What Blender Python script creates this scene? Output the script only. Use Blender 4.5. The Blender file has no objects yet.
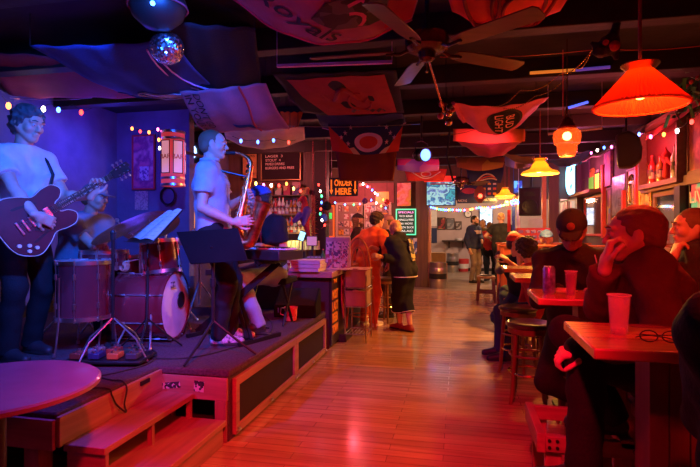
import bpy, bmesh, math, random
import numpy as np
from mathutils import Vector, Matrix, Euler
random.seed(7)
C = bpy.context.scene.collection
V = Vector
PI = math.pi
# ---------------------------------------------------------------- camera model
FP, VX, HY, CZ = 500.0, 460.0, 229.0, 1.38
AN = math.atan(110 / 500.0); CA, SA = math.cos(AN), math.sin(AN)
def P(px, py, d):
    u = (px - 350) / FP * d
    return V((u * CA - d * SA, u * SA + d * CA, CZ + (HY - py) / FP * d))
def PY(px, py, Y):
    k = (px - 350) / FP
    return P(px, py, Y / (k * SA + CA))
def PX(px, py, X):
    k = (px - 350) / FP
    return P(px, py, X / (k * CA - SA))
def PZ(px, py, z):
    return P(px, py, FP * (CZ - z) / (py - HY))
# ---------------------------------------------------------------- materials
_M = {}
def _new(name):
    m = bpy.data.materials.new(name); m.use_nodes = True
    nt = m.node_tree
    return m, nt, nt.nodes['Principled BSDF']
def mat(name, col=None, rough=.6, metal=0, bump=0, bscale=60, var=.0, vscale=8, spec=None, trans=0, ior=1.45, coat=0, sheen=0, alpha=1, sss=0, stretch=(1, 1, 1)):
    if name in _M: return _M[name]
    m, nt, b = _new(name)
    N, L = nt.nodes, nt.links
    b.inputs['Base Color'].default_value = (*col, 1)
    b.inputs['Roughness'].default_value = rough
    b.inputs['Metallic'].default_value = metal
    if spec is not None: b.inputs['Specular IOR Level'].default_value = spec
    b.inputs['Transmission Weight'].default_value = trans
    b.inputs['IOR'].default_value = ior
    b.inputs['Coat Weight'].default_value = coat
    b.inputs['Sheen Weight'].default_value = sheen
    b.inputs['Alpha'].default_value = alpha
    if sss:
        b.inputs['Subsurface Weight'].default_value = sss
        b.inputs['Subsurface Radius'].default_value = (.02, .008, .004)
        b.inputs['Subsurface Scale'].default_value = .3
    tc = N.new('ShaderNodeTexCoord'); mp = N.new('ShaderNodeMapping'); mp.inputs['Scale'].default_value = stretch
    L.new(tc.outputs['Object'], mp.inputs['Vector'])
    nz = N.new('ShaderNodeTexNoise'); nz.inputs['Scale'].default_value = vscale; nz.inputs['Detail'].default_value = 5
    L.new(mp.outputs[0], nz.inputs['Vector'])
    v = var if var else .12
    r = N.new('ShaderNodeValToRGB')
    r.color_ramp.elements[0].position = .3; r.color_ramp.elements[1].position = .7
    r.color_ramp.elements[0].color = (*[max(0, c * (1 - v)) for c in col], 1)
    r.color_ramp.elements[1].color = (*[min(1, c * (1 + v)) for c in col], 1)
    L.new(nz.outputs[0], r.inputs[0]); L.new(r.outputs[0], b.inputs['Base Color'])
    if bump:
        n2 = N.new('ShaderNodeTexNoise'); n2.inputs['Scale'].default_value = bscale; n2.inputs['Detail'].default_value = 3
        L.new(mp.outputs[0], n2.inputs['Vector'])
        bp = N.new('ShaderNodeBump'); bp.inputs['Strength'].default_value = bump; bp.inputs['Distance'].default_value = .01
        L.new(n2.outputs[0], bp.inputs['Height']); L.new(bp.outputs[0], b.inputs['Normal'])
    _M[name] = m
    return m
def wood(name, c0, c1, scale=4, axis='Y', rough=.4, coat=0, planks=0, pw=.09, gap=.1):
    """wood with grain along an axis; planks: brick lay-out in object space"""
    if name in _M: return _M[name]
    m, nt, b = _new(name); N, L = nt.nodes, nt.links
    tc = N.new('ShaderNodeTexCoord'); mp = N.new('ShaderNodeMapping')
    st = {'X': (.08, 1, 1), 'Y': (1, .08, 1), 'Z': (1, 1, .08)}[axis]
    mp.inputs['Scale'].default_value = st
    L.new(tc.outputs['Object'], mp.inputs['Vector'])
    nz = N.new('ShaderNodeTexNoise'); nz.inputs['Scale'].default_value = scale * 6; nz.inputs['Detail'].default_value = 8
    nz.inputs['Distortion'].default_value = .6
    L.new(mp.outputs[0], nz.inputs['Vector'])
    r = N.new('ShaderNodeValToRGB'); r.color_ramp.elements[0].position = .3; r.color_ramp.elements[1].position = .72
    r.color_ramp.elements[0].color = (*c0, 1); r.color_ramp.elements[1].color = (*c1, 1)
    L.new(nz.outputs[0], r.inputs[0])
    out = r.outputs[0]
    b.inputs['Roughness'].default_value = rough; b.inputs['Coat Weight'].default_value = coat; b.inputs['Coat Roughness'].default_value = .12
    bp = N.new('ShaderNodeBump'); bp.inputs['Strength'].default_value = .25; bp.inputs['Distance'].default_value = .004
    if planks:
        br = N.new('ShaderNodeTexBrick'); br.inputs['Scale'].default_value = 1
        br.inputs['Brick Width'].default_value = planks; br.inputs['Row Height'].default_value = pw
        br.inputs['Mortar Size'].default_value = .0016; br.inputs['Mortar Smooth'].default_value = .3
        br.inputs['Color1'].default_value = (.82, .82, .82, 1); br.inputs['Color2'].default_value = (1.12, 1.12, 1.12, 1)
        br.inputs['Mortar'].default_value = (gap, gap, gap, 1); br.offset = .37
        L.new(tc.outputs['Object'], br.inputs['Vector'])
        mx = N.new('ShaderNodeMix'); mx.data_type = 'RGBA'; mx.blend_type = 'MULTIPLY'; mx.inputs[0].default_value = 1
        L.new(out, mx.inputs[6]); L.new(br.outputs[0], mx.inputs[7]); out = mx.outputs[2]
        n3 = N.new('ShaderNodeTexNoise'); n3.inputs['Scale'].default_value = 2.2; n3.inputs['Detail'].default_value = 6
        L.new(tc.outputs['Object'], n3.inputs['Vector'])
        mr = N.new('ShaderNodeMapRange'); mr.inputs[1].default_value = .3; mr.inputs[2].default_value = .7
        mr.inputs[3].default_value = rough * .75; mr.inputs[4].default_value = rough * 1.35
        L.new(n3.outputs[0], mr.inputs[0]); L.new(mr.outputs[0], b.inputs['Roughness'])
        iv = N.new('ShaderNodeMath'); iv.operation = 'SUBTRACT'; iv.inputs[0].default_value = 1
        L.new(br.outputs['Fac'], iv.inputs[1]); L.new(iv.outputs[0], bp.inputs['Height'])
    else:
        L.new(nz.outputs[0], bp.inputs['Height'])
    L.new(bp.outputs[0], b.inputs['Normal']); L.new(out, b.inputs['Base Color'])
    _M[name] = m
    return m
def emis(name, col, s, base=None):
    if name in _M: return _M[name]
    m, nt, b = _new(name)
    b.inputs['Base Color'].default_value = (*(base or col), 1)
    b.inputs['Emission Color'].default_value = (*col, 1); b.inputs['Emission Strength'].default_value = s
    b.inputs['Roughness'].default_value = .4
    _M[name] = m
    return m
def patch(name, cols, scale=8, em=0, rough=.6, kind='VORONOI', seed=0, stretch=(1, 1, 1)):
    """printed matter: hard-edged patches of ink, as on posters and screens"""
    if name in _M: return _M[name]
    m, nt, b = _new(name); N, L = nt.nodes, nt.links
    tc = N.new('ShaderNodeTexCoord'); mp = N.new('ShaderNodeMapping'); mp.inputs['Location'].default_value = (seed, seed * .7, seed * .3)
    mp.inputs['Scale'].default_value = stretch
    L.new(tc.outputs['Object'], mp.inputs['Vector'])
    if kind == 'VORONOI':
        t = N.new('ShaderNodeTexVoronoi'); t.distance = 'CHEBYCHEV'; t.inputs['Scale'].default_value = scale
        L.new(mp.outputs[0], t.inputs['Vector'])
        sp = N.new('ShaderNodeSeparateColor'); L.new(t.outputs['Color'], sp.inputs[0]); src = sp.outputs[0]
    else:
        t = N.new('ShaderNodeTexNoise'); t.inputs['Scale'].default_value = scale; t.inputs['Detail'].default_value = 3
        L.new(mp.outputs[0], t.inputs['Vector'])
        mr = N.new('ShaderNodeMapRange'); mr.inputs[1].default_value = .3; mr.inputs[2].default_value = .7
        L.new(t.outputs[0], mr.inputs[0]); src = mr.outputs[0]
    r = N.new('ShaderNodeValToRGB'); cr = r.color_ramp; cr.interpolation = 'CONSTANT' if kind == 'VORONOI' else 'LINEAR'
    while len(cr.elements) < len(cols): cr.elements.new(.5)
    for i, c in enumerate(cols):
        cr.elements[i].position = i / len(cols); cr.elements[i].color = (*c, 1)
    L.new(src, r.inputs[0]); L.new(r.outputs[0], b.inputs['Base Color'])
    if em: L.new(r.outputs[0], b.inputs['Emission Color']); b.inputs['Emission Strength'].default_value = em
    b.inputs['Roughness'].default_value = rough
    _M[name] = m
    return m
# ---------------------------------------------------------------- objects
RM = {}
def tag(o, label=None, cat=None, group=None, kind=None):
    if label: o['label'] = label
    if cat: o['category'] = cat
    if group: o['group'] = group
    if kind: o['kind'] = kind
    return o
def thing(name, label, cat, loc=(0, 0, 0), rz=0, group=None):
    o = bpy.data.objects.new(name, None); C.objects.link(o)
    o.empty_display_size = .1
    o.location = loc; o.rotation_euler = (0, 0, rz)
    RM[o.name] = Matrix.Translation(V(loc)) @ Matrix.Rotation(rz, 4, 'Z')
    return tag(o, label, cat, group)
def link_mesh(name, me, m, parent=None, smooth=True, bev=0, seg=2):
    o = bpy.data.objects.new(name, me); C.objects.link(o)
    if m is not None:
        if isinstance(m, (list, tuple)):
            for x in m: me.materials.append(x)
        else: me.materials.append(m)
    if parent is not None:
        M = RM[parent.name]; me.transform(M.inverted()); o.parent = parent; RM[o.name] = M
    else:
        vs = me.vertices
        if len(vs):
            co = np.empty(len(vs) * 3); vs.foreach_get('co', co); co = co.reshape(-1, 3)
            c = (co.min(0) + co.max(0)) / 2; org = V((c[0], c[1], co[:, 2].min()))
            me.transform(Matrix.Translation(-org)); o.location = org; RM[o.name] = Matrix.Translation(org)
    if smooth:
        me.polygons.foreach_set('use_smooth', [True] * len(me.polygons))
        if smooth != 2: me.set_sharp_from_angle(angle=math.radians(35))
    if bev:
        md = o.modifiers.new('bevel', 'BEVEL'); md.width = bev; md.segments = seg; md.limit_method = 'ANGLE'; md.angle_limit = .7
    return o
def axes(a, b):
    z = (b - a).normalized(); t = V((0, 0, 1)) if abs(z.z) < .95 else V((1, 0, 0))
    x = t.cross(z).normalized(); return x, z.cross(x), z
class B:
    def __init__(s): s.v = []; s.f = []; s.m = []; s.cm = 0
    def add(s, vs, fs):
        n = len(s.v); s.v += [tuple(v) for v in vs]; s.f += [tuple(i + n for i in f) for f in fs]; s.m += [s.cm] * len(fs)
        return s
    def box(s, c, d, R=None):
        c = V(c); vs = []
        for x in (-.5, .5):
            for y in (-.5, .5):
                for z in (-.5, .5):
                    p = V((x * d[0], y * d[1], z * d[2])); vs.append(c + (R @ p if R else p))
        return s.add(vs, [(0, 1, 3, 2), (4, 6, 7, 5), (0, 4, 5, 1), (2, 3, 7, 6), (0, 2, 6, 4), (1, 5, 7, 3)])
    def bb(s, x0, x1, y0, y1, z0, z1):
        return s.box(((x0 + x1) / 2, (y0 + y1) / 2, (z0 + z1) / 2), (x1 - x0, y1 - y0, z1 - z0))
    def beam(s, a, b, w, h):
        a, b = V(a), V(b); x, y, z = axes(a, b); vs = []
        for p in (a, b):
            for i, j in ((-1, -1), (1, -1), (1, 1), (-1, 1)): vs.append(p + x * (i * w / 2) + y * (j * h / 2))
        return s.add(vs, [(3, 2, 1, 0), (4, 5, 6, 7), (0, 1, 5, 4), (1, 2, 6, 5), (2, 3, 7, 6), (3, 0, 4, 7)])
    def cyl(s, a, b, r0, r1=None, n=16):
        a, b = V(a), V(b); r1 = r0 if r1 is None else r1; x, y, z = axes(a, b)
        vs = [p + (x * math.cos(2 * PI * i / n) + y * math.sin(2 * PI * i / n)) * r for p, r in ((a, r0), (b, r1)) for i in range(n)]
        fs = [(i, (i + 1) % n, n + (i + 1) % n, n + i) for i in range(n)]
        fs += [tuple(range(n - 1, -1, -1)), tuple(range(n, 2 * n))]
        return s.add(vs, fs)
    def lathe(s, o, prof, ax=(0, 0, 1), n=24, flute=0):
        o = V(o); x, y, z = axes(V((0, 0, 0)), V(ax)); vs = []
        for r, h in prof:
            for i in range(n):
                a = 2 * PI * i / n; rr = max(r, 1e-4) * (1 + (flute * (i % 2)))
                vs.append(o + z * h + (x * math.cos(a) + y * math.sin(a)) * rr)
        fs = []
        for j in range(len(prof) - 1):
            for i in range(n):
                k = (i + 1) % n; fs.append((j * n + i, j * n + k, (j + 1) * n + k, (j + 1) * n + i))
        return s.add(vs, fs)
    def tube(s, pts, r, n=8, closed=False):
        pts = [V(p) for p in pts]; m = len(pts); rs = r if isinstance(r, (list, tuple)) else [r] * m
        vs = []; X = None
        for i, p in enumerate(pts):
            t = (pts[min(i + 1, m - 1)] - pts[max(i - 1, 0)])
            if closed: t = pts[(i + 1) % m] - pts[i - 1]
            t = t.normalized() if t.length > 1e-9 else V((0, 0, 1))
            if X is None: X = (V((0, 0, 1)) if abs(t.z) < .9 else V((1, 0, 0))).cross(t).normalized()
            X = (X - t * X.dot(t)).normalized(); Y = t.cross(X)
            vs += [p + (X * math.cos(2 * PI * j / n) + Y * math.sin(2 * PI * j / n)) * rs[i] for j in range(n)]
        fs = []
        for i in range(m if closed else m - 1):
            q = (i + 1) % m
            for j in range(n):
                k = (j + 1) % n; fs.append((i * n + j, i * n + k, q * n + k, q * n + j))
        if not closed: fs += [tuple(range(n - 1, -1, -1)), tuple(range((m - 1) * n, m * n))]
        return s.add(vs, fs)
    def sphere(s, c, r, n=12, sc=(1, 1, 1)):
        c = V(c); vs = []; h = n // 2
        for j in range(1, h):
            t = PI * j / h
            for i in range(n):
                a = 2 * PI * i / n
                vs.append(c + V((math.sin(t) * math.cos(a) * r * sc[0], math.sin(t) * math.sin(a) * r * sc[1], math.cos(t) * r * sc[2])))
        vs += [c + V((0, 0, r * sc[2])), c - V((0, 0, r * sc[2]))]; T = len(vs) - 2
        fs = [(j * n + i, (j + 1) * n + i, (j + 1) * n + (i + 1) % n, j * n + (i + 1) % n) for j in range(h - 2) for i in range(n)]
        fs += [(T, i, (i + 1) % n) for i in range(n)] + [(T + 1, (h - 2) * n + (i + 1) % n, (h - 2) * n + i) for i in range(n)]
        return s.add(vs, fs)
    def prism(s, poly, o, X, Y, t):
        """poly in the plane o,X,Y, thickness t along X x Y"""
        o, X, Y = V(o), V(X).normalized(), V(Y).normalized(); Z = X.cross(Y); n = len(poly)
        vs = [o + X * a + Y * b for a, b in poly] + [o + X * a + Y * b + Z * t for a, b in poly]
        fs = [tuple(range(n - 1, -1, -1)), tuple(range(n, 2 * n))] + [(i, (i + 1) % n, n + (i + 1) % n, n + i) for i in range(n)]
        return s.add(vs, fs)
    def sheet(s, fn, nu, nv, t=.003):
        g = [[V(fn(i / nu, j / nv)) for j in range(nv + 1)] for i in range(nu + 1)]
        nr = []
        for i in range(nu + 1):
            for j in range(nv + 1):
                a = g[min(i + 1, nu)][j] - g[max(i - 1, 0)][j]; b = g[i][min(j + 1, nv)] - g[i][max(j - 1, 0)]
                nr.append(a.cross(b).normalized())
        w = nv + 1; flat = [p for row in g for p in row]; m = len(flat)
        vs = flat + [p + q * t for p, q in zip(flat, nr)]; fs = []
        for i in range(nu):
            for j in range(nv):
                a, b, c, d = i * w + j, (i + 1) * w + j, (i + 1) * w + j + 1, i * w + j + 1
                fs += [(d, c, b, a), (a + m, b + m, c + m, d + m)]
        for i in range(nu):
            a, b = i * w, (i + 1) * w; fs.append((a, b, b + m, a + m))
            a, b = i * w + nv, (i + 1) * w + nv; fs.append((b, a, a + m, b + m))
        for j in range(nv):
            a, b = j, j + 1; fs.append((b, a, a + m, b + m))
            a, b = nu * w + j, nu * w + j + 1; fs.append((a, b, b + m, a + m))
        return s.add(vs, fs)
    def build(s, name, m, parent=None, smooth=True, bev=0, seg=2):
        me = bpy.data.meshes.new(name); me.from_pydata(s.v, [], s.f)
        if any(s.m): me.polygons.foreach_set('material_index', s.m)
        me.update()
        return link_mesh(name, me, m, parent, smooth, bev, seg)
def copy_tree(o, parent=None, loc=None, rz=None):
    c = o.copy(); C.objects.link(c)
    if parent is not None: c.parent = parent
    for ch in list(o.children): copy_tree(ch, c)
    if loc is not None: c.location = loc
    if rz is not None: c.rotation_euler = (0, 0, rz)
    return c
_fonts = {}
def text_mesh(txt, size, depth=.002, shear=0, bold=0):
    cu = bpy.data.curves.new('lettering', 'FONT'); cu.body = txt; cu.size = size; cu.extrude = depth; cu.shear = shear; cu.offset = bold
    cu.align_x = 'CENTER'; cu.align_y = 'CENTER'; cu.resolution_u = 3; cu.space_line = .85
    o = bpy.data.objects.new('lettering', cu); C.objects.link(o)
    bpy.context.view_layer.update()
    dg = bpy.context.evaluated_depsgraph_get()
    me = bpy.data.meshes.new_from_object(o.evaluated_get(dg))
    bpy.data.objects.remove(o); bpy.data.curves.remove(cu)
    me.materials.clear()
    return me
def text(txt, size, o, X, Y, m, parent, name='lettering', depth=.002, shear=0, bold=0, fit=None):
    me = text_mesh(txt, size, depth, shear, bold)
    X, Y = V(X).normalized(), V(Y).normalized(); Z = X.cross(Y)
    if fit:
        co = [v.co for v in me.vertices]; w = max(c.x for c in co) - min(c.x for c in co); h = max(c.y for c in co) - min(c.y for c in co)
        me.transform(Matrix.Diagonal((fit[0] / w, fit[1] / h, 1, 1)))
        co = [v.co for v in me.vertices]
        me.transform(Matrix.Translation((-(max(c.x for c in co) + min(c.x for c in co)) / 2, -(max(c.y for c in co) + min(c.y for c in co)) / 2, 0)))
    M = Matrix(((X.x, Y.x, Z.x, o[0]), (X.y, Y.y, Z.y, o[1]), (X.z, Y.z, Z.z, o[2]), (0, 0, 0, 1)))
    me.transform(M)
    return link_mesh(name, me, m, parent, False)
# ---------------------------------------------------------------- signed-distance bodies
def cone(a, b, ra, rb, k=.02, cuts=(), sgn=1): return ('c', V(a), V(b), ra, rb, k, cuts, sgn)
def ell(c, F, r, k=.02, cuts=(), sgn=1): return ('e', V(c), F, r, 0, k, cuts, sgn)
def sph(c, r, k=.02, cuts=(), sgn=1): return ('c', V(c), V(c) + V((0, 0, 1e-4)), r, r, k, cuts, sgn)
def polygonise(prims, h, noise=None):
    lo = np.full(3, 1e9); hi = -lo
    for t, a, b, ra, rb, k, cuts, sg in prims:
        if sg < 0: continue
        if t == 'c':
            R = max(ra, rb); mn = np.minimum(a, b) - R; mx = np.maximum(a, b) + R
        else:
            R = max(ra); mn = np.array(a) - R; mx = np.array(a) + R
        lo = np.minimum(lo, mn); hi = np.maximum(hi, mx)
    lo -= 3 * h + .01; hi += 3 * h + .01
    n = np.ceil((hi - lo) / h).astype(int) + 1
    F = np.full(n, .3, dtype=np.float32)
    for t, a, b, ra, rb, k, cuts, sg in prims:
        R = (max(ra, rb) if t == 'c' else max(ra)) + k + 3 * h
        aa = np.array(a); bb_ = np.array(b) if t == 'c' else aa
        i0 = np.clip(np.floor((np.minimum(aa, bb_) - R - lo) / h).astype(int), 0, n); i1 = np.clip(np.ceil((np.maximum(aa, bb_) + R - lo) / h).astype(int) + 1, 0, n)
        if (i1 <= i0).any(): continue
        g = np.stack(np.meshgrid(*[lo[q] + h * np.arange(i0[q], i1[q]) for q in range(3)], indexing='ij'), -1).astype(np.float32)
        if t == 'c':
            d = (bb_ - aa).astype(np.float32); L2 = float(d @ d) + 1e-12
            p = g - aa.astype(np.float32); u = np.clip((p @ d) / L2, 0, 1)
            D = np.linalg.norm(p - u[..., None] * d, axis=-1) - (ra + (rb - ra) * u)
        else:
            p = g - aa.astype(np.float32); q = np.stack([p @ np.array(b[i], dtype=np.float32) / ra[i] for i in range(3)], -1)
            qn = np.linalg.norm(q, axis=-1); q2 = np.linalg.norm(q / np.array(ra, dtype=np.float32), axis=-1) + 1e-9
            D = qn * (qn - 1) / q2
        for (o, nn) in cuts:
            D = np.maximum(D, (g - np.array(o, dtype=np.float32)) @ np.array(nn, dtype=np.float32))
        S = tuple(slice(i0[q], i1[q]) for q in range(3)); E = F[S]
        if sg > 0:
            hh = np.clip(.5 + .5 * (E - D) / k, 0, 1); F[S] = E * (1 - hh) + D * hh - k * hh * (1 - hh)
        else:
            hh = np.clip(.5 - .5 * (E + D) / k, 0, 1); F[S] = E * (1 - hh) - D * hh + k * hh * (1 - hh)
    if noise:
        am, fr = noise; x, y, z = [(lo[q] + h * np.arange(n[q])) for q in range(3)]
        X, Y, Z = np.meshgrid(x, y, z, indexing='ij')
        F += (am * (np.sin(fr * X + 1.7 * np.sin(fr * .7 * Z)) * np.sin(fr * 1.1 * Y + 1.3 * np.sin(fr * .6 * X)) * .6 + np.sin(fr * 1.3 * Z + 2 * np.sin(fr * .8 * Y) + fr * .4 * X) * .6)).astype(np.float32)
    ins = F < 0
    c = [ins[a:n[0] - 1 + a, b:n[1] - 1 + b, d:n[2] - 1 + d] for a in (0, 1) for b in (0, 1) for d in (0, 1)]
    sm = sum(x.astype(np.int8) for x in c); cell = (sm > 0) & (sm < 8)
    idx = np.argwhere(cell); num = -np.ones(cell.shape, dtype=np.int64); num[tuple(idx.T)] = np.arange(len(idx))
    acc = np.zeros((len(idx), 3)); cnt = np.zeros(len(idx))
    for ax in range(3):
        o = [q for q in range(3) if q != ax]
        for i in (0, 1):
            for j in (0, 1):
                A = idx.copy(); A[:, o[0]] += i; A[:, o[1]] += j; Bq = A.copy(); Bq[:, ax] += 1
                fa = F[tuple(A.T)]; fb = F[tuple(Bq.T)]; ok = (fa < 0) != (fb < 0)
                t = np.where(ok, fa / np.where(ok, fa - fb, 1), 0)
                pt = A.astype(float); pt[:, ax] += t
                acc[ok] += pt[ok]; cnt[ok] += 1
    vs = lo + h * acc / cnt[:, None]
    faces = []
    for ax in range(3):
        o1, o2 = (ax + 1) % 3, (ax + 2) % 3
        sl0 = [slice(None)] * 3; sl1 = [slice(None)] * 3; sl0[ax] = slice(0, -1); sl1[ax] = slice(1, None)
        s0, s1 = ins[tuple(sl0)], ins[tuple(sl1)]
        e = np.argwhere(s0 != s1)
        e = e[(e[:, o1] > 0) & (e[:, o2] > 0) & (e[:, o1] < n[o1] - 1) & (e[:, o2] < n[o2] - 1)]
        if not len(e): continue
        flip = s0[tuple(e.T)]
        def q(d1, d2):
            x = e.copy(); x[:, o1] -= d1; x[:, o2] -= d2; return num[tuple(x.T)]
        Q = np.stack([q(1, 1), q(0, 1), q(0, 0), q(1, 0)], 1)
        Q[~flip] = Q[~flip][:, ::-1]
        faces.append(Q)
    fs = np.concatenate(faces); fs = fs[(fs >= 0).all(1)]
    return vs, fs
def sdf_obj(name, groups, m, parent, noise=None):
    """groups: list of (prims, voxel)"""
    vs, fs, n = [], [], 0
    for pr, h in groups:
        a, b = polygonise(pr, h, noise); vs.append(a); fs.append(b + n); n += len(a)
    vs = np.concatenate(vs); fs = np.concatenate(fs)
    me = bpy.data.meshes.new(name); me.from_pydata(vs.tolist(), [], fs.tolist()); me.update()
    return link_mesh(name, me, m, parent, 2)
# ---------------------------------------------------------------- people
UP = V((0, 0, 1))
def yawv(deg): return V((math.cos(math.radians(deg)), math.sin(math.radians(deg)), 0))
def rotv(v, ax, deg): return Matrix.Rotation(math.radians(deg), 3, V(ax)) @ v
def ik(a, t, l1, l2, pole):
    d = t - a; L = d.length
    if L > (l1 + l2) * .995: t = a + d * ((l1 + l2) * .995 / L); d = t - a; L = d.length
    n = d / L; x = (l1 * l1 - l2 * l2 + L * L) / (2 * L); h = math.sqrt(max(0, l1 * l1 - x * x))
    p = pole - n * pole.dot(n); p.normalize()
    return a + n * x + p * h, t
def hand_prims(w, d, n, s, c, curl, q, thumb=.6):
    """palm and five fingers; d along, n palm side, s thumb side"""
    R = lambda x, y, z: w + (d * x + s * y + n * z) * q
    pr = [cone(R(-.03, 0, 0), R(.02, 0, 0), .026 * q, .026 * q, .01)]
    for i, y in enumerate((.028, .01, -.009, -.026)):
        pr.append(cone(R(.012, y * .7, 0), R(.086, y, .002), .017 * q, .0125 * q, .012))
        base = R(.088 - abs(i - 1) * .004, y * 1.06, .002); L = (.07, .079, .074, .058)[i] * q
        ang = 0; dr = d
        cs = curl[i] if isinstance(curl, (list, tuple)) else curl
        for j, fr in enumerate((.45, .31, .24)):
            ang += cs * (.9, 1.1, .8)[j]; dr = (d * math.cos(ang) + n * math.sin(ang) + s * (.08 * (1.5 - i))).normalized()
            nx = base + dr * L * fr
            pr.append(cone(base, nx, (.0098, .0088, .008)[j] * q, (.0088, .008, .0066)[j] * q, .003)); base = nx
    b = R(.018, .026, .004); dr = (d * .55 + s * .8 + n * .25).normalized(); pr.append(cone(R(.005, .012, 0), b, .018 * q, .014 * q, .012))
    nx = b + dr * .038 * q; pr.append(cone(b, nx, .0135 * q, .0112 * q, .006)); b = nx
    for L, t in ((.032, .5), (.026, 1.0)):
        dr = (d * .8 + s * (.55 - t * thumb) + n * (.2 + thumb * .5 * t)).normalized(); nx = b + dr * L * q
        pr.append(cone(b, nx, .0105 * q, .0088 * q, .004)); b = nx
    return pr
def human(name, label, pel, yaw, lean=0, side=0, H=1.75, hands=(None, None), poles=(None, None), feet=(None, None), knees=(None, None),
          head=(0, 0), roll=0, hp=None, curl=(.5, .5), hdir=(None, None), palm=(None, None), fat=1., vox=.014, hv=None, shirt=None, sleeve='short', shirt_k=1.,
          pants=None, shorts=False, hair=None, hairtype='short', cap=None, skin='skin', shoes='shoe_dark', beard=None, hood=False, neck_f=.0, eyes=False,
          group=None, nolegs=False, shoulder=1., twist=0, glasses=False, extra=None):
    q = H / 1.75; hv = hv or min(vox, .008)
    pel = V(pel); fw = yawv(yaw); lf = UP.cross(fw)
    sp = rotv(rotv(UP, lf, lean), fw, side).normalized(); F = rotv(fw, lf, lean)
    cf = rotv(fw, UP, twist); cl = UP.cross(cf)                        # chest frame
    waist = pel + sp * .17 * q; chest = pel + rotv(sp, lf, lean * .1) * .35 * q; nb = pel + rotv(sp, lf, lean * .18) * .50 * q
    S = [nb - sp * .055 * q + cl * (.178 * q * shoulder * sg) for sg in (1, -1)]
    hf = yawv(yaw + twist + head[0]); hl = UP.cross(hf); hf2 = rotv(hf, hl, head[1]); hu = hf2.cross(hl)
    if roll: hl = rotv(hl, hf2, roll); hu = hf2.cross(hl)
    hc = nb + sp * .10 * q + hu * .075 * q + cf * (.03 + neck_f) * q
    if hp is not None: hc = V(hp)
    HD = lambda a, b, c: hc + (hf2 * a + hl * b + hu * c) * q
    fr = (hf2, hl, hu)
    root = thing(name, label, 'person', (pel.x, pel.y, min([V(f).z for f in feet if f is not None] + [pel.z])), 0, group)
    # torso
    def torso(e, kk=.05):
        pr = []
        for sg in (1, -1):
            a = pel + lf * (.065 * sg * q * fat); b = waist + (lf + cl) * (.03 * sg * q * fat); c = chest + cl * (.082 * sg * q)
            d = nb - sp * .085 * q + cl * (.085 * sg * q)
            pr += [cone(a, b, .115 * q * fat + e, .100 * q * fat + e, kk), cone(b, c, .100 * q * fat + e, .108 * q * (fat * .5 + .5) + e, kk), cone(c, d, .105 * q + e, .072 * q + e, kk)]
            pr.append(cone(d, S[0 if sg == 1 else 1], .066 * q + e, .055 * q + e, kk))
            pr.append(cone(nb + sp * .012, S[0 if sg == 1 else 1] + sp * .01, .045 * q + e, .04 * q + e, kk))
        return pr
    core = torso(0)
    # arms
    arms = []
    for i in (0, 1):
        sg = 1 - 2 * i
        t = V(hands[i]) if hands[i] is not None else S[i] + lf * (.10 * sg * q) - UP * .50 * q + fw * .05
        pole = V(poles[i]) if poles[i] is not None else (-UP * .7 + lf * .6 * sg - fw * .35)
        E, W = ik(S[i], t, .285 * q, .255 * q, pole); fd = (W - E).normalized()
        d = V(hdir[i]).normalized() if hdir[i] is not None else fd
        pn = V(palm[i]) if palm[i] is not None else (-lf * sg * .8 - UP * .3)
        pn = (pn - d * pn.dot(d)).normalized(); th = pn.cross(d) * (-sg) if False else d.cross(pn) * (1 if i == 0 else -1)
        arms.append((S[i], E, W, d, pn, th))
    body = list(core)
    for (s_, E, W, d, pn, th) in arms:
        m = s_.lerp(E, .35)
        body += [cone(s_, m, .054 * q * fat, .047 * q * fat, .02), cone(m, E, .047 * q * fat, .037 * q, .015), cone(E, E.lerp(W, .3), .037 * q, .040 * q, .01), cone(E.lerp(W, .3), W, .040 * q, .026 * q, .01)]
    # legs
    legs = []
    if not nolegs:
        for i in (0, 1):
            sg = 1 - 2 * i; hj = pel + lf * (.092 * sg * q) - sp * .02
            ft = V(feet[i]) if feet[i] is not None else V((hj.x, hj.y, hj.z - .86 * q))
            an = ft + UP * .085 * q
            kp = V(knees[i]) if knees[i] is not None else fw + lf * .15 * sg
            K, A = ik(hj, an, .43 * q, .415 * q, kp); legs.append((hj, K, A))
            cal = K.lerp(A, .3) - (fw * .02 * q)
            body += [cone(hj, K, .088 * q * fat, .058 * q, .03), cone(K, cal, .056 * q, .056 * q, .02), cone(cal, A, .056 * q, .037 * q, .015)]
            tf = (A - K); tf = (fw if abs(tf.normalized().z) > .3 else UP)
            toe = A + fw * .15 * q - UP * .055 * q; body += [cone(A - UP * .03 * q, toe, .034 * q, .026 * q, .015)]
    # head
    hd = [cone(nb - sp * .03, HD(-.02, 0, -.05), .058 * q, .053 * q, .02),
          ell(HD(-.015, 0, .035), fr, (.097 * q, .077 * q, .083 * q), .02), cone(HD(.03, 0, .03), HD(.043, 0, -.055), .062 * q, .04 * q, .02)]
    for sg in (1, -1):
        hd += [cone(HD(0, .046 * sg, -.03), HD(.055, .018 * sg, -.083), .034 * q, .022 * q, .02), sph(HD(.058, .04 * sg, -.018), .026 * q, .02),
               cone(HD(.08, .05 * sg, .034), HD(.093, .012 * sg, .03), .009 * q, .010 * q, .012),
               ell(HD(-.005, .079 * sg, .0), (rotv(hf2, hu, -20 * sg), rotv(hl, hu, -20 * sg), hu), (.021 * q, .008 * q, .032 * q), .006)]
    hd += [sph(HD(.07, 0, -.088), .020 * q, .02), cone(HD(.09, 0, .018), HD(.108, 0, -.02), .008 * q, .0125 * q, .01)]
    for sg in (1, -1): hd += [sph(HD(.098, .011 * sg, -.025), .009 * q, .006), sph(HD(.098, .031 * sg, .012), .014 * q, .012, (), -1), sph(HD(.083, .031 * sg, .010), .0125 * q, .004)]
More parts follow.
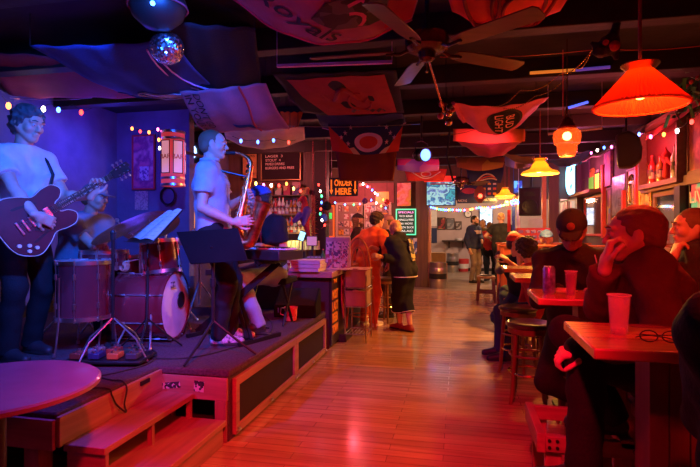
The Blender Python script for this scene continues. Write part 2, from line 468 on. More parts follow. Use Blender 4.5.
    hd += [cone(HD(.086, -.018, -.048), HD(.086, .018, -.048), .0085 * q, .0085 * q, .006), cone(HD(.093, -.004, -.047), HD(.093, .004, -.047), .0085 * q, .0085 * q, .006),
           cone(HD(.085, -.016, -.061), HD(.085, .016, -.061), .0085 * q, .0085 * q, .006), cone(HD(.096, -.02, -.0545), HD(.096, .02, -.0545), .0035 * q, .0035 * q, .003, (), -1)]
    cutn = [(nb - sp * .05, -sp)]
    gr = [(body, vox), (hd, hv)]
    for i, (s_, E, W, d, pn, th) in enumerate(arms):
        gr.append((hand_prims(W + d * .02, d, pn, th, None, curl[i], q), min(vox, .006) if vox < .02 else .009))
    sdf_obj('body', gr, mat(skin), root)
    if eyes:
        for sg in (1, -1):
            b = B(); b.sphere(HD(.0858, .031 * sg, .0105), .0108 * q, 12); eo = b.build('eye', mat('eye_white'), root)
            b = B(); b.sphere(HD(.0912, .0315 * sg, .0105), .0062 * q, 8); b.build('iris', mat('iris_dark'), eo)
            b = B(); b.tube([HD(.088, .048 * sg, .037), HD(.1, .034 * sg, .043), HD(.103, .016 * sg, .038)], [.003 * q, .0045 * q, .003 * q], 6); b.build('eyebrow', mat(hair or 'hair_dark'), root)
    # shirt
    if shirt:
        e = .013 * shirt_k; tp = torso(e)
        hem = (pel - sp * (.05 if shirt_k < 1.6 else .09) * q, -sp); nk = (nb + sp * (.035 if shirt_k < 1.6 else .06), sp)
        tp = [(t[0], t[1], t[2], t[3], t[4], t[5], (hem, nk), 1) for t in tp]
        frac = {'short': .62, 'long': 1}[sleeve]
        for (s_, E, W, d, pn, th) in arms:
            if sleeve == 'short':
                u = (E - s_).normalized(); cutp = (s_.lerp(E, frac), u)
                tp.append(cone(s_, E, .057 * q * fat + e, .058 * q + e, .03, (cutp,)))
            else:
                u = (W - E).normalized(); cutp = (W - u * .012, u)
                tp += [cone(s_, E, .055 * q * fat + e, .045 * q + e, .03), cone(E, W, .046 * q + e, .030 * q + e * 1.1, .02, (cutp,))]
        if hood:
            tp += [cone(nb + cl * .07 - cf * .05 + sp * .05, nb - cl * .07 - cf * .05 + sp * .05, .05, .05, .04), cone(nb + cl * .085, nb + cl * .05 + cf * .07 - sp * .03, .035, .028, .03), cone(nb - cl * .085, nb - cl * .05 + cf * .07 - sp * .03, .035, .028, .03)]
        so = sdf_obj('shirt' if shirt_k < 1.6 else 'jacket', [(tp, vox)], mat(shirt), root, (.0035 * (1 + (shirt_k > 1.5)), 34))
        if extra == 'polo':
            cc = [nb + sp * .055 + (cf * math.cos(a) * .068 + cl * math.sin(a) * .066) * q for a in [2 * PI * i / 16 for i in range(16)]]
            b = B(); b.tube(cc, .014, 8, True); b.build('collar', mat(shirt), root)
    if pants and not nolegs:
        pr = []
        top = (pel + sp * .075 * q, sp)
        for sg in (1, -1): pr.append(cone(pel + lf * (.065 * sg * q * fat) + sp * .02, pel + lf * (.065 * sg * q * fat) - sp * .04, .122 * q * fat, .118 * q * fat, .05, (top,)))
        for (hj, K, A) in legs:
            if shorts:
                m_ = K.lerp(A, .42 if shorts == 'long' else .06); u = (A - K).normalized(); pr += [cone(hj, K, .11 * q * fat, .105 * q, .05), cone(K, m_ + u * .02, .105 * q, .108 * q, .03, ((m_ + u * .03, u),))]
            else:
                u = (A - K).normalized(); pr += [cone(hj, K, .103 * q * fat, .073 * q, .05), cone(K, K.lerp(A, .35) - fw * .01, .071 * q, .068 * q, .03), cone(K.lerp(A, .35) - fw * .01, A + u * .05, .068 * q, .062 * q, .02, ((A + u * .04 * q, u),))]
        sdf_obj('shorts' if shorts else 'trousers', [(pr, vox)], mat(pants), root, (.004, 30))
    if shoes and not nolegs:
        for (hj, K, A) in legs:
            sd = fw; o = A - UP * .085 * q
            zc = ((o + UP * .001), -UP)
            pr = [cone(o - sd * .03 + UP * .035, o + sd * .05 + UP * .04, .042 * q, .045 * q, .02, (zc,)), cone(o + sd * .05 + UP * .04, o + sd * .17 * q + UP * .025, .043 * q, .034 * q, .02, (zc,)), cone(o + UP * .05, o + UP * .09, .044 * q, .043 * q, .02, ((o + UP * .1, UP),))]
            so = sdf_obj('shoe', [(pr, min(vox, .012))], mat(shoes), root)
            b = B(); pts = [(-.06, -.035), (-.065, .0), (-.06, .035), (.05, .046), (.14, .042), (.2, .015), (.2, -.015), (.14, -.042), (.05, -.046)]
            b.prism([(x * q, y * q) for x, y in pts], o, sd, UP.cross(sd), .022); b.build('sole', mat('sole_white' if shoes == 'shoe_light' else 'rubber'), so, bev=.003)
    if hair and hairtype != 'none':
        am = {'short': .002, 'curly': .014, 'wavy': .010, 'long': .008, 'buzz': .001}[hairtype]; e = {'short': .010, 'curly': .04, 'wavy': .024, 'long': .022, 'buzz': .005}[hairtype]
        n = (hf2 * .8 - hu * .6); cut = (HD(.012, 0, 0) + n * .006, n)
        if cap: n = (hf2 * .55 - hu * .0); n.normalize(); cut = (HD(.0, 0, 0) + n * .0, n)
        pr = [ell(HD(-.02, 0, .035 if not cap else .015), fr, ((.095 + e) * q, (.076 + e * .8) * q, (.084 + (e if not cap else 0)) * q), .02, (cut,)),
              cone(HD(-.06, .03, -.02), HD(-.06, -.03, -.02), (.045 + e * .5) * q, (.045 + e * .5) * q, .02, (cut,))]
        if hairtype == 'long':
            for sg in (1, -1): pr += [cone(HD(-.03, .07 * sg, .0), HD(-.04, .075 * sg, -.18), .035 * q, .03 * q, .03), cone(HD(-.07, .04 * sg, 0), HD(-.08, .04 * sg, -.2), .04 * q, .035 * q, .03)]
        sdf_obj('hair', [(pr, hv)], mat(hair), root, (am, 90 if hairtype in ('curly', 'wavy') else 120))
    if beard:
        pr = [cone(HD(.03, .05, -.06), HD(.07, 0, -.095), .026 * q, .03 * q, .02), cone(HD(.03, -.05, -.06), HD(.07, 0, -.095), .026 * q, .03 * q, .02), cone(HD(.06, 0, -.1), HD(.055, 0, -.13), .032 * q, .02 * q, .02)]
        sdf_obj('beard', [(pr, hv)], mat(beard), root, (.004, 150))
    if cap:
        back = cap.get('back', 0); bd = hf2 * (-1 if back else 1)
        n = (-hu); cutc = (HD(0, 0, .036), n)
        pr = [ell(HD(-.015, 0, .035), fr, (.116 * q, .093 * q, .1 * q), .01, (cutc,)), sph(HD(-.015, 0, .137), .009 * q, .004),
              ell(HD(-.01, 0, .04) + bd * .115 * q, (rotv(bd, hl, 8 if not back else -8), hl, rotv(hu, hl, 8)), (.075 * q, .072 * q, .007 * q), .006)]
        co = sdf_obj('cap', [(pr, hv)], mat(cap['m']), root)
        if cap.get('badge'):
            b = B(); b.lathe(HD(.087, 0, .083), [(0, 0), (.024, 0), (.022, .006), (0, .012)], (hf2 * .85 + hu * .5).normalized(), 16); b.build('cap_badge', mat(cap['badge']), co)
        if cap.get('brim'):
            pass
    if glasses:
        b = B()
        for sg in (1, -1):
            b.tube([HD(.108, .031 * sg, .008) + (hl * math.cos(a) * .024 + hu * math.sin(a) * .019) * q for a in [2 * PI * i / 14 for i in range(14)]], .0022, 6, True)
            b.tube([HD(.106, .054 * sg, .014), HD(.0, .082 * sg, .015)], .002, 6)
        b.tube([HD(.11, -.008, .012), HD(.11, .008, .012)], .002, 6)
        b.build('eyeglasses', mat('black_plastic'), root)
    return root, dict(hc=hc, nb=nb, S=S, arms=arms, legs=legs, waist=waist, chest=chest, F=F, fw=fw, lf=lf, sp=sp, HD=HD, hf=hf2, hu=hu, hl=hl)
mat('skin', (.62, .36, .26), .5, bump=.1, bscale=120, var=.08, vscale=20, sss=.1)
mat('skin_tan', (.5, .28, .19), .5, bump=.1, bscale=120, var=.08, vscale=20, sss=.1)
mat('eye_white', (.45, .42, .4), .2); mat('iris_dark', (.03, .02, .015), .1)
mat('hair_dark', (.03, .02, .015), .5, bump=.8, bscale=150, stretch=(1, 1, .2)); mat('hair_grey', (.10, .09, .09), .6, bump=.5, bscale=130, stretch=(1, 1, .3), var=.5)
mat('hair_brown', (.16, .08, .045), .65, bump=.3, bscale=220, stretch=(1, 1, .5)); mat('hair_blond', (.8, .5, .2), .5, bump=.8, bscale=150, stretch=(1, 1, .2), var=.3)
mat('shoe_dark', (.03, .025, .03), .5); mat('shoe_light', (.55, .5, .5), .6, bump=.2); mat('sole_white', (.8, .78, .75), .6); mat('rubber', (.02, .02, .02), .7)
mat('shoe_pattern', (.35, .3, .36), .6, var=.9, vscale=40)
mat('black_plastic', (.02, .02, .022), .35); mat('chrome', (.85, .85, .85), .28, 1); mat('black_metal', (.03, .03, .032), .4, .6)
mat('steel', (.55, .55, .56), .3, 1); mat('brass', (.75, .5, .18), .2, 1, bump=.1, bscale=20)
for nm, col in dict(tee_white=(.62, .6, .62), tee_grey=(.22, .25, .32), polo_grey=(.42, .42, .48), tee_black=(.02, .02, .024), orange_jersey=(.75, .16, .04), dark_jacket=(.035, .02, .02), brown_jacket=(.10, .035, .03),
                    denim=(.03, .045, .08), jeans_light=(.25, .32, .42), black_cloth=(.014, .014, .017), tan_pants=(.25, .19, .17), navy=(.03, .04, .12), red_cloth=(.5, .03, .03), orange_pants=(.7, .15, .05), hoodie_grey=(.12, .11, .14), olive=(.12, .09, .04)).items():
    mat(nm, col, .85, bump=.35, bscale=90, var=.12, vscale=12, spec=.25)
for nm, col in dict(cap_black=(.02, .018, .02), cap_red=(.6, .03, .03), cap_blue=(.05, .12, .5), cap_grey=(.2, .22, .28), cap_pink=(.45, .2, .3), badge_red=(.22, .05, .05)).items(): mat(nm, col, .8, bump=.3, bscale=120)
# ---------------------------------------------------------------- setting
SZ = .47                       # stage height
XL, XR, YF, YP, YB, ZC = -4.4, 2.4, -2.2, 12.0, 16.95, 2.9
def struct(b, name, m, bev=0, smooth=False): return tag(b.build(name, m, None, smooth, bev), kind='structure')
wood('floor_boards', (.34, .18, .11), (.50, .31, .19), 3, 'X', .2, .25, planks=.9, pw=.083, gap=.25)
wood('floor_back', (.22, .17, .13), (.34, .27, .21), 2, 'X', .4, .1, planks=.6, pw=.3, gap=.4)
mat('ceiling_dark', (.03, .018, .022), .8, bump=.4, bscale=12, var=.4, vscale=2)
mat('beam_dark', (.025, .012, .012), .6, bump=.3, bscale=20)
mat('wall_stage', (.16, .14, .24), .85, bump=.5, bscale=22, var=.2, vscale=3)
mat('wall_pale', (.48, .38, .40), .8, bump=.2, bscale=30, var=.12, vscale=2)
mat('wall_dark', (.09, .05, .045), .7, bump=.3, bscale=20, var=.3, vscale=4)
wood('wall_boards', (.13, .06, .04), (.22, .11, .07), 3, 'Z', .55)
b = B(); b.bb(XL - .1, XR + .1, YF, YP - .6, -.05, 0); struct(b, 'floor', mat('floor_boards'))
b = B(); b.bb(XL - .1, XR + 3.1, YP - .6, YB + .1, -.05, 0); struct(b, 'floor_back', mat('floor_back'))
b = B(); b.bb(XL - .1, XR + 3.1, YF, YB + .1, ZC, ZC + .08); struct(b, 'ceiling', mat('ceiling_dark'))
b = B(); b.bb(XL - .1, XL, YF, YB, 0, ZC); struct(b, 'wall_left', mat('wall_stage'))
b = B(); b.bb(XR, XR + .1, YF, 13.4, 0, ZC); struct(b, 'wall_right', mat('wall_dark'))
b = B(); b.bb(XL, XR + 3, YB, YB + .1, 0, ZC)
bw = struct(b, 'wall_back', mat('wall_pale'))
b = B(); b.bb(XL, XR, YF - .1, YF, 0, ZC); struct(b, 'wall_front', mat('wall_dark'))
b = B(); b.bb(XR + 3, XR + 3.1, 13.4, YB, 0, ZC); b.bb(XR, XR + 3, 13.3, 13.4, 0, ZC); struct(b, 'wall_alcove', mat('wall_pale'))
# stage end wall with the poster
b = B(); b.bb(XL, -3.35, 5.75, 5.87, 0, ZC); struct(b, 'wall_stage_end', mat('wall_stage'))
# back bar wall, partition
b = B(); b.bb(XL, -2.55, 9.0, 9.1, 0, ZC); struct(b, 'wall_bar', wood('wall_boards', 0, 0))
b = B(); b.bb(-2.62, -2.4, 8.85, 9.1, 0, ZC); struct(b, 'wall_bar_post', mat('beam_dark'), .01)
px_ = PY(428, 229, YP).x
b = B(); b.bb(XL, px_ - .28, YP, YP + .12, 0, ZC); b.bb(px_, XR, YP, YP + .12, 2.06, ZC); struct(b, 'wall_partition', mat('wall_brown', (.11, .05, .035), .6, bump=.3))
b = B(); b.bb(px_ - .28, px_, YP - .06, YP + .16, 0, ZC); struct(b, 'trim_1', wood('post_wood', (.10, .06, .04), (.17, .10, .06), 3, 'Z', .6), .008)
b = B(); b.bb(px_ + .005, px_ + .07, YP - .03, YP + .15, 0, 2.06); struct(b, 'trim_2', wood('pale_wood', (.45, .28, .14), (.65, .42, .22), 3, 'Z', .45), .004)
n = 3
for y in (1.2, 2.4, 3.55, 4.7, 5.9, 7.1, 8.3, 9.5, 10.7, 14.0):
    b = B(); b.bb(XL, XR if y < 12 else XR + 3, y, y + .14, ZC - .17, ZC); struct(b, 'trim_%d' % n, mat('beam_dark'), .008); n += 1
b = B(); b.bb(XR - .03, XR, 0, 13.3, 0, 1.0)
b.bb(XR - .05, XR, 0, 13.3, 1.0, 1.06); struct(b, 'trim_%d' % n, mat('wall_boards'), .004); n += 1
b = B(); b.bb(XL, XL + .025, YF, 5.75, SZ, SZ + .12); struct(b, 'baseboard_left', mat('beam_dark'), .004)
b = B(); b.bb(XL, XR + 3, YB - .02, YB, 0, .1); struct(b, 'baseboard_back', mat('beam_dark'), .004)
# ---------------------------------------------------------------- stage
mat('stage_carpet', (.085, .06, .075), .95, bump=.9, bscale=350, var=.35, vscale=60)
wood('raw_pine', (.24, .12, .085), (.40, .22, .15), 3, 'Y', .6)
wood('raw_pine_x', (.24, .12, .085), (.40, .22, .15), 3, 'X', .6)
wood('raw_pine_z', (.24, .12, .085), (.40, .22, .15), 3, 'Z', .6)
mat('grille_cloth', (.02, .012, .014), .9, bump=.8, bscale=300)
XS, YS0, YS1, YS2, XN = -1.45, 2.1, 2.97, 5.35, -1.95
st = thing('stage_platform', 'low carpeted stage with pine framed panels along its aisle side', 'stage', ((XL + XS) / 2, 4, 0))
b = B(); b.bb(XL + .001, XS, YS1, YS2, SZ - .05, SZ - .001); b.bb(XL + .001, XN, YS0, YS1, SZ - .05, SZ - .001); b.build('deck', mat('stage_carpet'), st, bev=.012)
b = B(); b.bb(XS - .03, XS - .012, YS1 + .02, YS2, 0.004, SZ - .05); b.build('carpet_skirt', mat('stage_carpet'), st)
b = B(); b.bb(XL + .01, XS - .03, YS2 - .03, YS2, 0.004, SZ - .05); b.build('back_board', mat('beam_dark'), st)
for y0, y1 in ((3.04, 4.28), (4.285, 5.3)):
    b = B(); w = .055; z0, z1 = .03, .40; x0, x1 = XS - .011, XS + .018
    b.bb(x0, x1, y0, y1, z0, z0 + w); b.bb(x0, x1, y0, y1, z1 - w, z1); b.bb(x0, x1, y0, y0 + w, z0 + w, z1 - w); b.bb(x0, x1, y1 - w, y1, z0 + w, z1 - w)
    fp = b.build('panel_frame', mat('raw_pine'), st, bev=.003)
    b = B(); b.bb(x0 + .003, x0 + .012, y0 + w, y1 - w, z0 + w, z1 - w); b.build('panel_screen', mat('grille_cloth'), fp)
    for y in (y0 + .03, (y0 + y1) / 2, y1 - .03):
        b = B(); b.sphere((x1 + .006, y, .06), .014, 10, (.6, 1, 1)); b.tube([(x1, y - .03, .06), (x1 + .014, y - .015, .055), (x1 + .014, y + .015, .055), (x1, y + .03, .06)], .005, 6); b.build('latch', mat('steel'), fp)
b = B(); b.bb(XN, XS - .015, YS1 + .0, YS1 + .025, SZ - .2, SZ - .052); fb = b.build('front_board', mat('raw_pine_x'), st, bev=.003)
for x0, x1 in ((XS - .1, XS - .02), (XN + .02, XN + .09)): b = B(); b.bb(x0, x1, YS1, YS1 + .05, 0.004, SZ - .2); b.build('front_post', mat('raw_pine_z'), st, bev=.003)
b = B(); b.bb(XN, XS - .1, YS1 + .2, YS1 + .22, 0.004, SZ - .06); b.build('dark_backing', mat('grille_cloth'), st)
b = B(); b.bb(XN, XN + .022, YS0, YS1, SZ - .17, SZ - .02); b.build('stair_board', mat('raw_pine'), st, bev=.003)
b = B(); b.bb(XL + .01, XN, YS0 - .022, YS0, SZ - .18, SZ - .03); b.build('end_board', mat('raw_pine_x'), st, bev=.003)
for x in (XN - .1, -2.9, -3.8):
    b = B(); b.bb(x - .09, x, YS0, YS0 + .09, 0.004, SZ - .18); b.build('post', mat('raw_pine_z'), st, bev=.003)
b = B(); b.bb(XL + .01, XN - .02, YS0 + .5, YS0 + .52, 0.004, SZ - .06); b.build('dark_backing', mat('grille_cloth'), st)
for (x, y, w, h, r) in ((-1.86, SZ - .12, .13, .04, -8), (-1.66, SZ - .115, .07, .07, 4)):
    b = B(); b.box((x, YS1 - .002, y), (w, .002, h), Matrix.Rotation(math.radians(r), 3, 'Y')); so = b.build('sticker', patch('sticker_print', [(.02, .02, .02), (.04, .03, .04), (.5, .45, .45)], 60), fb)
sp = thing('stage_steps', 'two rough pine steps leading up to the stage corner', 'steps', (-1.7, 2.55, 0))
b = B(); b.bb(XN + .024, -1.69, YS0 + .02, YS1 - .01, .275, .31); b.build('tread', mat('raw_pine'), sp, bev=.004)
b = B(); b.bb(XN + .05, -1.46, YS0 - .1, YS1 - .01, .12, .155); b.build('tread', mat('raw_pine'), sp, bev=.004)
b = B(); b.bb(-1.50, -1.475, YS0 - .08, YS1 - .03, .002, .12); b.build('riser', mat('raw_pine'), sp, bev=.003)
for y in (YS0 + .04, 2.52, YS1 - .04): b = B(); b.bb(-1.73, -1.70, y, y + .024, .155, .275); b.build('support', mat('raw_pine_z'), sp)
b = B(); b.bb(XN + .03, -1.48, YS0 - .07, YS0 - .045, .002, .12); b.bb(XN + .03, -1.72, YS0 + .04, YS0 + .06, .155, .275); b.build('end_panel', mat('raw_pine_x'), sp)
# little black latch plate and cables on the stair board
def cable(name, label, pts, r=.004, m='rubber', cat='cable', group=None, sub=6):
    pts = [V(p) for p in pts]; out = []
    for i in range(len(pts) - 1):
        p0, p1, p2, p3 = pts[max(i - 1, 0)], pts[i], pts[i + 1], pts[min(i + 2, len(pts) - 1)]
        for j in range(sub):
            t = j / sub; out.append(.5 * ((2 * p1) + (p2 - p0) * t + (2 * p0 - 5 * p1 + 4 * p2 - p3) * t * t + (3 * p1 - p0 - 3 * p2 + p3) * t ** 3))
    out.append(pts[-1]); b = B(); b.tube(out, r, 6)
    return tag(b.build(name, mat(m)), label, cat, group)
z = SZ + .006
cable('cable', 'black cable drooping in a V over the stair board', [(-2.3, 2.7, z), (-2.05, 2.62, z), (-1.955, 2.6, z + .006), (-1.921, 2.6, SZ - .03), (-1.915, 2.57, .36), (-1.89, 2.55, .32), (-1.915, 2.5, .38), (-1.921, 2.47, SZ - .03), (-1.955, 2.46, z + .006), (-2.2, 2.4, z)], .005)
cable('cable', 'black cable looping across the carpet by the pedalboard', [(-2.9, 2.5, z), (-2.6, 2.42, z), (-2.35, 2.5, z), (-2.15, 2.7, z), (-2.05, 3.0, z), (-2.2, 3.3, z), (-2.5, 3.45, z)], .005)
cable('cable', 'black cable running along the stage beneath the bass drum', [(-2.5, 3.1, z), (-2.1, 3.12, z), (-1.85, 3.2, z), (-1.7, 3.5, z), (-1.6, 4.0, z), (-1.75, 4.5, z), (-2.0, 4.9, z)], .005)
cable('cable', 'blue-lit cable curled under the keyboard stand', [(-2.4, 4.3, z), (-2.0, 4.25, z), (-1.85, 4.45, z), (-2.0, 4.7, z), (-2.3, 4.6, z), (-2.2, 4.4, z + .01), (-1.7, 4.3, z)], .006)
b = B(); b.box((XN + .027, 2.78, SZ - .045), (.008, .09, .025)); tag(b.build('handle_plate', mat('black_metal'), st))
b = B(); b.bb(-1.72, -1.55, 4.02, 4.06, SZ + .001, SZ + .012); tag(b.build('drumstick_pouch', mat('black_plastic'), bev=.003), 'small flat black item lying near the stage edge', 'pouch')
# ---------------------------------------------------------------- drum kit
mat('drum_wrap', (.16, .02, .03), .22, coat=1, spec=.8, var=.35, vscale=3, stretch=(1, 1, .2)); mat('drum_head', (.72, .66, .68), .45, bump=.1)
mat('drum_head_clear', (.5, .48, .5), .3); mat('cymbal_bronze', (.4, .2, .1), .38, .95, bump=.35, bscale=160, stretch=(1, 1, .1))
def drum(name, label, c, ax, r, L, top=True, lugs=8, cat='drum', front=None):
    c = V(c); ax = V(ax).normalized(); t = thing(name, label, cat, c)
    x, y, _ = axes(V((0, 0, 0)), ax)
    b = B(); b.lathe(c, [(r * .96, -L / 2), (r, -L / 2 + .006), (r, L / 2 - .006), (r * .96, L / 2)], ax, 48); b.build('shell', mat('drum_wrap'), t)
    for s in (1, -1):
        b = B(); h = L / 2 * s
        b.lathe(c, [(0, h - .002 * s), (r * .9, h + .001 * s), (r * .985, h - .002 * s), (r * .985, h - .01 * s)][::s], ax, 48)
        b.build('drum_head', mat('drum_head'), t)
        b = B(); b.lathe(c, [(r * 1.0, h + .008 * s), (r * 1.035, h + .008 * s), (r * 1.035, h - .022 * s), (r * 1.005, h - .022 * s), (r * 1.0, h + .008 * s)], ax, 48)
        b.build('hoop', mat('chrome') if not front else mat('drum_wrap'), t)
    for i in range(lugs):
        a = 2 * PI * (i + .5) / lugs; rad = x * math.cos(a) + y * math.sin(a)
        b = B(); p = c + rad * (r + .012)
        b.cyl(p - ax * L * .25, p + ax * L * .25, .0035, n=6)
        for s in (1, -1):
            b.cyl(p + ax * (L * .25 * s - .02), p + ax * (L * .25 * s + .02), .010, n=8)
            q = c + rad * (r * 1.035 + .006)
            b.cyl(p + ax * (L * .25 * s), q + ax * (L / 2 * s + .008 * s), .0035, n=6); b.cyl(q + ax * (L / 2 * s - .012 * s), q + ax * (L / 2 * s + .012 * s), .007, n=6)
        b.build('lug', mat('chrome'), t)
    return t
kd = P(151, 308, 4.12); kd.z = SZ + .29; kax = V((1, .14, 0)).normalized()
k = drum('bass_drum', 'dark red bass drum with round port hole, its front facing the bar', kd, kax, .27, .42, front=True, lugs=8)
fc = kd + kax * .217; fx = UP.cross(kax)
b = B(); b.lathe(fc + fx * .085 + UP * .03, [(0, 0), (.058, 0), (.058, .004), (.066, .006), (.068, 0)], kax, 24); b.build('port_hole', mat('black_plastic'), k)
b = B(); b.box(fc + kax * .001 - fx * .06 + UP * .17, (.003, .10, .05), Matrix.Rotation(math.atan2(kax.y, kax.x), 3, 'Z')); b.build('badge', patch('drum_badge', [(.1, .05, .1), (.6, .5, .6), (.15, .1, .2)], 40), k)
for s in (1, -1):
    b = B(); o = kd + kax * .12 + fx * .24 * s; b.tube([o, o + fx * .14 * s + kax * .06 - UP * .27], .008); b.sphere(o + fx * .14 * s + kax * .06 - UP * .276, .014, 8); b.build('spur', mat('chrome'), k)
ft = P(84, 292, 3.75); ft.z = SZ + .46
f = drum('floor_tom', 'dark red floor tom on chrome legs in front of the drummer', ft, UP, .19, .42)
for a in (20, 140, 260):
    d = yawv(a) * .205; b = B(); p = ft + d
    b.tube([p + UP * .1, p - UP * .2, p - UP * .40 + d * .12, p - UP * .452 + d * .2], .007); b.cyl(p - UP * .455 + d * .2, p - UP * .43 + d * .2, .013, n=8); b.build('leg', mat('chrome'), f)
rt = P(161, 257, 4.15)
drum('rack_tom', 'small dark red tom mounted above the bass drum', rt, (-.15, .05, 1), .15, .26, lugs=6)
b = B(); b.tube([kd + UP * .27, kd + UP * .42 + fx * .02, rt + V((-.1, -.1, -.1))], .012); tag(b.build('tom_mount', mat('chrome')), 'chrome post joining the bass drum and the small tom', 'drum hardware')
rt2 = P(128, 268, 4.3)
drum('rack_tom', 'small dark red tom half hidden between floor tom and bass drum', rt2 , (-.1, 0, 1), .14, .2, lugs=6)
sn = P(104, 268, 4.1); sn.z = SZ + .66
s = drum('snare_drum', 'shallow snare drum behind the floor tom', sn, UP, .175, .14, lugs=8)
b = B(); b.cyl(sn - UP * .07, (sn.x, sn.y, SZ + .25), .012)
for a in (60, 180, 300): b.tube([(sn.x, sn.y, SZ + .3), V((sn.x, sn.y, SZ + .008)) + yawv(a) * .25], .008)
b.build('stand', mat('chrome'), s)
def cymbal(label, c, tilt, r, base, group=None, boom=None):
    c = V(c); tilt = V(tilt).normalized(); t = thing('cymbal_stand', label, 'cymbal', (base[0], base[1], SZ))
    b = B(); b.lathe(c, [(.012, .012), (.03, .011), (.05, .0), (r * .6, -.012), (r * .97, -.03), (r, -.034), (r * .96, -.033), (r * .6, -.0145), (.05, -.003), (.03, .009), (.012, .010), (.012, .012)], tilt, 48); b.build('cymbal', mat('cymbal_bronze'), t)
    b = B(); b.cyl(c - tilt * .04, c + tilt * .06, .007, n=8); b.sphere(c + tilt * .045, .016, 8); b.build('wing_nut', mat('chrome'), t)
    b = B(); bs = V((base[0], base[1], SZ)); el = V((bs.x, bs.y, c.z - .12)); b.tube([c - tilt * .03, el, bs + UP * .2], [.007, .010, .013]); b.sphere(el, .02, 8); b.build('pole', mat('chrome'), t)
    for a in (30, 150, 270):
        b = B(); b.tube([bs + UP * .42, bs + yawv(a) * .2 + UP * .12, bs + yawv(a) * .3 + UP * .01], .008); b.sphere(bs + yawv(a) * .3 + UP * .013, .013, 8); b.build('leg', mat('chrome'), t)
    return t
cy1 = P(120, 225, 4.0); cymbal('bronze crash cymbal tilted before the drummer, left one of the pair', cy1, (-.28, -.5, 1), .25, (cy1.x + .1, cy1.y + .12))
cy2 = P(150, 222, 4.8); cymbal('bronze ride cymbal behind the bass drum, right one of the pair', cy2, (.12, -.62, 1), .27, (cy2.x + .1, cy2.y + .1))
hh = P(194, 236, 4.6); cymbal('small cymbal half hidden behind the saxophonist', hh, (.0, -.25, 1), .2, (hh.x, hh.y + .1))
th = thing('drum_throne', 'round black stool beneath the drummer', 'stool', (*P(72, 290, 4.4).xy, SZ)); o = V(th.location)
b = B(); b.lathe(o, [(0, .42), (.15, .42), (.17, .44), (.17, .48), (.15, .5), (0, .5)], UP, 24); b.build('seat', mat('black_cloth'), th)
for a in (0, 120, 240):
    b = B(); b.tube([o + UP * .42, o + UP * .25, o + yawv(a) * .25 + UP * .012], .011); b.build('leg', mat('chrome'), th)
# ---------------------------------------------------------------- stands, keyboard, amp, pedals
def tripod(t, o, r=.3, h=.28, m='black_metal', off=20, tw=.009):
    for a in (off, off + 120, off + 240):
        b = B(); b.tube([o + UP * h, o + yawv(a) * r * .55 + UP * h * .45, o + yawv(a) * r + UP * .012], tw); b.build('leg', mat(m), t)
ms = V((*PZ(213, 357, SZ).xy, SZ))
t = thing('music_stand', 'black music stand in front of the saxophonist', 'music stand', ms)
# desk: slab leaning, facing the saxophonist
q = [P(177, 232, 3.62), P(238, 228, 3.40), P(246, 260, 3.34), P(191, 264, 3.56)]
q[2] = q[1] + (q[2] - q[1]); b = B()
X = (q[1] - q[0]).normalized(); Yv = (q[0] - q[3]); Yv = (Yv - X * Yv.dot(X)).normalized(); Z_ = X.cross(Yv)
b.prism([((p - q[3]).dot(X), (p - q[3]).dot(Yv)) for p in (q[3], q[2], q[1], q[0])], q[3], X, Yv, .008)
b.beam(q[3] - Z_ * .03, q[2] - Z_ * .03, .06, .006)
b.build('desk', mat('desk_black', (.008, .008, .01), .8, spec=.15), t, bev=.002)
mc = (q[0] + q[1] + q[2] + q[3]) / 4
b = B(); b.cyl(ms + UP * .25, V((ms.x, ms.y, mc.z - .1)), .013, n=12); b.cyl(V((ms.x, ms.y, mc.z - .12)), mc, .012, n=10); b.cyl(V((ms.x, ms.y, SZ + .5)), V((ms.x, ms.y, SZ + .56)), .02, n=10); b.build('pole', mat('black_metal'), t)
tripod(t, ms, .3, .26)
ds = V((*PZ(146, 349, SZ).xy, SZ)); ds.x = P(147, 0, 3.7).x; ds.y = P(147, 0, 3.7).y
t = thing('music_stand', 'music stand holding open white pages beside the drummer', 'music stand', ds)
a_, b_, c_, d_ = P(127, 240, 4.05), P(153, 242, 3.55), P(183, 209, 3.6), P(166, 212, 4.0)
X = (b_ - a_).normalized(); Yv = (c_ - b_); Yv = (Yv - X * Yv.dot(X)); hh_ = Yv.length; Yv.normalize(); Z_ = X.cross(Yv)
wd = .17
Q4 = lambda u, v: (a_.lerp(b_, u)).lerp(d_.lerp(c_, u), v)
b = B(); b.sheet(lambda u, v: Q4(u, v) + UP * -.012, 2, 2, .006); b.beam(a_ - Z_ * .0 - UP * .01, b_ - UP * .01, .05, .006); b.build('desk', mat('black_metal'), t)
b = B(); b.cyl(ds + UP * .2, (a_ + b_) / 2 + Yv * .1 - Z_ * .01, .010, n=10); b.build('pole', mat('black_metal'), t)
tripod(t, ds, .26, .25, 'black_metal', 50, .007)
mat('paper', (.8, .78, .8), .8)
pg = thing('sheet_music', 'open white pages of sheet music on the stand beside the drummer', 'paper', (a_ + b_) / 2)
for s_ in (-1, 1):
    b = B(); o = (a_ + b_) / 2 + Z_ * .006
    b.sheet(lambda u, v: Q4(.5 + s_ * (.01 + .47 * u), .03 + .94 * v) + UP * (.004 + .012 * math.sin(PI * u)), 8, 2, .001 * s_); p_ = b.build('page', mat('paper'), pg)
    b = B()
    for i in range(7): b.beam(Q4(.5 + s_ * .08, .12 + i * .12) + UP * .016, Q4(.5 + s_ * .42, .12 + i * .12) + UP * .016, .002, .001)
    b.build('staves', mat('black_plastic'), p_)
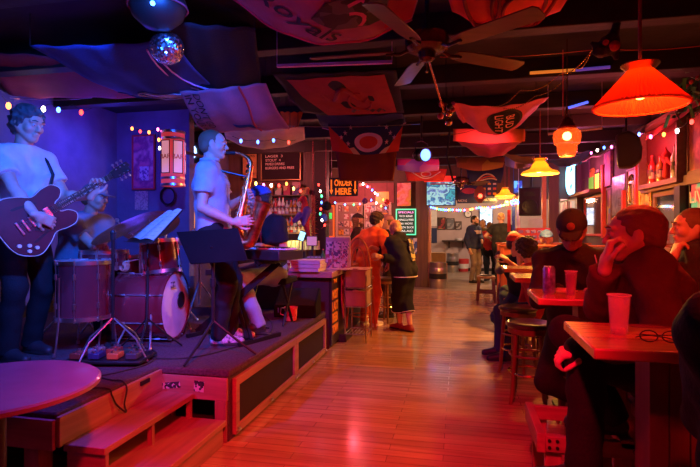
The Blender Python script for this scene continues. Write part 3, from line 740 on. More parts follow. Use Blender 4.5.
# mic stand near the floor tom
mb = V((*P(113, 0, 3.45).xy, SZ)); t = thing('microphone_stand', 'thin upright stand with slender pole by the floor tom', 'microphone stand', mb)
b = B(); tp = P(114, 237, 3.45); b.cyl(mb + UP * .15, V((mb.x, mb.y, tp.z)), .011, n=10); b.build('pole', mat('black_metal'), t)
b = B(); b.cyl(V((mb.x, mb.y, tp.z - .02)), V((mb.x, mb.y, tp.z + .02)), .018, n=12); b.sphere((mb.x, mb.y, tp.z + .03), .02, 10); b.build('clamp', mat('black_plastic'), t)
for a in (0, 75, 180, 255):
    b = B(); b.tube([mb + UP * .3, mb + yawv(a) * .18 + UP * .16, mb + yawv(a) * .27 + UP * .012], .006); b.build('leg', mat('chrome'), t)
# keyboard + stand
ka, kb = P(228, 254, 4.42), P(279, 252, 4.1); kb.z = ka.z = SZ + .70
kX = (kb - ka).normalized(); kY = UP.cross(kX)
kc = (ka + kb) / 2 - kX * .1
t = thing('keyboard_piano', 'black stage keyboard played by the seated keyboardist', 'keyboard', kc)
R3 = Matrix((kX, kY, UP)).transposed()
b = B(); b.box(kc, (1.05, .30, .08), R3); b.build('body', mat('black_plastic'), t, bev=.008)
b = B()
for i in range(45): b.box(kc + kX * (-.48 + i * .0213) + kY * .07 + UP * .046, (.0195, .14, .012), R3)
b.build('white_keys', mat('paper'), t)
b = B()
for i in range(45):
    if i % 7 in (0, 1, 3, 4, 5): b.box(kc + kX * (-.469 + i * .0213) + kY * .035 + UP * .056, (.011, .08, .012), R3)
b.build('black_keys', mat('black_plastic'), t)
kg = V((kc.x, kc.y, SZ))
t = thing('keyboard_stand', 'folding X-shaped black stand carrying the keyboard', 'stand', kg)
for s_ in (1, -1):
    b = B()
    for o_ in (-.05, .0): b.beam(kg + kY * .0 + kX * (.30 * s_ + o_) + kY * (-.22) + UP * .03, kg + kX * (-.30 * s_ + o_) + kY * .12 + UP * .62, .022, .03)
    b.beam(kg + kX * (.30 * s_) - kY * .36 + UP * .018, kg + kX * (.30 * s_) + kY * .12 + UP * .018, .03, .03); b.beam(kg + kX * (-.3 * s_ - .02) - kY * .14 + UP * .637, kg + kX * (-.3 * s_ - .02) + kY * .2 + UP * .637, .03, .03); b.build('leg', mat('black_metal'), t)
pm = P(298, 302, 5.28); pm.z = SZ
t = thing('stage_monitor', 'black wedge stage monitor at the stage end before the bar', 'speaker', pm)
X = V((.98, .1, 0)).normalized(); Yv = UP.cross(X)
b = B(); b.prism([(-.16, 0), (.16, 0), (.16, .25), (.1, .28), (-.16, .12)], pm - X * .22 , Yv, UP, .44); b.build('cabinet', mat('desk_black'), t, bev=.012)
b = B(); b.prism([(-.2, .0), (.2, 0), (.2, .28), (-.2, .28)], pm - Yv * .165 + UP * .13, X, (Yv * .26 + UP * .16).normalized(), -.004); b.build('grille', mat('grille_cloth'), t)
b = B(); b.box(pm - Yv * .162 - X * .17 + UP * .075, (.014, .006, .05)); b.build('port', mat('badge_blue') if 'badge_blue' in _M else mat('badge_blue', (.1, .3, .8), .4), t)
am = P(262, 292, 4.95); am.z = SZ
cn = P(290, 314, 4.7); cn = PZ(291, 320.5, SZ)
t = thing('tip_bucket', 'small red and white printed tin bucket on the stage corner', 'bucket', cn)
b = B(); b.lathe(cn, [(0, .004), (.055, .004), (.065, .13), (.068, .13), (.068, .135), (.062, .135), (.053, .01), (0, .01)], UP, 24); b.build('bucket_body', patch('tin_print', [(.7, .1, .12), (.75, .6, .6), (.3, .05, .2), (.8, .3, .3)], 22, rough=.4), t)
b = B(); b.tube([cn + V((-.065, 0, .12)), cn + V((-.105, 0, .12)), cn + V((-.11, 0, .06)), cn + V((-.06, 0, .045))], .006); b.build('handle', mat('steel'), t)
# pedalboard
pb = PZ(111, 362, SZ); t = thing('pedalboard', 'flat pedalboard crowded with small effects pedals and patch leads', 'pedalboard', pb, 0)
b = B(); b.box(pb + UP * .03, (.52, .28, .022), Matrix.Rotation(.2, 3, 'Z')); b.box(pb + UP * .013, (.48, .22, .015), Matrix.Rotation(.2, 3, 'Z')); b.build('board', mat('black_metal'), t, bev=.006)
pc = [(.15, .03, .02), (.03, .03, .1), (.5, .12, .03), (.05, .05, .06), (.2, .18, .2), (.3, .05, .03), (.02, .06, .04)]
for i in range(7):
    o = pb + Matrix.Rotation(.2, 3, 'Z') @ V((-.19 + (i % 4) * .125 + (i // 4) * .06, -.06 + (i // 4) * .12, .064))
    pd = thing('effects_pedal', ['red', 'blue', 'orange', 'charcoal', 'pale grey', 'orange-red', 'green'][i] + ' effects pedal on the pedalboard, ' + ['front left corner', 'second along the front row', 'third along the front row', 'front right corner', 'left in the back row', 'middle of the back row', 'right in the back row'][i], 'pedal', o - UP * .021, 0, 'effects pedals')
    b = B(); b.box(o, (.075, .1, .04), Matrix.Rotation(.2, 3, 'Z')); b.build('case', mat('pedal_%d' % i, pc[i], .35), pd, bev=.006)
    b = B(); b.cyl(o + V((.0, -.03, .02)), o + V((.0, -.03, .032)), .01, n=10); b.build('foot_switch', mat('steel'), pd)
    for s_ in (-1, 1): b = B(); b.cyl(o + V((.02 * s_, .03, .02)), o + V((.02 * s_, .03, .036)), .008, n=10); b.build('knob', mat('steel'), pd)
# round table
tc = P(-5, 0, 2.02); tc.z = 0
t = thing('round_table', 'small round cocktail table with smooth top at lower left before the stage', 'table', tc)
mat('table_laminate', (.28, .2, .24), .32, coat=.3)
b = B(); b.lathe(tc, [(0, .72), (.36, .72), (.385, .73), (.385, .745), (.375, .752), (0, .752)], UP, 64); b.build('tabletop', mat('table_laminate'), t)
b = B(); b.cyl(tc + UP * .04, tc + UP * .72, .04, n=20); b.build('pedestal', mat('black_metal'), t)
b = B(); b.lathe(tc, [(0, .0), (.24, .0), (.24, .015), (.05, .05), (0, .05)], UP, 32); b.build('base', mat('black_metal'), t)
# poster, wall cylinder lamp, neon numbers, panels on the stage end wall
YW = 5.74
def on_wall(name, label, cat, px0, px1, py0, py1, Y, m, th=.01, frame=None, fw=.02, group=None, glow=None):
    a, c = PY(px0, py0, Y), PY(px1, py1, Y); t = thing(name, label, cat, ((a.x + c.x) / 2, Y, c.z), 0, group)
    b = B(); b.bb(a.x, c.x, Y - th, Y, c.z, a.z); b.build('panel', m, t)
    if frame:
        b = B(); y0, y1 = Y - th - .012, Y - .0
        b.bb(a.x - fw, c.x + fw, y0, y1, a.z, a.z + fw); b.bb(a.x - fw, c.x + fw, y0, y1, c.z - fw, c.z); b.bb(a.x - fw, a.x, y0, y1, c.z, a.z); b.bb(c.x, c.x + fw, y0, y1, c.z, a.z)
        b.build('frame', frame, t, bev=.003)
    return t, a, c
mat('red_frame', (.6, .05, .06), .4); mat('gold_frame', (.55, .33, .12), .35, .4); mat('black_frame', (.03, .02, .02), .4)
t, a, c = on_wall('poster', 'tall pink poster with a dark figure in a red frame on the stage end wall', 'poster', 134, 154, 137, 188, YW, patch('poster_fig', [(.65, .08, .16), (.7, .15, .3), (.3, .05, .2), (.75, .3, .4)], 5, kind='NOISE'), frame=mat('red_frame'))
b = B(); b.bb(a.x + .09, c.x - .07, YW - .013, YW - .01, c.z + .1, c.z + .28); b.build('printed_box', patch('poster_txt', [(.6, .5, .6), (.2, .1, .3), (.7, .6, .7)], 40), t)
on_wall('flyer', 'pale speckled paper strip pinned under the red framed poster', 'flyer', 135, 148, 191, 210, YW, patch('speckle_paper', [(.55, .4, .38), (.5, .36, .34), (.3, .2, .25)], 60, seed=3), th=.003)
lc = P(173, 158, 5.35); r = .135; t = thing('wall_lamp', 'cylindrical red bar lamp with white framed panels beside the poster', 'lamp', (lc.x, lc.y, lc.z - .3))
b = B(); b.lathe(lc - UP * .3, [(0, 0), (.1, 0), (.12, .03), (.12, .55), (.1, .58), (0, .58)], UP, 32); b.build('lamp_body', emis('lamp_red_body', (1, .06, .08), .35, (.5, .08, .1)), t)
for z_, rr in ((-.29, .128), (.27, .128), (-.22, .124), (.2, .124)):
    b = B(); b.lathe(lc + UP * z_, [(rr - .01, -.015), (rr, -.012), (rr, .012), (rr - .01, .015)], UP, 32); b.build('band', mat('steel'), t)
for a in (-95, -35, 25):
    d = yawv(a); l = UP.cross(d); o = lc + d * .122
    b = B(); b.box(o, (.006, .10, .34), Matrix((d, l, UP)).transposed()); b.build('white_panel', emis('lamp_panel', (1, .35, .45), .5, (.7, .6, .6)), t)
    b = B()
    for s_ in (-1, 1): b.box(o + d * .004 + l * .05 * s_, (.006, .008, .35), Matrix((d, l, UP)).transposed()); b.box(o + d * .004 + UP * .17 * s_, (.006, .1, .008), Matrix((d, l, UP)).transposed())
    b.build('panel_frame', mat('black_frame'), t)
    text('BAR', .07, o + d * .006, l, UP, mat('red_frame'), t)
b = B(); b.beam(lc + V((0, .1, .1)), V((lc.x, YW, lc.z + .1)), .03, .03); b.build('bracket', mat('black_metal'), t)
o = PY(189, 153, 6.2); t = thing('neon_sign', 'blue-white glowing numerals 40 on a dark sign behind the saxophonist', 'sign', (o.x, 6.2, o.z - .15))
b = B(); b.box(o + V((0, .02, 0)), (.5, .03, .28)); b.build('backing', mat('black_frame'), t)
text('40', .24, o - V((0, .01, 0)), (1, 0, 0), UP, emis('neon_blue', (.25, .45, 1), 6), t, bold=.004)
b = B(); b.beam(o + V((0, .03, .14)), V((o.x, 6.23, ZC)), .01, .01); b.build('hanger', mat('black_metal'), t)
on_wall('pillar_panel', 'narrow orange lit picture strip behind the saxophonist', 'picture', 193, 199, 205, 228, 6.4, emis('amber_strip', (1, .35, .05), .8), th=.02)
# coil of cable on the wall
o = PY(168, 196, 5.735)
b = B()
for i in range(3): b.tube([o + V((math.cos(a) * (.09 + .006 * i), -.008 * i, math.sin(a) * (.1 + .008 * i))) for a in [2 * PI * j / 24 for j in range(24)]], .005, 6, True)
tag(b.build('cable_coil', mat('rubber')), 'black coil of cable hung on the stage end wall', 'cable')
# ---------------------------------------------------------------- bar
BX, BZ, BY0, BY1 = XS, .90, 5.42, 9.0 - 1.2
mat('bar_side', (.05, .03, .035), .6, bump=.3); mat('bar_top', (.42, .28, .26), .3, coat=.5, var=.2); mat('yellow_print', (.85, .38, .03), .5); mat('orange_print', (.9, .25, .03), .5)
t = thing('bar_counter', 'long bar counter with pale worn top starting behind the stage', 'counter', (-2, 6.5, 0))
b = B(); b.bb(-2.9, BX - .02, BY0 + .14, BY1, 0.003, BZ - .07); b.build('cabinet', mat('bar_side'), t)
b = B(); b.bb(-2.95, BX + .05, BY0, BY1 + .02, BZ - .07, BZ); b.build('countertop', mat('bar_top'), t, bev=.008)
b = B(); b.bb(BX - .015, BX + .012, BY0 + .14, BY0 + .5, .04, BZ - .08); b.build('poster_board', mat('black_frame'), t)
b = B(); b.bb(BX - .02, BX + .10, BY0 + .5, BY0 + .85, .003, .10); b.build('foot_ledge', mat('beam_dark'), t, bev=.01)
for i, w_ in enumerate(('THE', 'MOST', 'LAST', 'BEER', 'TOWN')):
    zz = BZ - .13 - i * .135; hh_ = .05 if i == 0 else .11
    text(w_, .1, (BX + .014, BY0 + .30, zz - (0 if i == 0 else .02)), (0, 1, 0), UP, mat('yellow_print'), t, fit=(.16 if i == 0 else .27, hh_), bold=.004)
t = thing('beer_sign', 'red and orange pennant sign hanging from the bar side', 'sign', (BX + .03, 6.15, .3))
b = B(); b.prism([(-.12, .25), (.0, 0), (.12, .12), (.12, .55), (-.12, .55)], (BX + .02, 6.1, .26), (0, 1, 0), UP, .01); b.build('board', mat('red_frame'), t)
b = B(); b.prism([(-.11, .06), (.0, -.17), (.11, -.06), (.11, .1), (-.11, .14)], (BX + .031, 6.1, .45), (0, 1, 0), UP, .003); b.build('orange_field', mat('orange_print'), t)
text('BEER', .1, (BX + .034, 6.1, .72), (0, 1, 0), UP, mat('orange_print'), t, fit=(.2, .07))
# pizza boxes
mat('box_white', (.62, .5, .5), .7)
for i in range(3):
    o = P(308, 0, 5.75) + V((.012 * (i % 2), .01 * i, 0)); o.z = BZ + .0215 + i * .043
    lab = ('bottom', 'middle', 'topmost')[i]
    tt = thing('pizza_box', lab + ' box of the pale flat stack on the counter end', 'box', (o.x, o.y, o.z - .02), 0, 'stacked flat boxes on the counter')
    b = B(); b.box(o - UP * .004, (.34, .34, .033), Matrix.Rotation(.04 * i, 3, 'Z')); b.build('tray', mat('box_white'), tt, bev=.003)
    b = B(); b.box(o + UP * .0165, (.345, .345, .006), Matrix.Rotation(.04 * i, 3, 'Z')); b.build('lid', mat('box_white'), tt, bev=.002)
# flyer rack
o = P(337, 0, 5.95); o.z = BZ
t = thing('flyer_rack', 'white wire rack stuffed with printed flyers on the counter corner', 'rack', o)
R_ = Matrix.Rotation(.05, 3, 'Z')
b = B(); b.box(o + V((0, .06, .19)), (.30, .012, .38), R_); b.box(o + V((0, 0, .008)), (.30, .18, .014), R_); b.build('stand', mat('box_white'), t, bev=.003)
for i in range(3):
    for j in range(3):
        p_ = o + V((-.095 + .095 * i, .03 - .04 * (2 - j), .07 + .105 * j)); k_ = (i * 3 + j)
        b = B(); b.box(p_, (.085, .012, .10), Matrix.Rotation(-.15, 3, 'X')); tag(b.build('flyer', patch('flyer_%d' % k_, [(.75, .55, .6), (.5, .1, .15), (.8, .7, .7), (.15, .1, .2)][k_ % 3:] + [(.8, .6, .65)], 26 + 5 * k_, seed=k_)), ['small leaflet in the counter rack, ' + r_ + ' row, ' + c_ for c_ in ('left', 'centre', 'right') for r_ in ('bottom', 'middle', 'top')][k_], 'leaflet', 'leaflets in the counter rack')
def bottle(o, h, r, m, name='bottle', label='', group=None, cap='red_frame', proto=None):
    t = thing(name, label, 'bottle', o, 0, group); o = V(o)
    b = B(); b.lathe(o, [(0, 0), (r, 0), (r, h * .6), (r * .8, h * .68), (r * .34, h * .78), (r * .32, h * .95), (r * .38, h * .955), (0, h * .96)], UP, 12); b.build('glass', mat(m) if isinstance(m, str) else m, t)
    b = B(); b.lathe(o, [(r * 1.02, h * .16), (r * 1.03, h * .17), (r * 1.03, h * .48), (r * 1.02, h * .49)], UP, 12); b.build('bottle_label', patch('lab_' + (m if isinstance(m, str) else 'x'), [(.5, .35, .3), (.3, .04, .04), (.1, .05, .04), (.45, .4, .3), (.05, .04, .06)], 30), t)
    b = B(); b.cyl(o + UP * h * .94, o + UP * h, r * .4, n=8); b.build('bottle_cap', mat(cap), t)
    return t
mat('glass_clear', (.6, .62, .62), .08, spec=.9, alpha=.55); mat('glass_amber', (.35, .13, .02), .1, spec=.9); mat('glass_green', (.04, .2, .06), .1, spec=.9); mat('glass_pale', (.7, .6, .5), .1, spec=.9); mat('glass_red', (.4, .03, .03), .1, spec=.9)
# back bar shelves
SX0, SX1 = -3.9, -2.65
t = thing('back_bar', 'tall wooden back bar shelving crowded with liquor bottles', 'shelf', (-3.3, 8.85, 0))
Zs = [1.02, 1.32, 1.66]
for z_ in Zs:
    b = B(); b.bb(SX0, SX1, 8.6 if z_ > 1.1 else 8.35, 8.98, z_ - .03, z_); b.build('shelf_board', mat('wall_boards'), t, bev=.003)
b = B(); b.bb(SX0, SX1, 8.4, 8.98, .003, .99); b.build('cabinet', mat('bar_side'), t)
for x in (SX0 - .05, SX1): b = B(); b.bb(x, x + .05, 8.6, 8.98, .003, 2.0); b.build('upright', mat('wall_boards'), t)
b = B(); b.bb(SX0, SX1, 8.97, 8.99, 1.02, 2.0); b.build('back_mirror', mat('mirror', (.6, .6, .6), .08, 1), t)
kinds = ['glass_clear', 'glass_amber', 'glass_green', 'glass_pale', 'glass_red', 'glass_amber', 'glass_clear', 'glass_pale']
protos = {}
for zi, z_ in enumerate(Zs[1:]):
    row = ('lower', 'upper')[zi]
    for ri, yy in enumerate((8.66, 8.80)):
        n_ = 15
        for i in range(n_):
            m = kinds[(i * 3 + ri * 2 + zi * 5 + (i // 3)) % 8]; h = .24 + .02 * ((i * 7 + ri * 3) % 4) + .02 * ri
            loc = (SX0 + .06 + i * (SX1 - SX0 - .1) / n_ + random.uniform(-.008, .008), yy + random.uniform(-.01, .01), z_)
            cm = {'glass_clear': 'clear', 'glass_amber': 'amber', 'glass_green': 'dark green', 'glass_pale': 'pale', 'glass_red': 'red'}[m]
            lab = '%s liquor bottle in the %s row of the %s back bar shelf' % (cm, ('front', 'rear')[ri], row)
            grp = '%s liquor bottles, %s row of the %s shelf' % (cm, ('front', 'rear')[ri], row)
            if m in protos: c = copy_tree(protos[m], None, loc); c['label'] = lab; c['group'] = grp
            else: protos[m] = bottle(loc, h, .036, m, label=lab, group=grp)
# stacked pint glasses by the back counter
gp = None
for i in range(8):
    for j in range(2):
        loc = V((-3.05 + i * .085 , 8.42 + j * .09, 1.02))
        if gp is None:
            gp = thing('pint_glass', 'upturned pint glass in the cluster on the back counter', 'glass', loc, 0, 'upturned glasses on the back counter')
            b = B(); b.lathe(loc, [(.03, .15), (.042, 0.0), (.045, 0.0), (.033, .153), (0, .153)], UP, 12); b.build('tumbler', mat('glass_lit', (.75, .8, .45), .1, spec=.9, alpha=.75), gp)
        else: copy_tree(gp, None, loc)
for i, (px, py, w_, m_, lb) in enumerate([(302, 236, .09, 'screen_blue', 'tilted phone-like screen glowing pale blue behind the counter'), (312, 241, .16, 'screen_pink', 'small pinkish till display on the bar')]):
    o = P(px, py, 6.9); t = thing('till_screen', lb, 'screen', (o.x, o.y, BZ))
    b = B(); b.box(o, (w_, .012, .14), Matrix.Rotation(.35 if i == 0 else 0, 3, 'Y')); b.build('casing', mat('black_plastic'), t, bev=.004)
    b = B(); b.box(o - V((0, .008, 0)), (w_ * .85, .004, .12), Matrix.Rotation(.35 if i == 0 else 0, 3, 'Y')); b.build('display', emis(m_, (.35, .75, 1) if i == 0 else (.9, .35, .4), 1.6 if i == 0 else .35), t)
    b = B(); b.cyl((o.x, o.y + .01, BZ), (o.x, o.y + .01, o.z), .012, n=8); b.lathe((o.x, o.y + .01, BZ), [(0, 0), (.06, 0), (.06, .01), (0, .014)], UP, 16); b.build('stand', mat('black_plastic'), t)
# taps
o = P(318, 0, 6.6); o.z = BZ; t = thing('register', 'dark cash register body behind the boxes', 'register', o)
b = B(); b.prism([(0, 0), (.3, 0), (.3, .12), (.05, .1), (0, .06)], o - V((.17, .15, 0)), (0, 1, 0), UP, .34); b.build('body', mat('black_plastic'), t, bev=.01)
b = B()
for i in range(5):
    for j in range(3): b.box(o + V((-.12 + .05 * i, -.1 + .04 * j, .082 + .012 * j)), (.035, .025, .012))
b.build('keys', mat('paper'), t)
o = P(313, 0, 6.2); o.z = BZ; t = thing('candle_glass', 'glass candle glowing amber on the bar beyond the boxes', 'candle', o)
b = B(); b.lathe(o, [(0, .0), (.04, 0), (.045, .09), (.042, .09), (.037, .01), (0, .01)], UP, 16); b.build('holder', mat('glass_lit'), t)
b = B(); b.sphere(o + UP * .05, .02, 8, (1, 1, 1.6)); b.build('flame', emis('flame', (1, .5, .1), 6), t)
# menu boards
def board(label, px0, px1, py0, py1, Y, lines, fr, seed=0, cat='menu board', name='menu_board', base=None):
    t, a, c = on_wall(name, label, cat, px0, px1, py0, py1, Y, base or mat('chalkboard', (.03, .012, .014), .8), frame=fr, fw=.02)
    w_, h = c.x - a.x, a.z - c.z
    for i, (tx, fx0, fx1, fy, m_) in enumerate(lines):
        text(tx, .05, ((a.x + w_ * (fx0 + fx1) / 2), Y - .013, a.z - h * fy), (1, 0, 0), UP, m_, t, fit=(w_ * (fx1 - fx0), h * .08), depth=.001)
    return t
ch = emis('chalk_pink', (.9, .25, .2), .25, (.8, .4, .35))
board('dark menu board with lines of pink lettering over the bar, wide one', 262, 300, 149, 179, 8.93, [('DRAFT BEER', .2, .8, .08, ch), ('LAGER  3', .1, .55, .25, ch), ('STOUT  4', .1, .5, .38, ch), ('MIXED DRINKS', .1, .6, .5, ch), ('BURGERS AND FRIES', .1, .85, .63, ch)], mat('gold_frame'))
board('dim narrow menu board right of the wide one over the bar', 316, 331, 147, 172, 9.6, [('WINE', .1, .6, .3, ch), ('CIDER', .1, .7, .45, ch), ('SHOTS', .1, .6, .6, ch)], mat('black_frame'))
board('amber poster with bold dark numerals behind the saxophone', 243, 257, 151, 178, 8.9, [('300', .2, .8, .55, mat('black_frame')), ('BEERS', .15, .85, .2, mat('black_frame')), ('TONIGHT', .1, .9, .85, mat('black_frame'))], mat('black_frame'), base=mat('amber_paper', (.75, .33, .1), .7), cat='poster', name='poster')
# ORDER HERE sign
Y_ = 7.3; a, c = PY(329, 178, Y_), PY(358, 196, Y_)
t = thing('order_sign', 'black hanging sign with orange words ORDER HERE and two arrows', 'sign', ((a.x + c.x) / 2, Y_, c.z))
b = B(); b.bb(a.x, c.x, Y_ - .008, Y_ + .008, c.z, a.z); b.build('board', mat('black_frame'), t)
og = emis('sign_orange', (1, .17, .01), .8, (.9, .25, .03)); w_, h = c.x - a.x, a.z - c.z
text('ORDER', .1, (a.x + w_ / 2, Y_ - .01, a.z - h * .27), (1, 0, 0), UP, og, t, fit=(w_ * .62, h * .36), bold=.003); text('HERE', .1, (a.x + w_ / 2, Y_ - .01, a.z - h * .74), (1, 0, 0), UP, og, t, fit=(w_ * .55, h * .36), bold=.003)
for x in (a.x + w_ * .09, c.x - w_ * .09):
    b = B(); b.prism([(-.01, .0), (-.01, -h * .55), (-.028, -h * .55), (0, -h * .8), (.028, -h * .55), (.01, -h * .55), (.01, 0)], (x, Y_ - .012, a.z - h * .1), (1, 0, 0), UP, .003); b.build('arrow', og, t)
for x in (a.x + .04, c.x - .04):
    b = B(); b.cyl((x, Y_, a.z), (x, Y_, ZC - .17), .003, n=6); b.build('chain', mat('steel'), t)
# partition wall: framed glass with flyers, picture, lit menu, blue flyer
YQ = YP - .005
for j, (x0, x1) in enumerate(((338, 362), (365, 389))):
    t, a, c = on_wall('notice_case', ('wide framed case of pinned flyers behind the capped man', 'framed case of pinned flyers left of the post')[j], 'notice board', x0, x1, 205, 236, YQ, mat('case_back', (.34, .2, .17), .7), frame=wood('case_wood', (.6, .42, .34), (.75, .55, .45), 3, 'Z', .5), fw=.06)
    w_, h = c.x - a.x, a.z - c.z; k_ = 0
    for r_ in range(4):
        for q_ in range(4):
            if (r_ * 3 + q_ * 5 + j) % 7 == 3: continue
            cx, cz = a.x + w_ * (q_ + .5) / 4 + random.uniform(-.01, .01), a.z - h * (r_ + .5) / 4
            b = B(); b.box((cx, YQ - .014, cz), (w_ / 4 * random.uniform(.7, .95), .004, h / 4 * random.uniform(.65, .95)), Matrix.Rotation(random.uniform(-.08, .08), 3, 'Y')); k_ += 1
            b.build('notice', patch('notice_%d' % ((r_ * 4 + q_ + j * 5) % 9), [[(.8, .55, .45), (.3, .1, .1), (.75, .6, .5)], [(.7, .2, .1), (.8, .6, .4)], [(.2, .1, .2), (.7, .5, .5), (.8, .65, .6)], [(.8, .35, .05), (.3, .1, .05)], [(.65, .55, .55), (.15, .1, .1), (.6, .5, .5)], [(.5, .1, .15), (.75, .6, .6)], [(.2, .25, .4), (.7, .6, .6)], [(.75, .6, .5), (.45, .3, .25)], [(.1, .08, .1), (.6, .3, .3)]][(r_ * 4 + q_ + j * 5) % 9], 18 + 3 * (k_ % 4), seed=k_), t)
on_wall('picture', 'yellow and red painted picture on the post above the lit menu', 'picture', 397, 411, 183, 206, YP - .075, patch('paint_gold', [(.02, .1, .1), (.7, .4, .05), (.75, .2, .08), (.8, .3, .3), (.6, .08, .1)], 3.5, kind='NOISE', seed=2.3, em=.12), frame=mat('black_frame'), fw=.01)
t, a, c = on_wall('lit_menu', 'white-lettered menu panel glowing green at its edge beside the post', 'menu board', 397, 415, 210, 234, YP - .09, mat('menu_green', (.02, .12, .08), .5), frame=emis('neon_green', (.1, .9, .45), 1.1), fw=.025)
wt = emis('menu_white', (.8, 1, .9), .8); w_, h = c.x - a.x, a.z - c.z
for i, s_ in enumerate(('SPECIALS', 'TACOS  BURGER', 'WINGS & FRIES', 'CHILI  NACHOS', 'PIZZA SLICE', 'SALAD')):
    text(s_, .05, ((a.x + c.x) / 2, YP - .102, a.z - h * (.1 + .155 * i)), (1, 0, 0), UP, wt if i else emis('menu_pink', (1, .4, .9), 1.2), t, fit=(w_ * (.85 - .1 * (i % 2)), h * .08), depth=.001)
on_wall('flyer', 'narrow blue flyer below the green lit menu', 'flyer', 410, 417, 238, 254, YP - .075, patch('blue_flyer', [(.05, .15, .5), (.6, .7, .8), (.05, .1, .4)], 12), th=.004)
# banners above the opening
def banner(label, px0, px1, py0, py1, Y, m, name='banner', cat='banner'):
    return on_wall(name, label, cat, px0, px1, py0, py1, Y, m, th=.006)
t, a, c = on_wall('television', 'wall television showing a pale blue-green scene above the opening', 'television', 427, 455, 182, 205, YP - .08, patch('tv_pic', [(.02, .1, .2), (.05, .45, .5), (.02, .08, .3), (.3, .75, .7), (.1, .2, .5), (.03, .12, .2)], 4.2, em=.75, kind='NOISE', seed=4), th=.05, frame=mat('black_frame'), fw=.02)
t, a, c = banner('navy team banner with small white print hung above the opening', 457, 497, 181, 203, YP - .06, mat('navy_vinyl', (.02, .035, .12), .6)); w_, h = c.x - a.x, a.z - c.z
wh = mat('print_white', (.7, .65, .7), .6)
text('RACING', .1, (a.x + w_ * .14, YP - .068, c.z + h * .12), (1, 0, 0), UP, wh, t, fit=(w_ * .22, h * .1)); text('ALL TOWN', .1, (a.x + w_ * .82, YP - .068, c.z + h * .15), (1, 0, 0), UP, wh, t, fit=(w_ * .3, h * .09))
for i in range(12):
    b = B(); b.box((a.x + w_ * (.55 + .13 * (i % 4)), YP - .068, a.z - h * (.15 + .22 * (i // 4))), (.07, .003, .05)); b.build('printed_logo', [mat('print_white'), mat('red_frame'), mat('yellow_print')][i % 3], t)
b = B(); b.sphere((a.x + w_ * .3, YP - .07, a.z - h * .45), .1, 12, (1.6, .05, .7)); b.build('emblem', mat('print_red', (.5, .06, .1), .5), t)
on_wall('sign', 'blue glowing screen by the ceiling right of the yellow lamp', 'sign', 514, 522, 181, 193, YP - .06, patch('blue_scr', [(.02, .05, .4), (.1, .4, .9), (.02, .05, .3)], 8, em=1.2), frame=mat('black_frame'))
# back room
YR = YB - .01
t, a, c = on_wall('television', 'bright television on the far back room wall', 'television', 480, 492, 209, 225, YR, patch('tv2', [(.3, .5, .8), (.7, .8, .95), (.15, .35, .75), (.8, .85, 1)], 2.2, em=1.6, kind='NOISE', seed=7), th=.05, frame=mat('black_frame'), fw=.03)
cc = PY(468, 214, YR); t = thing('wall_clock', 'round white wall clock in the back room', 'clock', (cc.x, YR, cc.z - .12))
b = B(); b.lathe(cc, [(0, 0), (.1, 0), (.1, .02), (0, .02)], (0, -1, 0), 24); b.build('dial', mat('paper'), t)
b = B(); b.lathe(cc, [(.1, 0), (.125, 0), (.125, .035), (.1, .03)], (0, -1, 0), 24); b.build('rim', mat('black_frame'), t)
b = B(); b.beam(cc - V((0, .025, 0)), cc + V((.05, -.025, .04)), .01, .006); b.beam(cc - V((0, .025, 0)), cc + V((-.01, -.025, .07)), .01, .006); b.build('clock_hand', mat('black_frame'), t)
for x0, x1, y0, y1, m_, lb in ((438, 445, 218, 229, patch('pp1', [(.3, .03, .04), (.05, .02, .02), (.4, .2, .1)], 9), 'dark red framed poster on the back room wall, left of three'), (447, 454, 219, 229, patch('pp2', [(.15, .15, .18), (.3, .28, .3)], 9), 'grey framed print between two posters on the back room wall'), (456, 461, 222, 229, patch('pp3', [(.1, .08, .08), (.35, .3, .3)], 9), 'small framed print nearest the clock on the back room wall'), (431, 437, 210, 226, mat('paper'), 'white notice sheet beside the opening on the far wall'), (431, 437, 228, 243, mat('navy_vinyl'), 'tall dark blue sheet beside the opening on the far wall')):
    on_wall('framed_picture', lb, 'picture', x0, x1, y0, y1, YR, m_, frame=mat('black_frame') if 'print' in lb or 'poster' in lb else None)
a, c = PY(442, 239, YR - .3), PY(470, 242, YR - .3)
t = thing('wall_shelf', 'long dark ledge shelf on the back room wall', 'shelf', ((a.x + c.x) / 2, YR, c.z))
b = B(); b.bb(a.x, c.x, YR - .3, YR, c.z, c.z + .05); b.build('ledge', mat('black_frame'), t)
b = B(); b.bb(a.x + .2, a.x + .25, YR - .2, YR, c.z - .2, c.z); b.bb(c.x - .25, c.x - .2, YR - .2, YR, c.z - .2, c.z); b.build('bracket', mat('black_frame'), t)
b = B(); o = PY(459, 237.5, YR - .15); b.lathe((o.x, o.y, c.z + .05), [(0, 0), (.09, 0), (.12, .07), (.11, .07), (.08, .01), (0, .01)], UP, 16); tag(b.build('bowl', mat('paper')), 'small pale bowl sitting on the dark wall ledge', 'bowl')
# kegs and crates
def keg(label, px, py, group='steel kegs', big=1):
    o = PZ(px, py, 0); o.z = .002; t = thing('beer_keg', label, 'keg', o, 0, group); r = .2 * big
    b = B(); b.lathe(o, [(0, .04), (r * .86, .04), (r * .98, .09), (r, .14), (r * 1.03, .18), (r, .2), (r, .36), (r * 1.03, .39), (r, .42), (r * .98, .48), (r * .86, .54), (.04, .56), (.04, .575), (0, .575)], UP, 28); b.build('barrel', mat('steel'), t)
    for z0, z1 in ((0, .1), (.48, .6)):
        b = B(); b.lathe(o, [(r * .95, z0), (r * .97, z0), (r * .97, z1), (r * .93, z1), (r * .93, z0)], UP, 28); b.build('rim', mat('steel'), t)
    b = B(); b.lathe(o, [(r * 1.01, .22), (r * 1.015, .225), (r * 1.015, .34), (r * 1.01, .345)], UP, 28); b.build('band', mat('black_plastic'), t)
keg('steel keg with a dark band standing by the opening, nearest of them', 438, 288)
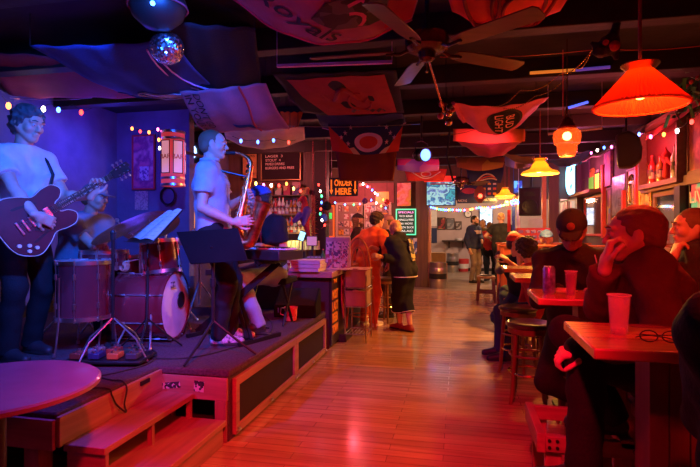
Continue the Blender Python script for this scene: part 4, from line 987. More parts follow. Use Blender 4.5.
keg('steel keg by the back room wall beside the red bucket', 452.5, 272)
o = PZ(436, 279, 0); o.z = 0
for i, (dz, h, m_, lb) in enumerate(((0.002, .42, 'orange_crate', 'orange beer crate with cardboard box on top behind the keg'), (.424, .3, 'cardboard', 'plain cardboard box resting on the orange crate'))):
    mat(m_, ((.65, .2, .06), (.4, .25, .14))[i], .7)
    t = thing(('beer_crate', 'cardboard_box')[i], lb, ('crate', 'box')[i], o + UP * dz)
    b = B()
    if i == 0:
        for k_ in range(5): b.bb(o.x - .3, o.x + .3, o.y - .2, o.y + .2, dz + k_ * h / 5, dz + (k_ + .8) * h / 5)
        b.bb(o.x - .28, o.x + .28, o.y - .18, o.y + .18, dz, dz + h)
    else: b.bb(o.x - .27, o.x + .27, o.y - .18, o.y + .18, dz, dz + h)
    b.build('box_body', mat(m_), t)
    b = B(); b.bb(o.x - .3 + .03 * i, o.x + .3 - .03 * i, o.y - .2, o.y + .2, dz + h, dz + h + .004); b.build('flap', mat(m_), t)
o = PZ(463, 271.3, 0); o.z = 0.002; t = thing('bucket', 'red and white bucket on the floor by the back room wall', 'bucket', o)
b = B(); b.lathe(o, [(0, 0), (.16, 0), (.2, .4), (.19, .4), (.15, .02), (0, .02)], UP, 20); b.build('pail', mat('red_frame'), t)
b = B(); b.lathe(o, [(.172, .1), (.175, .1), (.188, .25), (.185, .25)], UP, 20); b.build('bucket_label', mat('paper'), t)
# bin cart at the bar
cf = [PZ(345, 342, 0), PZ(366, 343, 0)]
o = (cf[0] + cf[1]) / 2 + V((0, .17, 0)); o.z = 0; t = thing('bin_cart', 'wire rack on legs holding two tan plastic bins at the bar', 'cart', o)
w_, dp, hs = .30, .40, (.80, .48)
w_ = (cf[1] - cf[0]).length
X = (cf[1] - cf[0]).normalized(); Yv = UP.cross(X); c0 = V((cf[0].x, cf[0].y, 0))
for i, (u, v_) in enumerate(((0, 0), (w_, 0), (w_, dp), (0, dp))):
    b = B(); p_ = c0 + X * u + Yv * v_; b.cyl(p_ + UP * .002, p_ + UP * (.88 if v_ else .82), .009, n=8); b.build('leg', mat('steel'), t)
b = B()
for z_ in (.10, .43, .66): 
    pts = [c0 + X * u + Yv * v_ + UP * z_ for u, v_ in ((0, 0), (w_, 0), (w_, dp), (0, dp))]
    for i in range(4): b.cyl(pts[i], pts[(i + 1) % 4], .006, n=6)
    for k_ in range(1, 6): b.cyl(pts[0].lerp(pts[1], k_ / 6), pts[3].lerp(pts[2], k_ / 6), .003, n=5)
b.build('wire_shelf', mat('steel'), t)
mat('tan_bin', (.36, .2, .15), .5)
for i, z_ in enumerate((.437, .667)):
    bt = thing('storage_bin', ('lower tan plastic bin in the wire rack', 'upper tan plastic bin on the wire rack, taller one')[i], 'bin', o + UP * z_, 0, 'bins in the wire rack')
    cc = c0 + X * w_ / 2 + Yv * dp / 2; R_ = Matrix((X, Yv, UP)).transposed()
    b = B(); hh_ = (.19, .22)[i]
    for s_ in (-1, 1): b.box(cc + X * s_ * (w_ / 2 - .012) + UP * (z_ + hh_ / 2), (.01, dp - .02, hh_), R_); b.box(cc + Yv * s_ * (dp / 2 - .012) + UP * (z_ + hh_ / 2), (w_ - .02, .01, hh_), R_)
    b.box(cc + UP * (z_ + .006), (w_ - .02, dp - .02, .01), R_); b.build('tub', mat('tan_bin'), bt, bev=.003)
    b = B(); b.box(cc + UP * (z_ + hh_ - .006), (w_ + .03, dp + .03, .014), R_); b.box(cc - Yv * (dp / 2 + .012) + UP * (z_ + hh_ - .0), (.06, .02, .03), R_); b.build('lid', mat('tan_bin'), bt, bev=.004)
# hoop-backed bar stool
o = PZ(361, 329, 0); o = P(361, 0, 6.75); o.z = 0; t = thing('hoop_back_stool', 'bar stool with arched bentwood hoop back next to the orange-dressed person', 'stool', o)
mat('bent_wood', (.45, .12, .04), .35, coat=.4)
b = B(); b.lathe(o, [(0, .70), (.17, .70), (.18, .72), (.17, .75), (0, .755)], UP, 24); b.build('seat', mat('bent_wood'), t)
for sx in (-1, 1):
    for sy in (-1, 1): b = B(); b.tube([o + V((.12 * sx, .12 * sy, .71)), o + V((.17 * sx, .17 * sy, .003))], [.017, .014]); b.build('leg', mat('bent_wood'), t)
for z_ in (.22, .42): b = B(); b.tube([o + V((math.cos(a) * .15, math.sin(a) * .15, z_)) for a in [2 * PI * i / 20 for i in range(20)]], .009, 6, True); b.build('foot_ring', mat('bent_wood'), t)
for k_, rr in ((0, .155), (1, .10)):
    b = B(); b.tube([o + V((-math.cos(a) * rr, -.14 - .05 * math.sin(a), .74 + (.52 - .12 * k_) * math.sin(a) ** .75)) for a in [PI * i / 20 for i in range(21)]], .012, 8); b.build('hoop', mat('bent_wood'), t)

# ---------------------------------------------------------------- clutter round the bar
mat('tinsel_red', (.35, .03, .05), .3, .6, bump=1, bscale=90, var=.8, vscale=50)
o = P(305, 198, 7.9); t = thing('hanging_parrot', 'red and violet stuffed bird shape hanging by the back bar shelves', 'ornament', o - UP * .5)
sdf_obj('bird_body', [([cone(o - UP * .1, o - UP * .32, .05, .085, .03), sph(o - UP * .02 + V((-.03, 0, 0)), .06, .03), cone(o - UP * .35, o + V((.07, 0, -.62)), .06, .02, .03), cone(o + V((-.08, -.02, -.02)), o + V((-.12, -.02, -.06)), .02, .008)], .012)], mat('cap_red'), t)
sdf_obj('wing', [([cone(o + V((.05, -.04, -.2)), o + V((.0, -.08, -.42)), .07, .03, .03), cone(o + V((-.07, -.05, -.28)), o + V((-.15, -.07, -.36)), .06, .04, .03)], .012)], mat('cloth_violet_dark', (.12, .04, .25), .7), t)
b = B(); b.cyl(o, V((o.x, o.y, ZC)), .004, n=5); b.build('cord', mat('black_metal'), t)
for i, (px, y0, y1, d_, lb) in enumerate(((313, 196, 238, 7.9, 'red tinsel column hanging beside the stuffed bird'), (326, 196, 226, 7.5, 'short red tinsel strand left of the order sign'))):
    a, c = P(px, y0, d_), P(px, y1, d_); b = B(); random.seed(i); n_ = 70
    for k_ in range(n_):
        q = a.lerp(c, k_ / n_); d = V((random.uniform(-1, 1), random.uniform(-1, 1), random.uniform(-.4, .4))).normalized(); b.beam(q - d * .01, q + d * random.uniform(.05, .11), .012, .003)
    b.cyl(c, V((a.x, a.y, ZC)), .006, n=5); tag(b.build('tinsel_garland', mat('tinsel_red')), lb, 'garland')
for i, (px, py, r_, d_, m_, lb) in enumerate(((327, 206, .07, 7.4, 'black_cloth', 'round black cap-like ornament hanging under the order sign'), (365, 201, .05, 8.2, 'cloth_violet_dark', 'violet bell ornament hanging over the notice cases'), (387, 202, .05, 8.6, 'red_frame', 'red lantern ornament hanging over the notice cases'), (324, 218, .06, 7.4, 'cap_blue', 'blue ornament ball hanging by the register'))):
    q = P(px, py, d_); t = thing('hanging_ornament', lb, 'ornament', q - UP * r_)
    b = B(); b.lathe(q, [(0, -r_), (r_ * .8, -r_ * .7), (r_, 0), (r_ * .7, r_ * .7), (r_ * .2, r_), (0, r_)], UP, 16); b.build('ornament_body', mat(m_), t)
    b = B(); b.cyl(q + UP * r_ * .98, V((q.x, q.y, ZC)), .003, n=5); b.build('cord', mat('black_metal'), t)
t, a, c = on_wall('neon_sign', 'small green lit sign in an orange frame left of the notice cases', 'sign', 322, 333, 207, 236, YQ, mat('case_back'), frame=emis('orange_frame', (1, .12, .02), .5, (.8, .2, .05)), fw=.04)
b = B(); b.box(((a.x + c.x) / 2, YQ - .02, a.z - .22), ((c.x - a.x) * .8, .02, .14)); b.build('green_field', emis('green_lit', (.05, .9, .15), .9), t)
t, a, c = on_wall('sign', 'orange oval sign with pale letters above the right notice case', 'sign', 376, 389, 192, 203, YQ, emis('orange_oval', (1, .3, .03), .35, (.8, .35, .05)), th=.03)
on_wall('shelf_board', 'long reddish soffit board above the order window', 'board', 328, 394, 184, 203, YQ + .0, mat('soffit_red', (.28, .05, .06), .6), th=.02)
# bottles, napkins and small goods standing on the counter
cols_ = ['glass_amber', 'glass_red', 'glass_green', 'glass_clear', 'glass_pale']
for i, (px, d_) in enumerate(((283, 6.9), (288, 6.6), (323, 6.5), (329, 6.7), (333, 6.9), (344, 7.0), (347, 7.2), (341, 7.4))):
    q = P(px, 0, d_); q.z = BZ; m_ = cols_[i % 5]; c_ = copy_tree(protos[m_], None, q); c_.scale = (.85,) * 3; c_['group'] = 'bottles standing on the bar counter'
    c_['label'] = ('amber bottle at the rear left of the counter', 'red bottle at the rear left of the counter', 'green bottle beyond the cash register', 'clear bottle just behind the flyer rack', 'pale bottle behind the flyer rack', 'amber bottle on the counter by the bin rack', 'red bottle on the counter by the bin rack', 'green bottle farthest along the counter')[i]
for i, (px, d_) in enumerate(((343, 6.2), (348, 6.35))):
    q = P(px, 0, d_); q.z = BZ; t = thing('condiment_cup', ('small pale cup right of the flyer rack', 'second small pale cup nearer the counter edge')[i], 'cup', q)
    b = B(); b.lathe(q, [(0, 0), (.028, 0), (.036, .09), (.033, .09), (.026, .008), (0, .008)], UP, 16); b.build('cup_body', mat('box_white'), t)
# upper back bar shelf clutter: picture frames and boxes over the bottles
for i in range(7):
    x_ = SX0 + .1 + i * .17; hh_ = .14 + .05 * (i % 3); b = B(); b.box((x_, 8.8, 2.0 + hh_ / 2 + .002), (.13, .1, hh_)); t = tag(b.build('liquor_carton', patch('carton_%d' % (i % 4), [[(.4, .05, .08), (.6, .4, .2)], [(.1, .08, .2), (.5, .3, .3)], [(.5, .3, .05), (.2, .05, .03)], [(.1, .25, .12), (.5, .45, .3)]][i % 4], 12, seed=i), bev=.004), 'printed carton on top of the back bar, ' + ('first', 'second', 'third', 'fourth', 'fifth', 'sixth', 'seventh')[i] + ' from the saxophonist side', 'box', 'cartons on top of the back bar')
b = B(); b.bb(SX0 - .05, SX1 + .05, 8.6, 8.98, 1.985, 2.0); b.build('top_board', mat('wall_boards'), bpy.data.objects['back_bar'], bev=.003)
# ---------------------------------------------------------------- tables along the right side
wood('table_wood', (.42, .17, .08), (.62, .30, .14), 3, 'X', .22, .5)
wood('slat_wood', (.16, .07, .05), (.26, .12, .08), 3, 'Z', .5)
TZ = 1.02
def high_table(label, y0, y1, x1, panel):
    t = thing('bar_table', label, 'table', (1.1, (y0 + y1) / 2, 0), 0, 'narrow high tables along the mirror wall')
    b = B(); b.bb(.395, x1, y0, y1, TZ - .035, TZ); b.build('tabletop', mat('table_wood'), t, bev=.006)
    b = B(); p0, p1 = panel; ym = (y0 + y1) / 2
    n_ = int((p1 - p0) / .06)
    for i in range(n_): b.bb(p0 + i * .06, p0 + i * .06 + .056, ym - .07, ym + .07, .02, TZ - .035)
    b.bb(p0 + .01, p1 - .01, ym - .062, ym + .062, .02, TZ - .035); b.build('support_panel', mat('slat_wood'), t, bev=.002)
    b = B(); b.bb(p0 - .03, p1 + .03, ym - .15, ym + .15, .002, .03); b.build('foot', mat('beam_dark'), t, bev=.004)
    return t
high_table('nearest high narrow wooden table, holding a plastic cup and eyeglasses', 1.63, 2.09, 1.45, (.60, 1.3))
high_table('high wooden table with two cans and a pint before the capped man', 2.74, 3.18, 1.75, (.62, 1.4))
high_table('high wooden table behind the two cans, partly hidden by the capped man', 3.86, 4.28, 1.8, (.74, 1.4))
high_table('farthest high wooden table, with the red capped and curly haired people', 4.75, 5.15, 1.8, (.9, 1.4))
mat('stool_leather', (.04, .03, .03), .28, coat=.5, bump=.1); wood('stool_wood', (.12, .05, .03), (.22, .09, .05), 3, 'Z', .4)
def stool(label, o, z=.64, rot=.4):
    t = thing('bar_stool', label, 'stool', (o.x, o.y, 0), 0, 'round padded bar stools'); o = V((o.x, o.y, 0))
    b = B(); b.lathe(o, [(0, z - .05), (.16, z - .05), (.178, z - .03), (.18, z - .012), (.165, z), (0, z + .006)], UP, 32); b.build('seat', mat('stool_leather'), t)
    b = B(); b.lathe(o, [(.15, z - .085), (.165, z - .085), (.165, z - .045), (.15, z - .045), (.15, z - .085)], UP, 32); b.build('seat_ring', mat('stool_wood'), t)
    for i in range(4):
        d = Matrix.Rotation(rot + i * PI / 2, 3, 'Z') @ V((1, 0, 0)); b = B()
        b.tube([o + d * .13 + UP * (z - .05), o + d * .15 + UP * .3, o + d * .165 + UP * .08, o + d * .185 + UP * .002], [.017, .018, .017, .014], 8); b.build('leg', mat('stool_wood'), t)
    for z_, r_ in ((.24, .158), (.38, .148)):
        b = B(); b.tube([o + V((math.cos(a) * r_, math.sin(a) * r_, z_)) for a in [2 * PI * i / 24 for i in range(24)]], .010, 6, True); b.build('foot_ring', mat('stool_wood' if z_ > .3 else 'brass'), t)
stool('round black padded stool with empty seat beside the aisle, farther one', P(518, 0, 4.8), .64, .2)
stool('round black padded stool half hidden by the capped man knee, nearer one', P(529, 0, 4.0), .64, .6)
o = P(486, 0, 9.6); o.z = 0; t = thing('low_stool', 'low square wooden stool alone in the middle distance', 'stool', o)
b = B(); b.box(o + UP * .46, (.34, .34, .04)); b.build('seat', mat('slat_wood'), t, bev=.006)
for sx in (-1, 1):
    for sy in (-1, 1): b = B(); b.beam(o + V((.13 * sx, .13 * sy, .44)), o + V((.16 * sx, .16 * sy, .002)), .045, .045); b.build('leg', mat('slat_wood'), t)
b = B(); b.box(o + V((0, -.14, .18)), (.27, .025, .05)); b.box(o + V((0, .14, .18)), (.27, .025, .05)); b.build('stretcher', mat('slat_wood'), t)
b = B(); b.lathe(o + UP * .481, [(0, 0), (.1, 0), (.12, .02), (.11, .02), (.09, .008), (0, .008)], UP, 20); tag(b.build('plate', mat('stool_leather')), 'dark dish left on the low square stool', 'dish')
# booth bench
for i, (px, d_, hz, lb) in enumerate(((500, 6.9, 1.14, 'dark red wooden booth back at the far table, taller one'), (497, 8.0, 1.14, 'dark red wooden booth back farther off behind it'))):
    o = P(px, 0, d_); t = thing('booth_bench', lb, 'bench', (o.x + .6, o.y, 0), 0, 'wooden booth backs')
    b = B(); b.bb(o.x, o.x + .05, o.y - .03, o.y + .03, .002, hz); b.build('post', mat('booth_red', (.28, .05, .04), .45), t, bev=.006)
    b = B(); b.bb(o.x + .05, 1.95, o.y - .015, o.y + .015, .35, hz - .02); b.build('back_panel', mat('booth_red'), t)
    b = B(); b.bb(o.x - .02, 1.97, o.y - .04, o.y + .04, hz, hz + .025); b.build('cap_rail', mat('booth_red'), t, bev=.006)
    b = B(); b.bb(o.x + .02, 1.95, o.y - .42, o.y - .04, .42, .47); b.bb(o.x + .05, 1.9, o.y - .4, o.y - .36, .002, .42); b.build('seat', mat('booth_red'), t, bev=.006)
# footrest bench frame by the nearest table
t = thing('bench_frame', 'low pine frame with four bolts standing by the nearest stool', 'bench', (.6, 2.4, 0))
A_, B_ = P(537, 431, 2.35), P(528, 405, 2.78); zt = .42
ax_, ay_, by_ = A_.x, A_.y, B_.y
b = B(); b.bb(ax_, ax_ + .04, ay_, by_, zt - .09, zt); b.build('side_rail', mat('raw_pine'), t, bev=.004)
for y_ in (ay_, by_ - .03):
    b = B(); b.bb(ax_ + .04, ax_ + .42, y_, y_ + .03, zt - .085, zt - .01); er = b.build('end_rail', mat('raw_pine_x'), t, bev=.004)
    if y_ == ay_:
        b = B()
        for dx in (.055, .09):
            for dz in (-.03, -.062): b.cyl((ax_ + dx, y_ - .006, zt + dz), (ax_ + dx, y_, zt + dz), .008, n=8)
        b.build('bolt_heads', mat('black_metal'), er)
    for x_ in (ax_ + .04, ax_ + .34):
        b = B(); b.bb(x_, x_ + .075, y_ + .03, y_ + .068, .002, zt - .02); b.build('leg', mat('raw_pine_z'), t, bev=.004)
b = B(); b.bb(ax_ + .36, ax_ + .42, ay_, by_, zt - .04, zt); b.build('side_rail', mat('raw_pine'), t, bev=.004)
# ---------------------------------------------------------------- drinks
def can(label, px, py, d, m):
    o = P(px, py, d); o.z = TZ; t = thing('drink_can', label, 'can', o, 0, 'tall cans on the second table')
    b = B(); b.lathe(o, [(0, .004), (.024, .0), (.032, .012), (.033, .02), (.033, .138), (.026, .152), (.027, .155), (.024, .153), (0, .15)], UP, 28); b.build('can_body', m, t)
    b = B(); b.box(o + V((0, -.005, .153)), (.014, .022, .002)); b.cyl(o + V((0, .006, .151)), o + V((0, .006, .155)), .004, n=8); b.build('pull_tab', mat('steel'), t)
    return t, o
mat('can_blue', (.25, .3, .55), .3, .5, var=.7, vscale=30); mat('can_red', (.55, .2, .2), .3, .4, var=.4, vscale=30)
can('tall pale printed can standing left of the pint glass', 549, 0, 2.78, mat('can_blue'))
t, o = can('tall can with a black crest and straw standing right of the pint', 597, 0, 2.80, mat('can_red'))
X_ = V((1, .15, 0)).normalized(); b = B(); b.prism([(-.014, .02), (0, -.004), (.014, .02), (.014, .035), (.006, .03), (0, .038), (-.006, .03), (-.014, .035)], o - V((0, .0345, -.09)), (1, 0, 0), UP, -.0012); b.build('crest', mat('black_frame'), t)
b = B(); b.cyl(o + V((.008, 0, .13)), o + V((-.012, 0, .215)), .003, n=8); tag(b.build('straw', mat('paper')), 'pale drinking straw standing in the crested can', 'straw')
def glassware(name, label, o, r0, r1, h, liquid=None, lh=.6, cat='glass'):
    t = thing(name, label, cat, o); o = V(o)
    b = B(); b.lathe(o, [(0, 0), (r0, 0), (r1, h), (r1 - .002, h), (r0 - .002, .008), (0, .008)], UP, 32); b.build('cup_wall', mat('cup_plastic', (.85, .7, .7), .12, spec=.8, alpha=.32), t)
    b = B(); b.lathe(o, [(r1 - .001, h - .004), (r1 + .0025, h - .003), (r1 + .0025, h + .001), (r1 - .001, h + .001)], UP, 32); b.build('rim', mat('cup_rim', (.85, .7, .7), .15, alpha=.8), t)
    if liquid:
        q_ = r0 + (r1 - r0) * lh; b = B(); b.lathe(o, [(0, .009), (r0 - .003, .009), (q_ - .003, h * lh), (0, h * lh)], UP, 24); b.build('drink', liquid, t)
    return t
o = P(571, 0, 2.75); o.z = TZ; glassware('pint_glass', 'clear pint glass between the two tall cans', o, .024, .032, .13, mat('drink_dark', (.25, .04, .03), .1, alpha=.8), .85)
o = PZ(619, 334, TZ); glassware('plastic_cup', 'clear plastic cup nearly empty on the nearest table', o, .027, .036, .135, mat('drink_dark'), .1, 'cup')
o = P(628, 0, 3.85); o.z = TZ; glassware('drink_glass', 'glass with a straw on the table behind the chin-resting man', o, .03, .036, .12, mat('drink_dark'), .6)
b = B(); b.cyl(o + V((0.005, 0, .02)), o + V((-.02, 0, .17)), .003, n=8); tag(b.build('straw', mat('red_frame')), 'red straw leaning in the glass behind the chin-resting man', 'straw')
o = PZ(660, 339, TZ + .012); t = thing('eyeglasses', 'folded eyeglasses lying on the nearest table', 'eyeglasses', (o.x, o.y, TZ + .002))
for s_ in (-1, 1):
    b = B(); b.tube([o + V((s_ * .032 + math.cos(a) * .026, math.sin(a) * .004, .008 + math.sin(a) * .017)) for a in [2 * PI * i / 16 for i in range(16)]], .0022, 6, True); b.build('lens_rim', mat('black_plastic'), t)
    b = B(); b.tube([o + V((s_ * .058, .0, .012)), o + V((s_ * .05, .03, .008)), o + V((-s_ * .03, .045 + .01 * s_, -.002)), o + V((-s_ * .055, .04 + .01 * s_, -.007))], .002, 6); b.build('temple', mat('black_plastic'), t)
# ---------------------------------------------------------------- right wall
def rw(name, label, cat, px0, px1, yt, yb, m, th=.02, frame=None, fw=.03, off=0, group=None):
    X = XR - .002 - off; pc = (px0 + px1) / 2; a, c = PX(px0, 0, X), PX(px1, 0, X); zt_, zb = PX(pc, yt, X).z, PX(pc, yb, X).z; zt_ = min(zt_, ZC - .02)
    t = thing(name, label, cat, (X, (a.y + c.y) / 2, zb), 0, group)
    b = B(); b.bb(X - th, X, c.y, a.y, zb, zt_); b.build('panel', m, t)
    if frame:
        b = B(); x0, x1 = X - th - .015, X; y0, y1 = c.y, a.y
        b.bb(x0, x1, y0, y1, zt_ - fw, zt_); b.bb(x0, x1, y0, y1, zb, zb + fw); b.bb(x0, x1, y0, y0 + fw, zb + fw, zt_ - fw); b.bb(x0, x1, y1 - fw, y1, zb + fw, zt_ - fw); b.build('frame', frame, t, bev=.003)
    return t, c.y, a.y, zb, zt_
mir = mat('mirror_glass', (.75, .6, .55), .06, 1)
t, y0, y1, z0, z1 = rw('display_case', 'red lit display case holding bottles and a red ornament above the mirror', 'display case', 648, 688, 122, 181, mat('case_red', (.16, .02, .02), .5), .015, None)
x0 = XR - .12
b = B()
for yy in (y0 - .02, y1 - .02): b.bb(x0, XR - .02, yy, yy + .04, z0 - .02, z1)
b.bb(x0, XR - .02, y0 - .02, y1 + .02, z0 - .06, z0); b.bb(x0, XR - .02, y0 - .02, y1 + .02, z1, z1 + .05); b.build('case_frame', wood('case_board', (.14, .05, .04), (.22, .10, .07), 3, 'Y', .5), t, bev=.004)
cy_ = z0
for i, f_ in enumerate((.28, .5, .86)):
    yy = y0 + (y1 - y0) * (1 - f_); c = copy_tree(protos[('glass_red', 'glass_amber', 'glass_pale')[i]], None, (XR - .065, yy, cy_ + .001)); c.scale = (1.25,) * 3
    c['label'] = ('red bottle in the wall display case beside the ornament', 'amber bottle in the wall display case', 'pale bottle in the wall display case near its end')[i]; c['group'] = 'bottles in the display case'
o = V((XR - .08, y0 + (y1 - y0) * .3, cy_ + .002)); t = thing('ornament', 'red ribboned figurine standing in the wall display case', 'ornament', o)
sdf_obj('figure', [([cone(o + UP * .05, o + UP * .2, .045, .03), sph(o + UP * .27, .05), cone(o + V((0, -.05, .22)), o + V((0, -.13, .15)), .03, .015), cone(o + V((0, .05, .22)), o + V((0, .13, .26)), .03, .015), cone(o + UP * .3, o + V((0, .04, .38)), .02, .008)], .01)], mat('red_cloth'), t)
t_, y0, y1, z0, z1 = rw('picture', 'red lit picture panel at the right edge beside the display case', 'picture', 690, 712, 110, 172, patch('pic_r', [(.35, .05, .03), (.6, .12, .06), (.2, .02, .03)], 4, kind='NOISE', seed=1), .02, mat('case_board'))
t, y0, y1, z0, z1 = rw('wall_ledge', 'long brown wooden ledge under the display case', 'ledge', 645, 716, 177, 187, mat('case_board'), .06)
rw('mirror', 'large framed mirror reflecting coloured lights beneath the ledge', 'mirror', 655, 683, 191, 252, mir, .01, mat('case_board'), .05)
rw('wall_post', 'dark upright post right of the large mirror', 'post', 684, 690, 186, 300, mat('black_frame'), .1)
t, y0, y1, z0, z1 = rw('poster', 'red and green glowing poster at the right edge', 'poster', 691, 714, 178, 226, patch('pos_rg', [(.6, .04, .06), (.02, .25, .2), (.05, .45, .35), (.5, .05, .1)], 3.5, kind='NOISE', seed=9, em=.35), .01, mat('black_frame'))
text('LIVE', .1, (XR - .03, (y0 + y1) / 2, z0 + (z1 - z0) * .62), (0, -1, 0), UP, mat('print_white'), t, fit=(.4, .12))
mat('bronze_panel', (.35, .2, .12), .4, .3, bump=.6, bscale=25, var=.5, vscale=12)
def arch(t, X, y0, y1, z0, z1, m, w=.02, nm='arch'):
    r_ = (y1 - y0) / 2; yc = (y0 + y1) / 2; pts = [(X, y0, z0)] + [(X, yc - r_ * math.cos(a), z1 - r_ + r_ * math.sin(a)) for a in [PI * i / 16 for i in range(17)]] + [(X, y1, z0)]
    b = B(); b.tube(pts, w, 8); return b.build(nm, m, t)
t, y0, y1, z0, z1 = rw('arched_picture', 'small arch-topped framed picture left of the large mirror', 'picture', 641, 652, 190, 216, patch('arc_p', [(.1, .1, .2), (.5, .2, .1), (.6, .5, .4)], 9, kind='NOISE'), .01); arch(t, XR - .02, y0, y1, z0, z1 + .35, mat('brass'))
t, y0, y1, z0, z1 = rw('carved_panel', 'tall bronze carved panel with an arched motif', 'panel', 628.5, 639, 168, 218, mat('bronze_panel'), .02, mat('case_board')); arch(t, XR - .03, y0 + .12, y1 - .12, z0 + .2, z1 - .1, mat('brass'), .015)
b = B(); b.lathe((XR - .02, (y0 + y1) / 2, (z0 + z1) / 2), [(.16, 0), (.17, .02), (.14, .02), (.13, 0)], (-1, 0, 0), 20); b.build('medallion', mat('brass'), t)
for i, (px, yt, yb) in enumerate(((640.3, 150, 240), (606, 165, 238), (626.8, 190, 240))): rw('wall_post', ('red upright post beside the carved panel', 'red upright post left of the crumpled silver poster', 'short red upright post below the silver poster')[i], 'post', px - .8, px + .8, yt, yb, mat('red_frame'), .07)
mat('foil', (.32, .28, .26), .35, .6, bump=1.5, bscale=9, var=.5, vscale=7)
rw('foil_poster', 'crumpled silvery poster in the middle of the mirror wall', 'poster', 613, 626, 176, 215, mat('foil'), .02)
rw('pennant', 'pink and violet jersey pinned high on the mirror wall', 'jersey', 606.5, 613, 152, 186, patch('jersey', [(.6, .05, .25), (.3, .1, .4), (.7, .2, .3)], 5, kind='NOISE'), .04)
rw('beer_sign', 'yellow glowing sign on the mirror wall shelf', 'sign', 597.5, 603.5, 172, 190, emis('sign_yellow', (1, .65, .05), 1.6), .05, mat('black_frame'))
rw('beer_sign', 'green figure sign beside the yellow glowing one', 'sign', 591, 597, 177, 191, emis('sign_green', (.1, .5, .03), .5, (.1, .5, .05)), .04)
rw('wall_shelf', 'small shelf beneath the yellow and green signs', 'shelf', 584, 605, 191.5, 194.5, mat('case_board'), .25)
rw('mirror', 'narrow tall mirror below the small shelf', 'mirror', 585, 605, 196, 236, mir, .01, mat('red_frame'), .04)
rw('wall_panel', 'dark violet upright panel behind the small shelf', 'panel', 582, 590, 160, 190, mat('violet_panel', (.12, .04, .1), .6), .02)
mat('post_violet', (.1, .04, .07), .5)
rw('wall_post', 'dark post between the neon sign and the narrow mirror', 'post', 580, 582.5, 165, 240, mat('post_violet'), .1)
t, y0, y1, z0, z1 = rw('neon_sign', 'tall oval neon sign glowing pale blue far along the wall', 'sign', 569.5, 579, 160, 196, mat('violet_panel'), .02)
yc, zc_ = (y0 + y1) / 2, (z0 + z1) / 2
b = B(); b.tube([(XR - .06, yc + (y1 - y0) * .4 * math.cos(a), zc_ + (z1 - z0) * .42 * math.sin(a)) for a in [2 * PI * i / 28 for i in range(28)]], .045, 8, True); b.tube([(XR - .06, yc + (y1 - y0) * .2 * math.cos(a * 3), zc_ + (z1 - z0) * .3 * (i_ / 20 - .5)) for i_, a in enumerate([PI * i / 20 for i in range(21)])], .04, 8); b.build('neon_tube', emis('neon_cyan', (.2, .65, 1), 5), t)
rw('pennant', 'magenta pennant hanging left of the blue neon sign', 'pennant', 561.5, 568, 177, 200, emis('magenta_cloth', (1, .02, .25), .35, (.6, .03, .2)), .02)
for i, (p0, p1, yt, yb, m_, lb) in enumerate(((561, 568, 202, 226, patch('w1', [(.5, .15, .2), (.3, .1, .25), (.6, .4, .4)], 5), 'pinkish flyer below the magenta pennant'), (570, 579, 199, 212, patch('w2', [(.25, .35, .6), (.5, .3, .5)], 5), 'bluish flyer below the oval neon sign'), (570, 579, 213, 236, patch('w3', [(.4, .2, .3), (.2, .1, .2), (.5, .35, .4)], 5, seed=3), 'violet poster low beneath the oval neon sign'), (607.5, 612.5, 188, 225, patch('w4', [(.1, .2, .5), (.5, .4, .1), (.3, .1, .2)], 5, seed=5), 'blue and yellow banner beside the red upright post'), (616, 626, 217, 238, patch('w5', [(.5, .3, .25), (.3, .12, .1)], 5, seed=6), 'brownish flyer under the crumpled silver poster'), (642, 652, 218, 240, patch('w6', [(.5, .2, .15), (.6, .4, .3), (.2, .1, .1)], 8, seed=7), 'small framed print below the arched picture'))):
    rw('flyer', lb, 'poster', p0, p1, yt, yb, m_, .012, mat('case_board') if i % 2 else None)
for px, yt, yb, lb in ((551, 150, 262, 'first'), (556, 150, 262, 'second')):
    o = P(px, 0, 10.6); b = B(); b.bb(o.x - .05, o.x + .05, o.y - .05, o.y + .05, .002, ZC - .02); struct(b, 'trim_%d' % n, mat('post_wood')); n += 1
o = P(544, 0, 10.5); b = B(); b.bb(o.x - .04, o.x + .04, o.y - .04, o.y + .04, .002, ZC - .02); struct(b, 'trim_%d' % n, mat('amber_post', (.6, .25, .06), .5)); n += 1
# loudspeakers
def speaker(label, o, w_, h, dp, yaw, tilt=0):
    t = thing('loudspeaker', label, 'speaker', (o.x, o.y, o.z - h / 2)); f_ = yawv(yaw); l_ = UP.cross(f_); f_ = rotv(f_, l_, tilt); u_ = f_.cross(l_); R_ = Matrix((f_, l_, u_)).transposed()
    b = B(); b.prism([(dp / 2, -w_ / 2), (dp / 2, w_ / 2), (-dp / 2, w_ * .32), (-dp / 2, -w_ * .32)], o - u_ * h / 2, f_, l_, h); b.build('cabinet', mat('black_plastic'), t, bev=.015)
    b = B(); b.box(o + f_ * (dp / 2 + .004), (.012, w_ * .86, h * .9), R_); b.build('grille', mat('grille_cloth'), t, bev=.004)
    b = B(); b.lathe(o + f_ * (dp / 2 + .011) - u_ * h * .18, [(.0, .0), (w_ * .10, .004), (w_ * .30, .002), (w_ * .34, .007), (w_ * .36, 0)], f_, 28); b.build('woofer', mat('black_metal'), t)
    b = B(); b.box(o + f_ * (dp / 2 + .011) + u_ * h * .27, (.008, w_ * .5, h * .16), R_); b.build('horn', mat('black_metal'), t, bev=.01)
    b = B(); b.cyl(o - f_ * dp * .2 + UP * h * .48, V((o.x - f_.x * dp * .2, o.y - f_.y * dp * .2, ZC)), .02, n=8); b.build('bracket', mat('black_metal'), t)
speaker('black loudspeaker mounted high beyond the tables', P(531, 202, 9.9), .42, .55, .35, -105)
so = P(629, 151, 5.6); t = thing('loudspeaker', 'dark curved loudspeaker hanging high over the mirror wall', 'speaker', (so.x, so.y, so.z - .2))
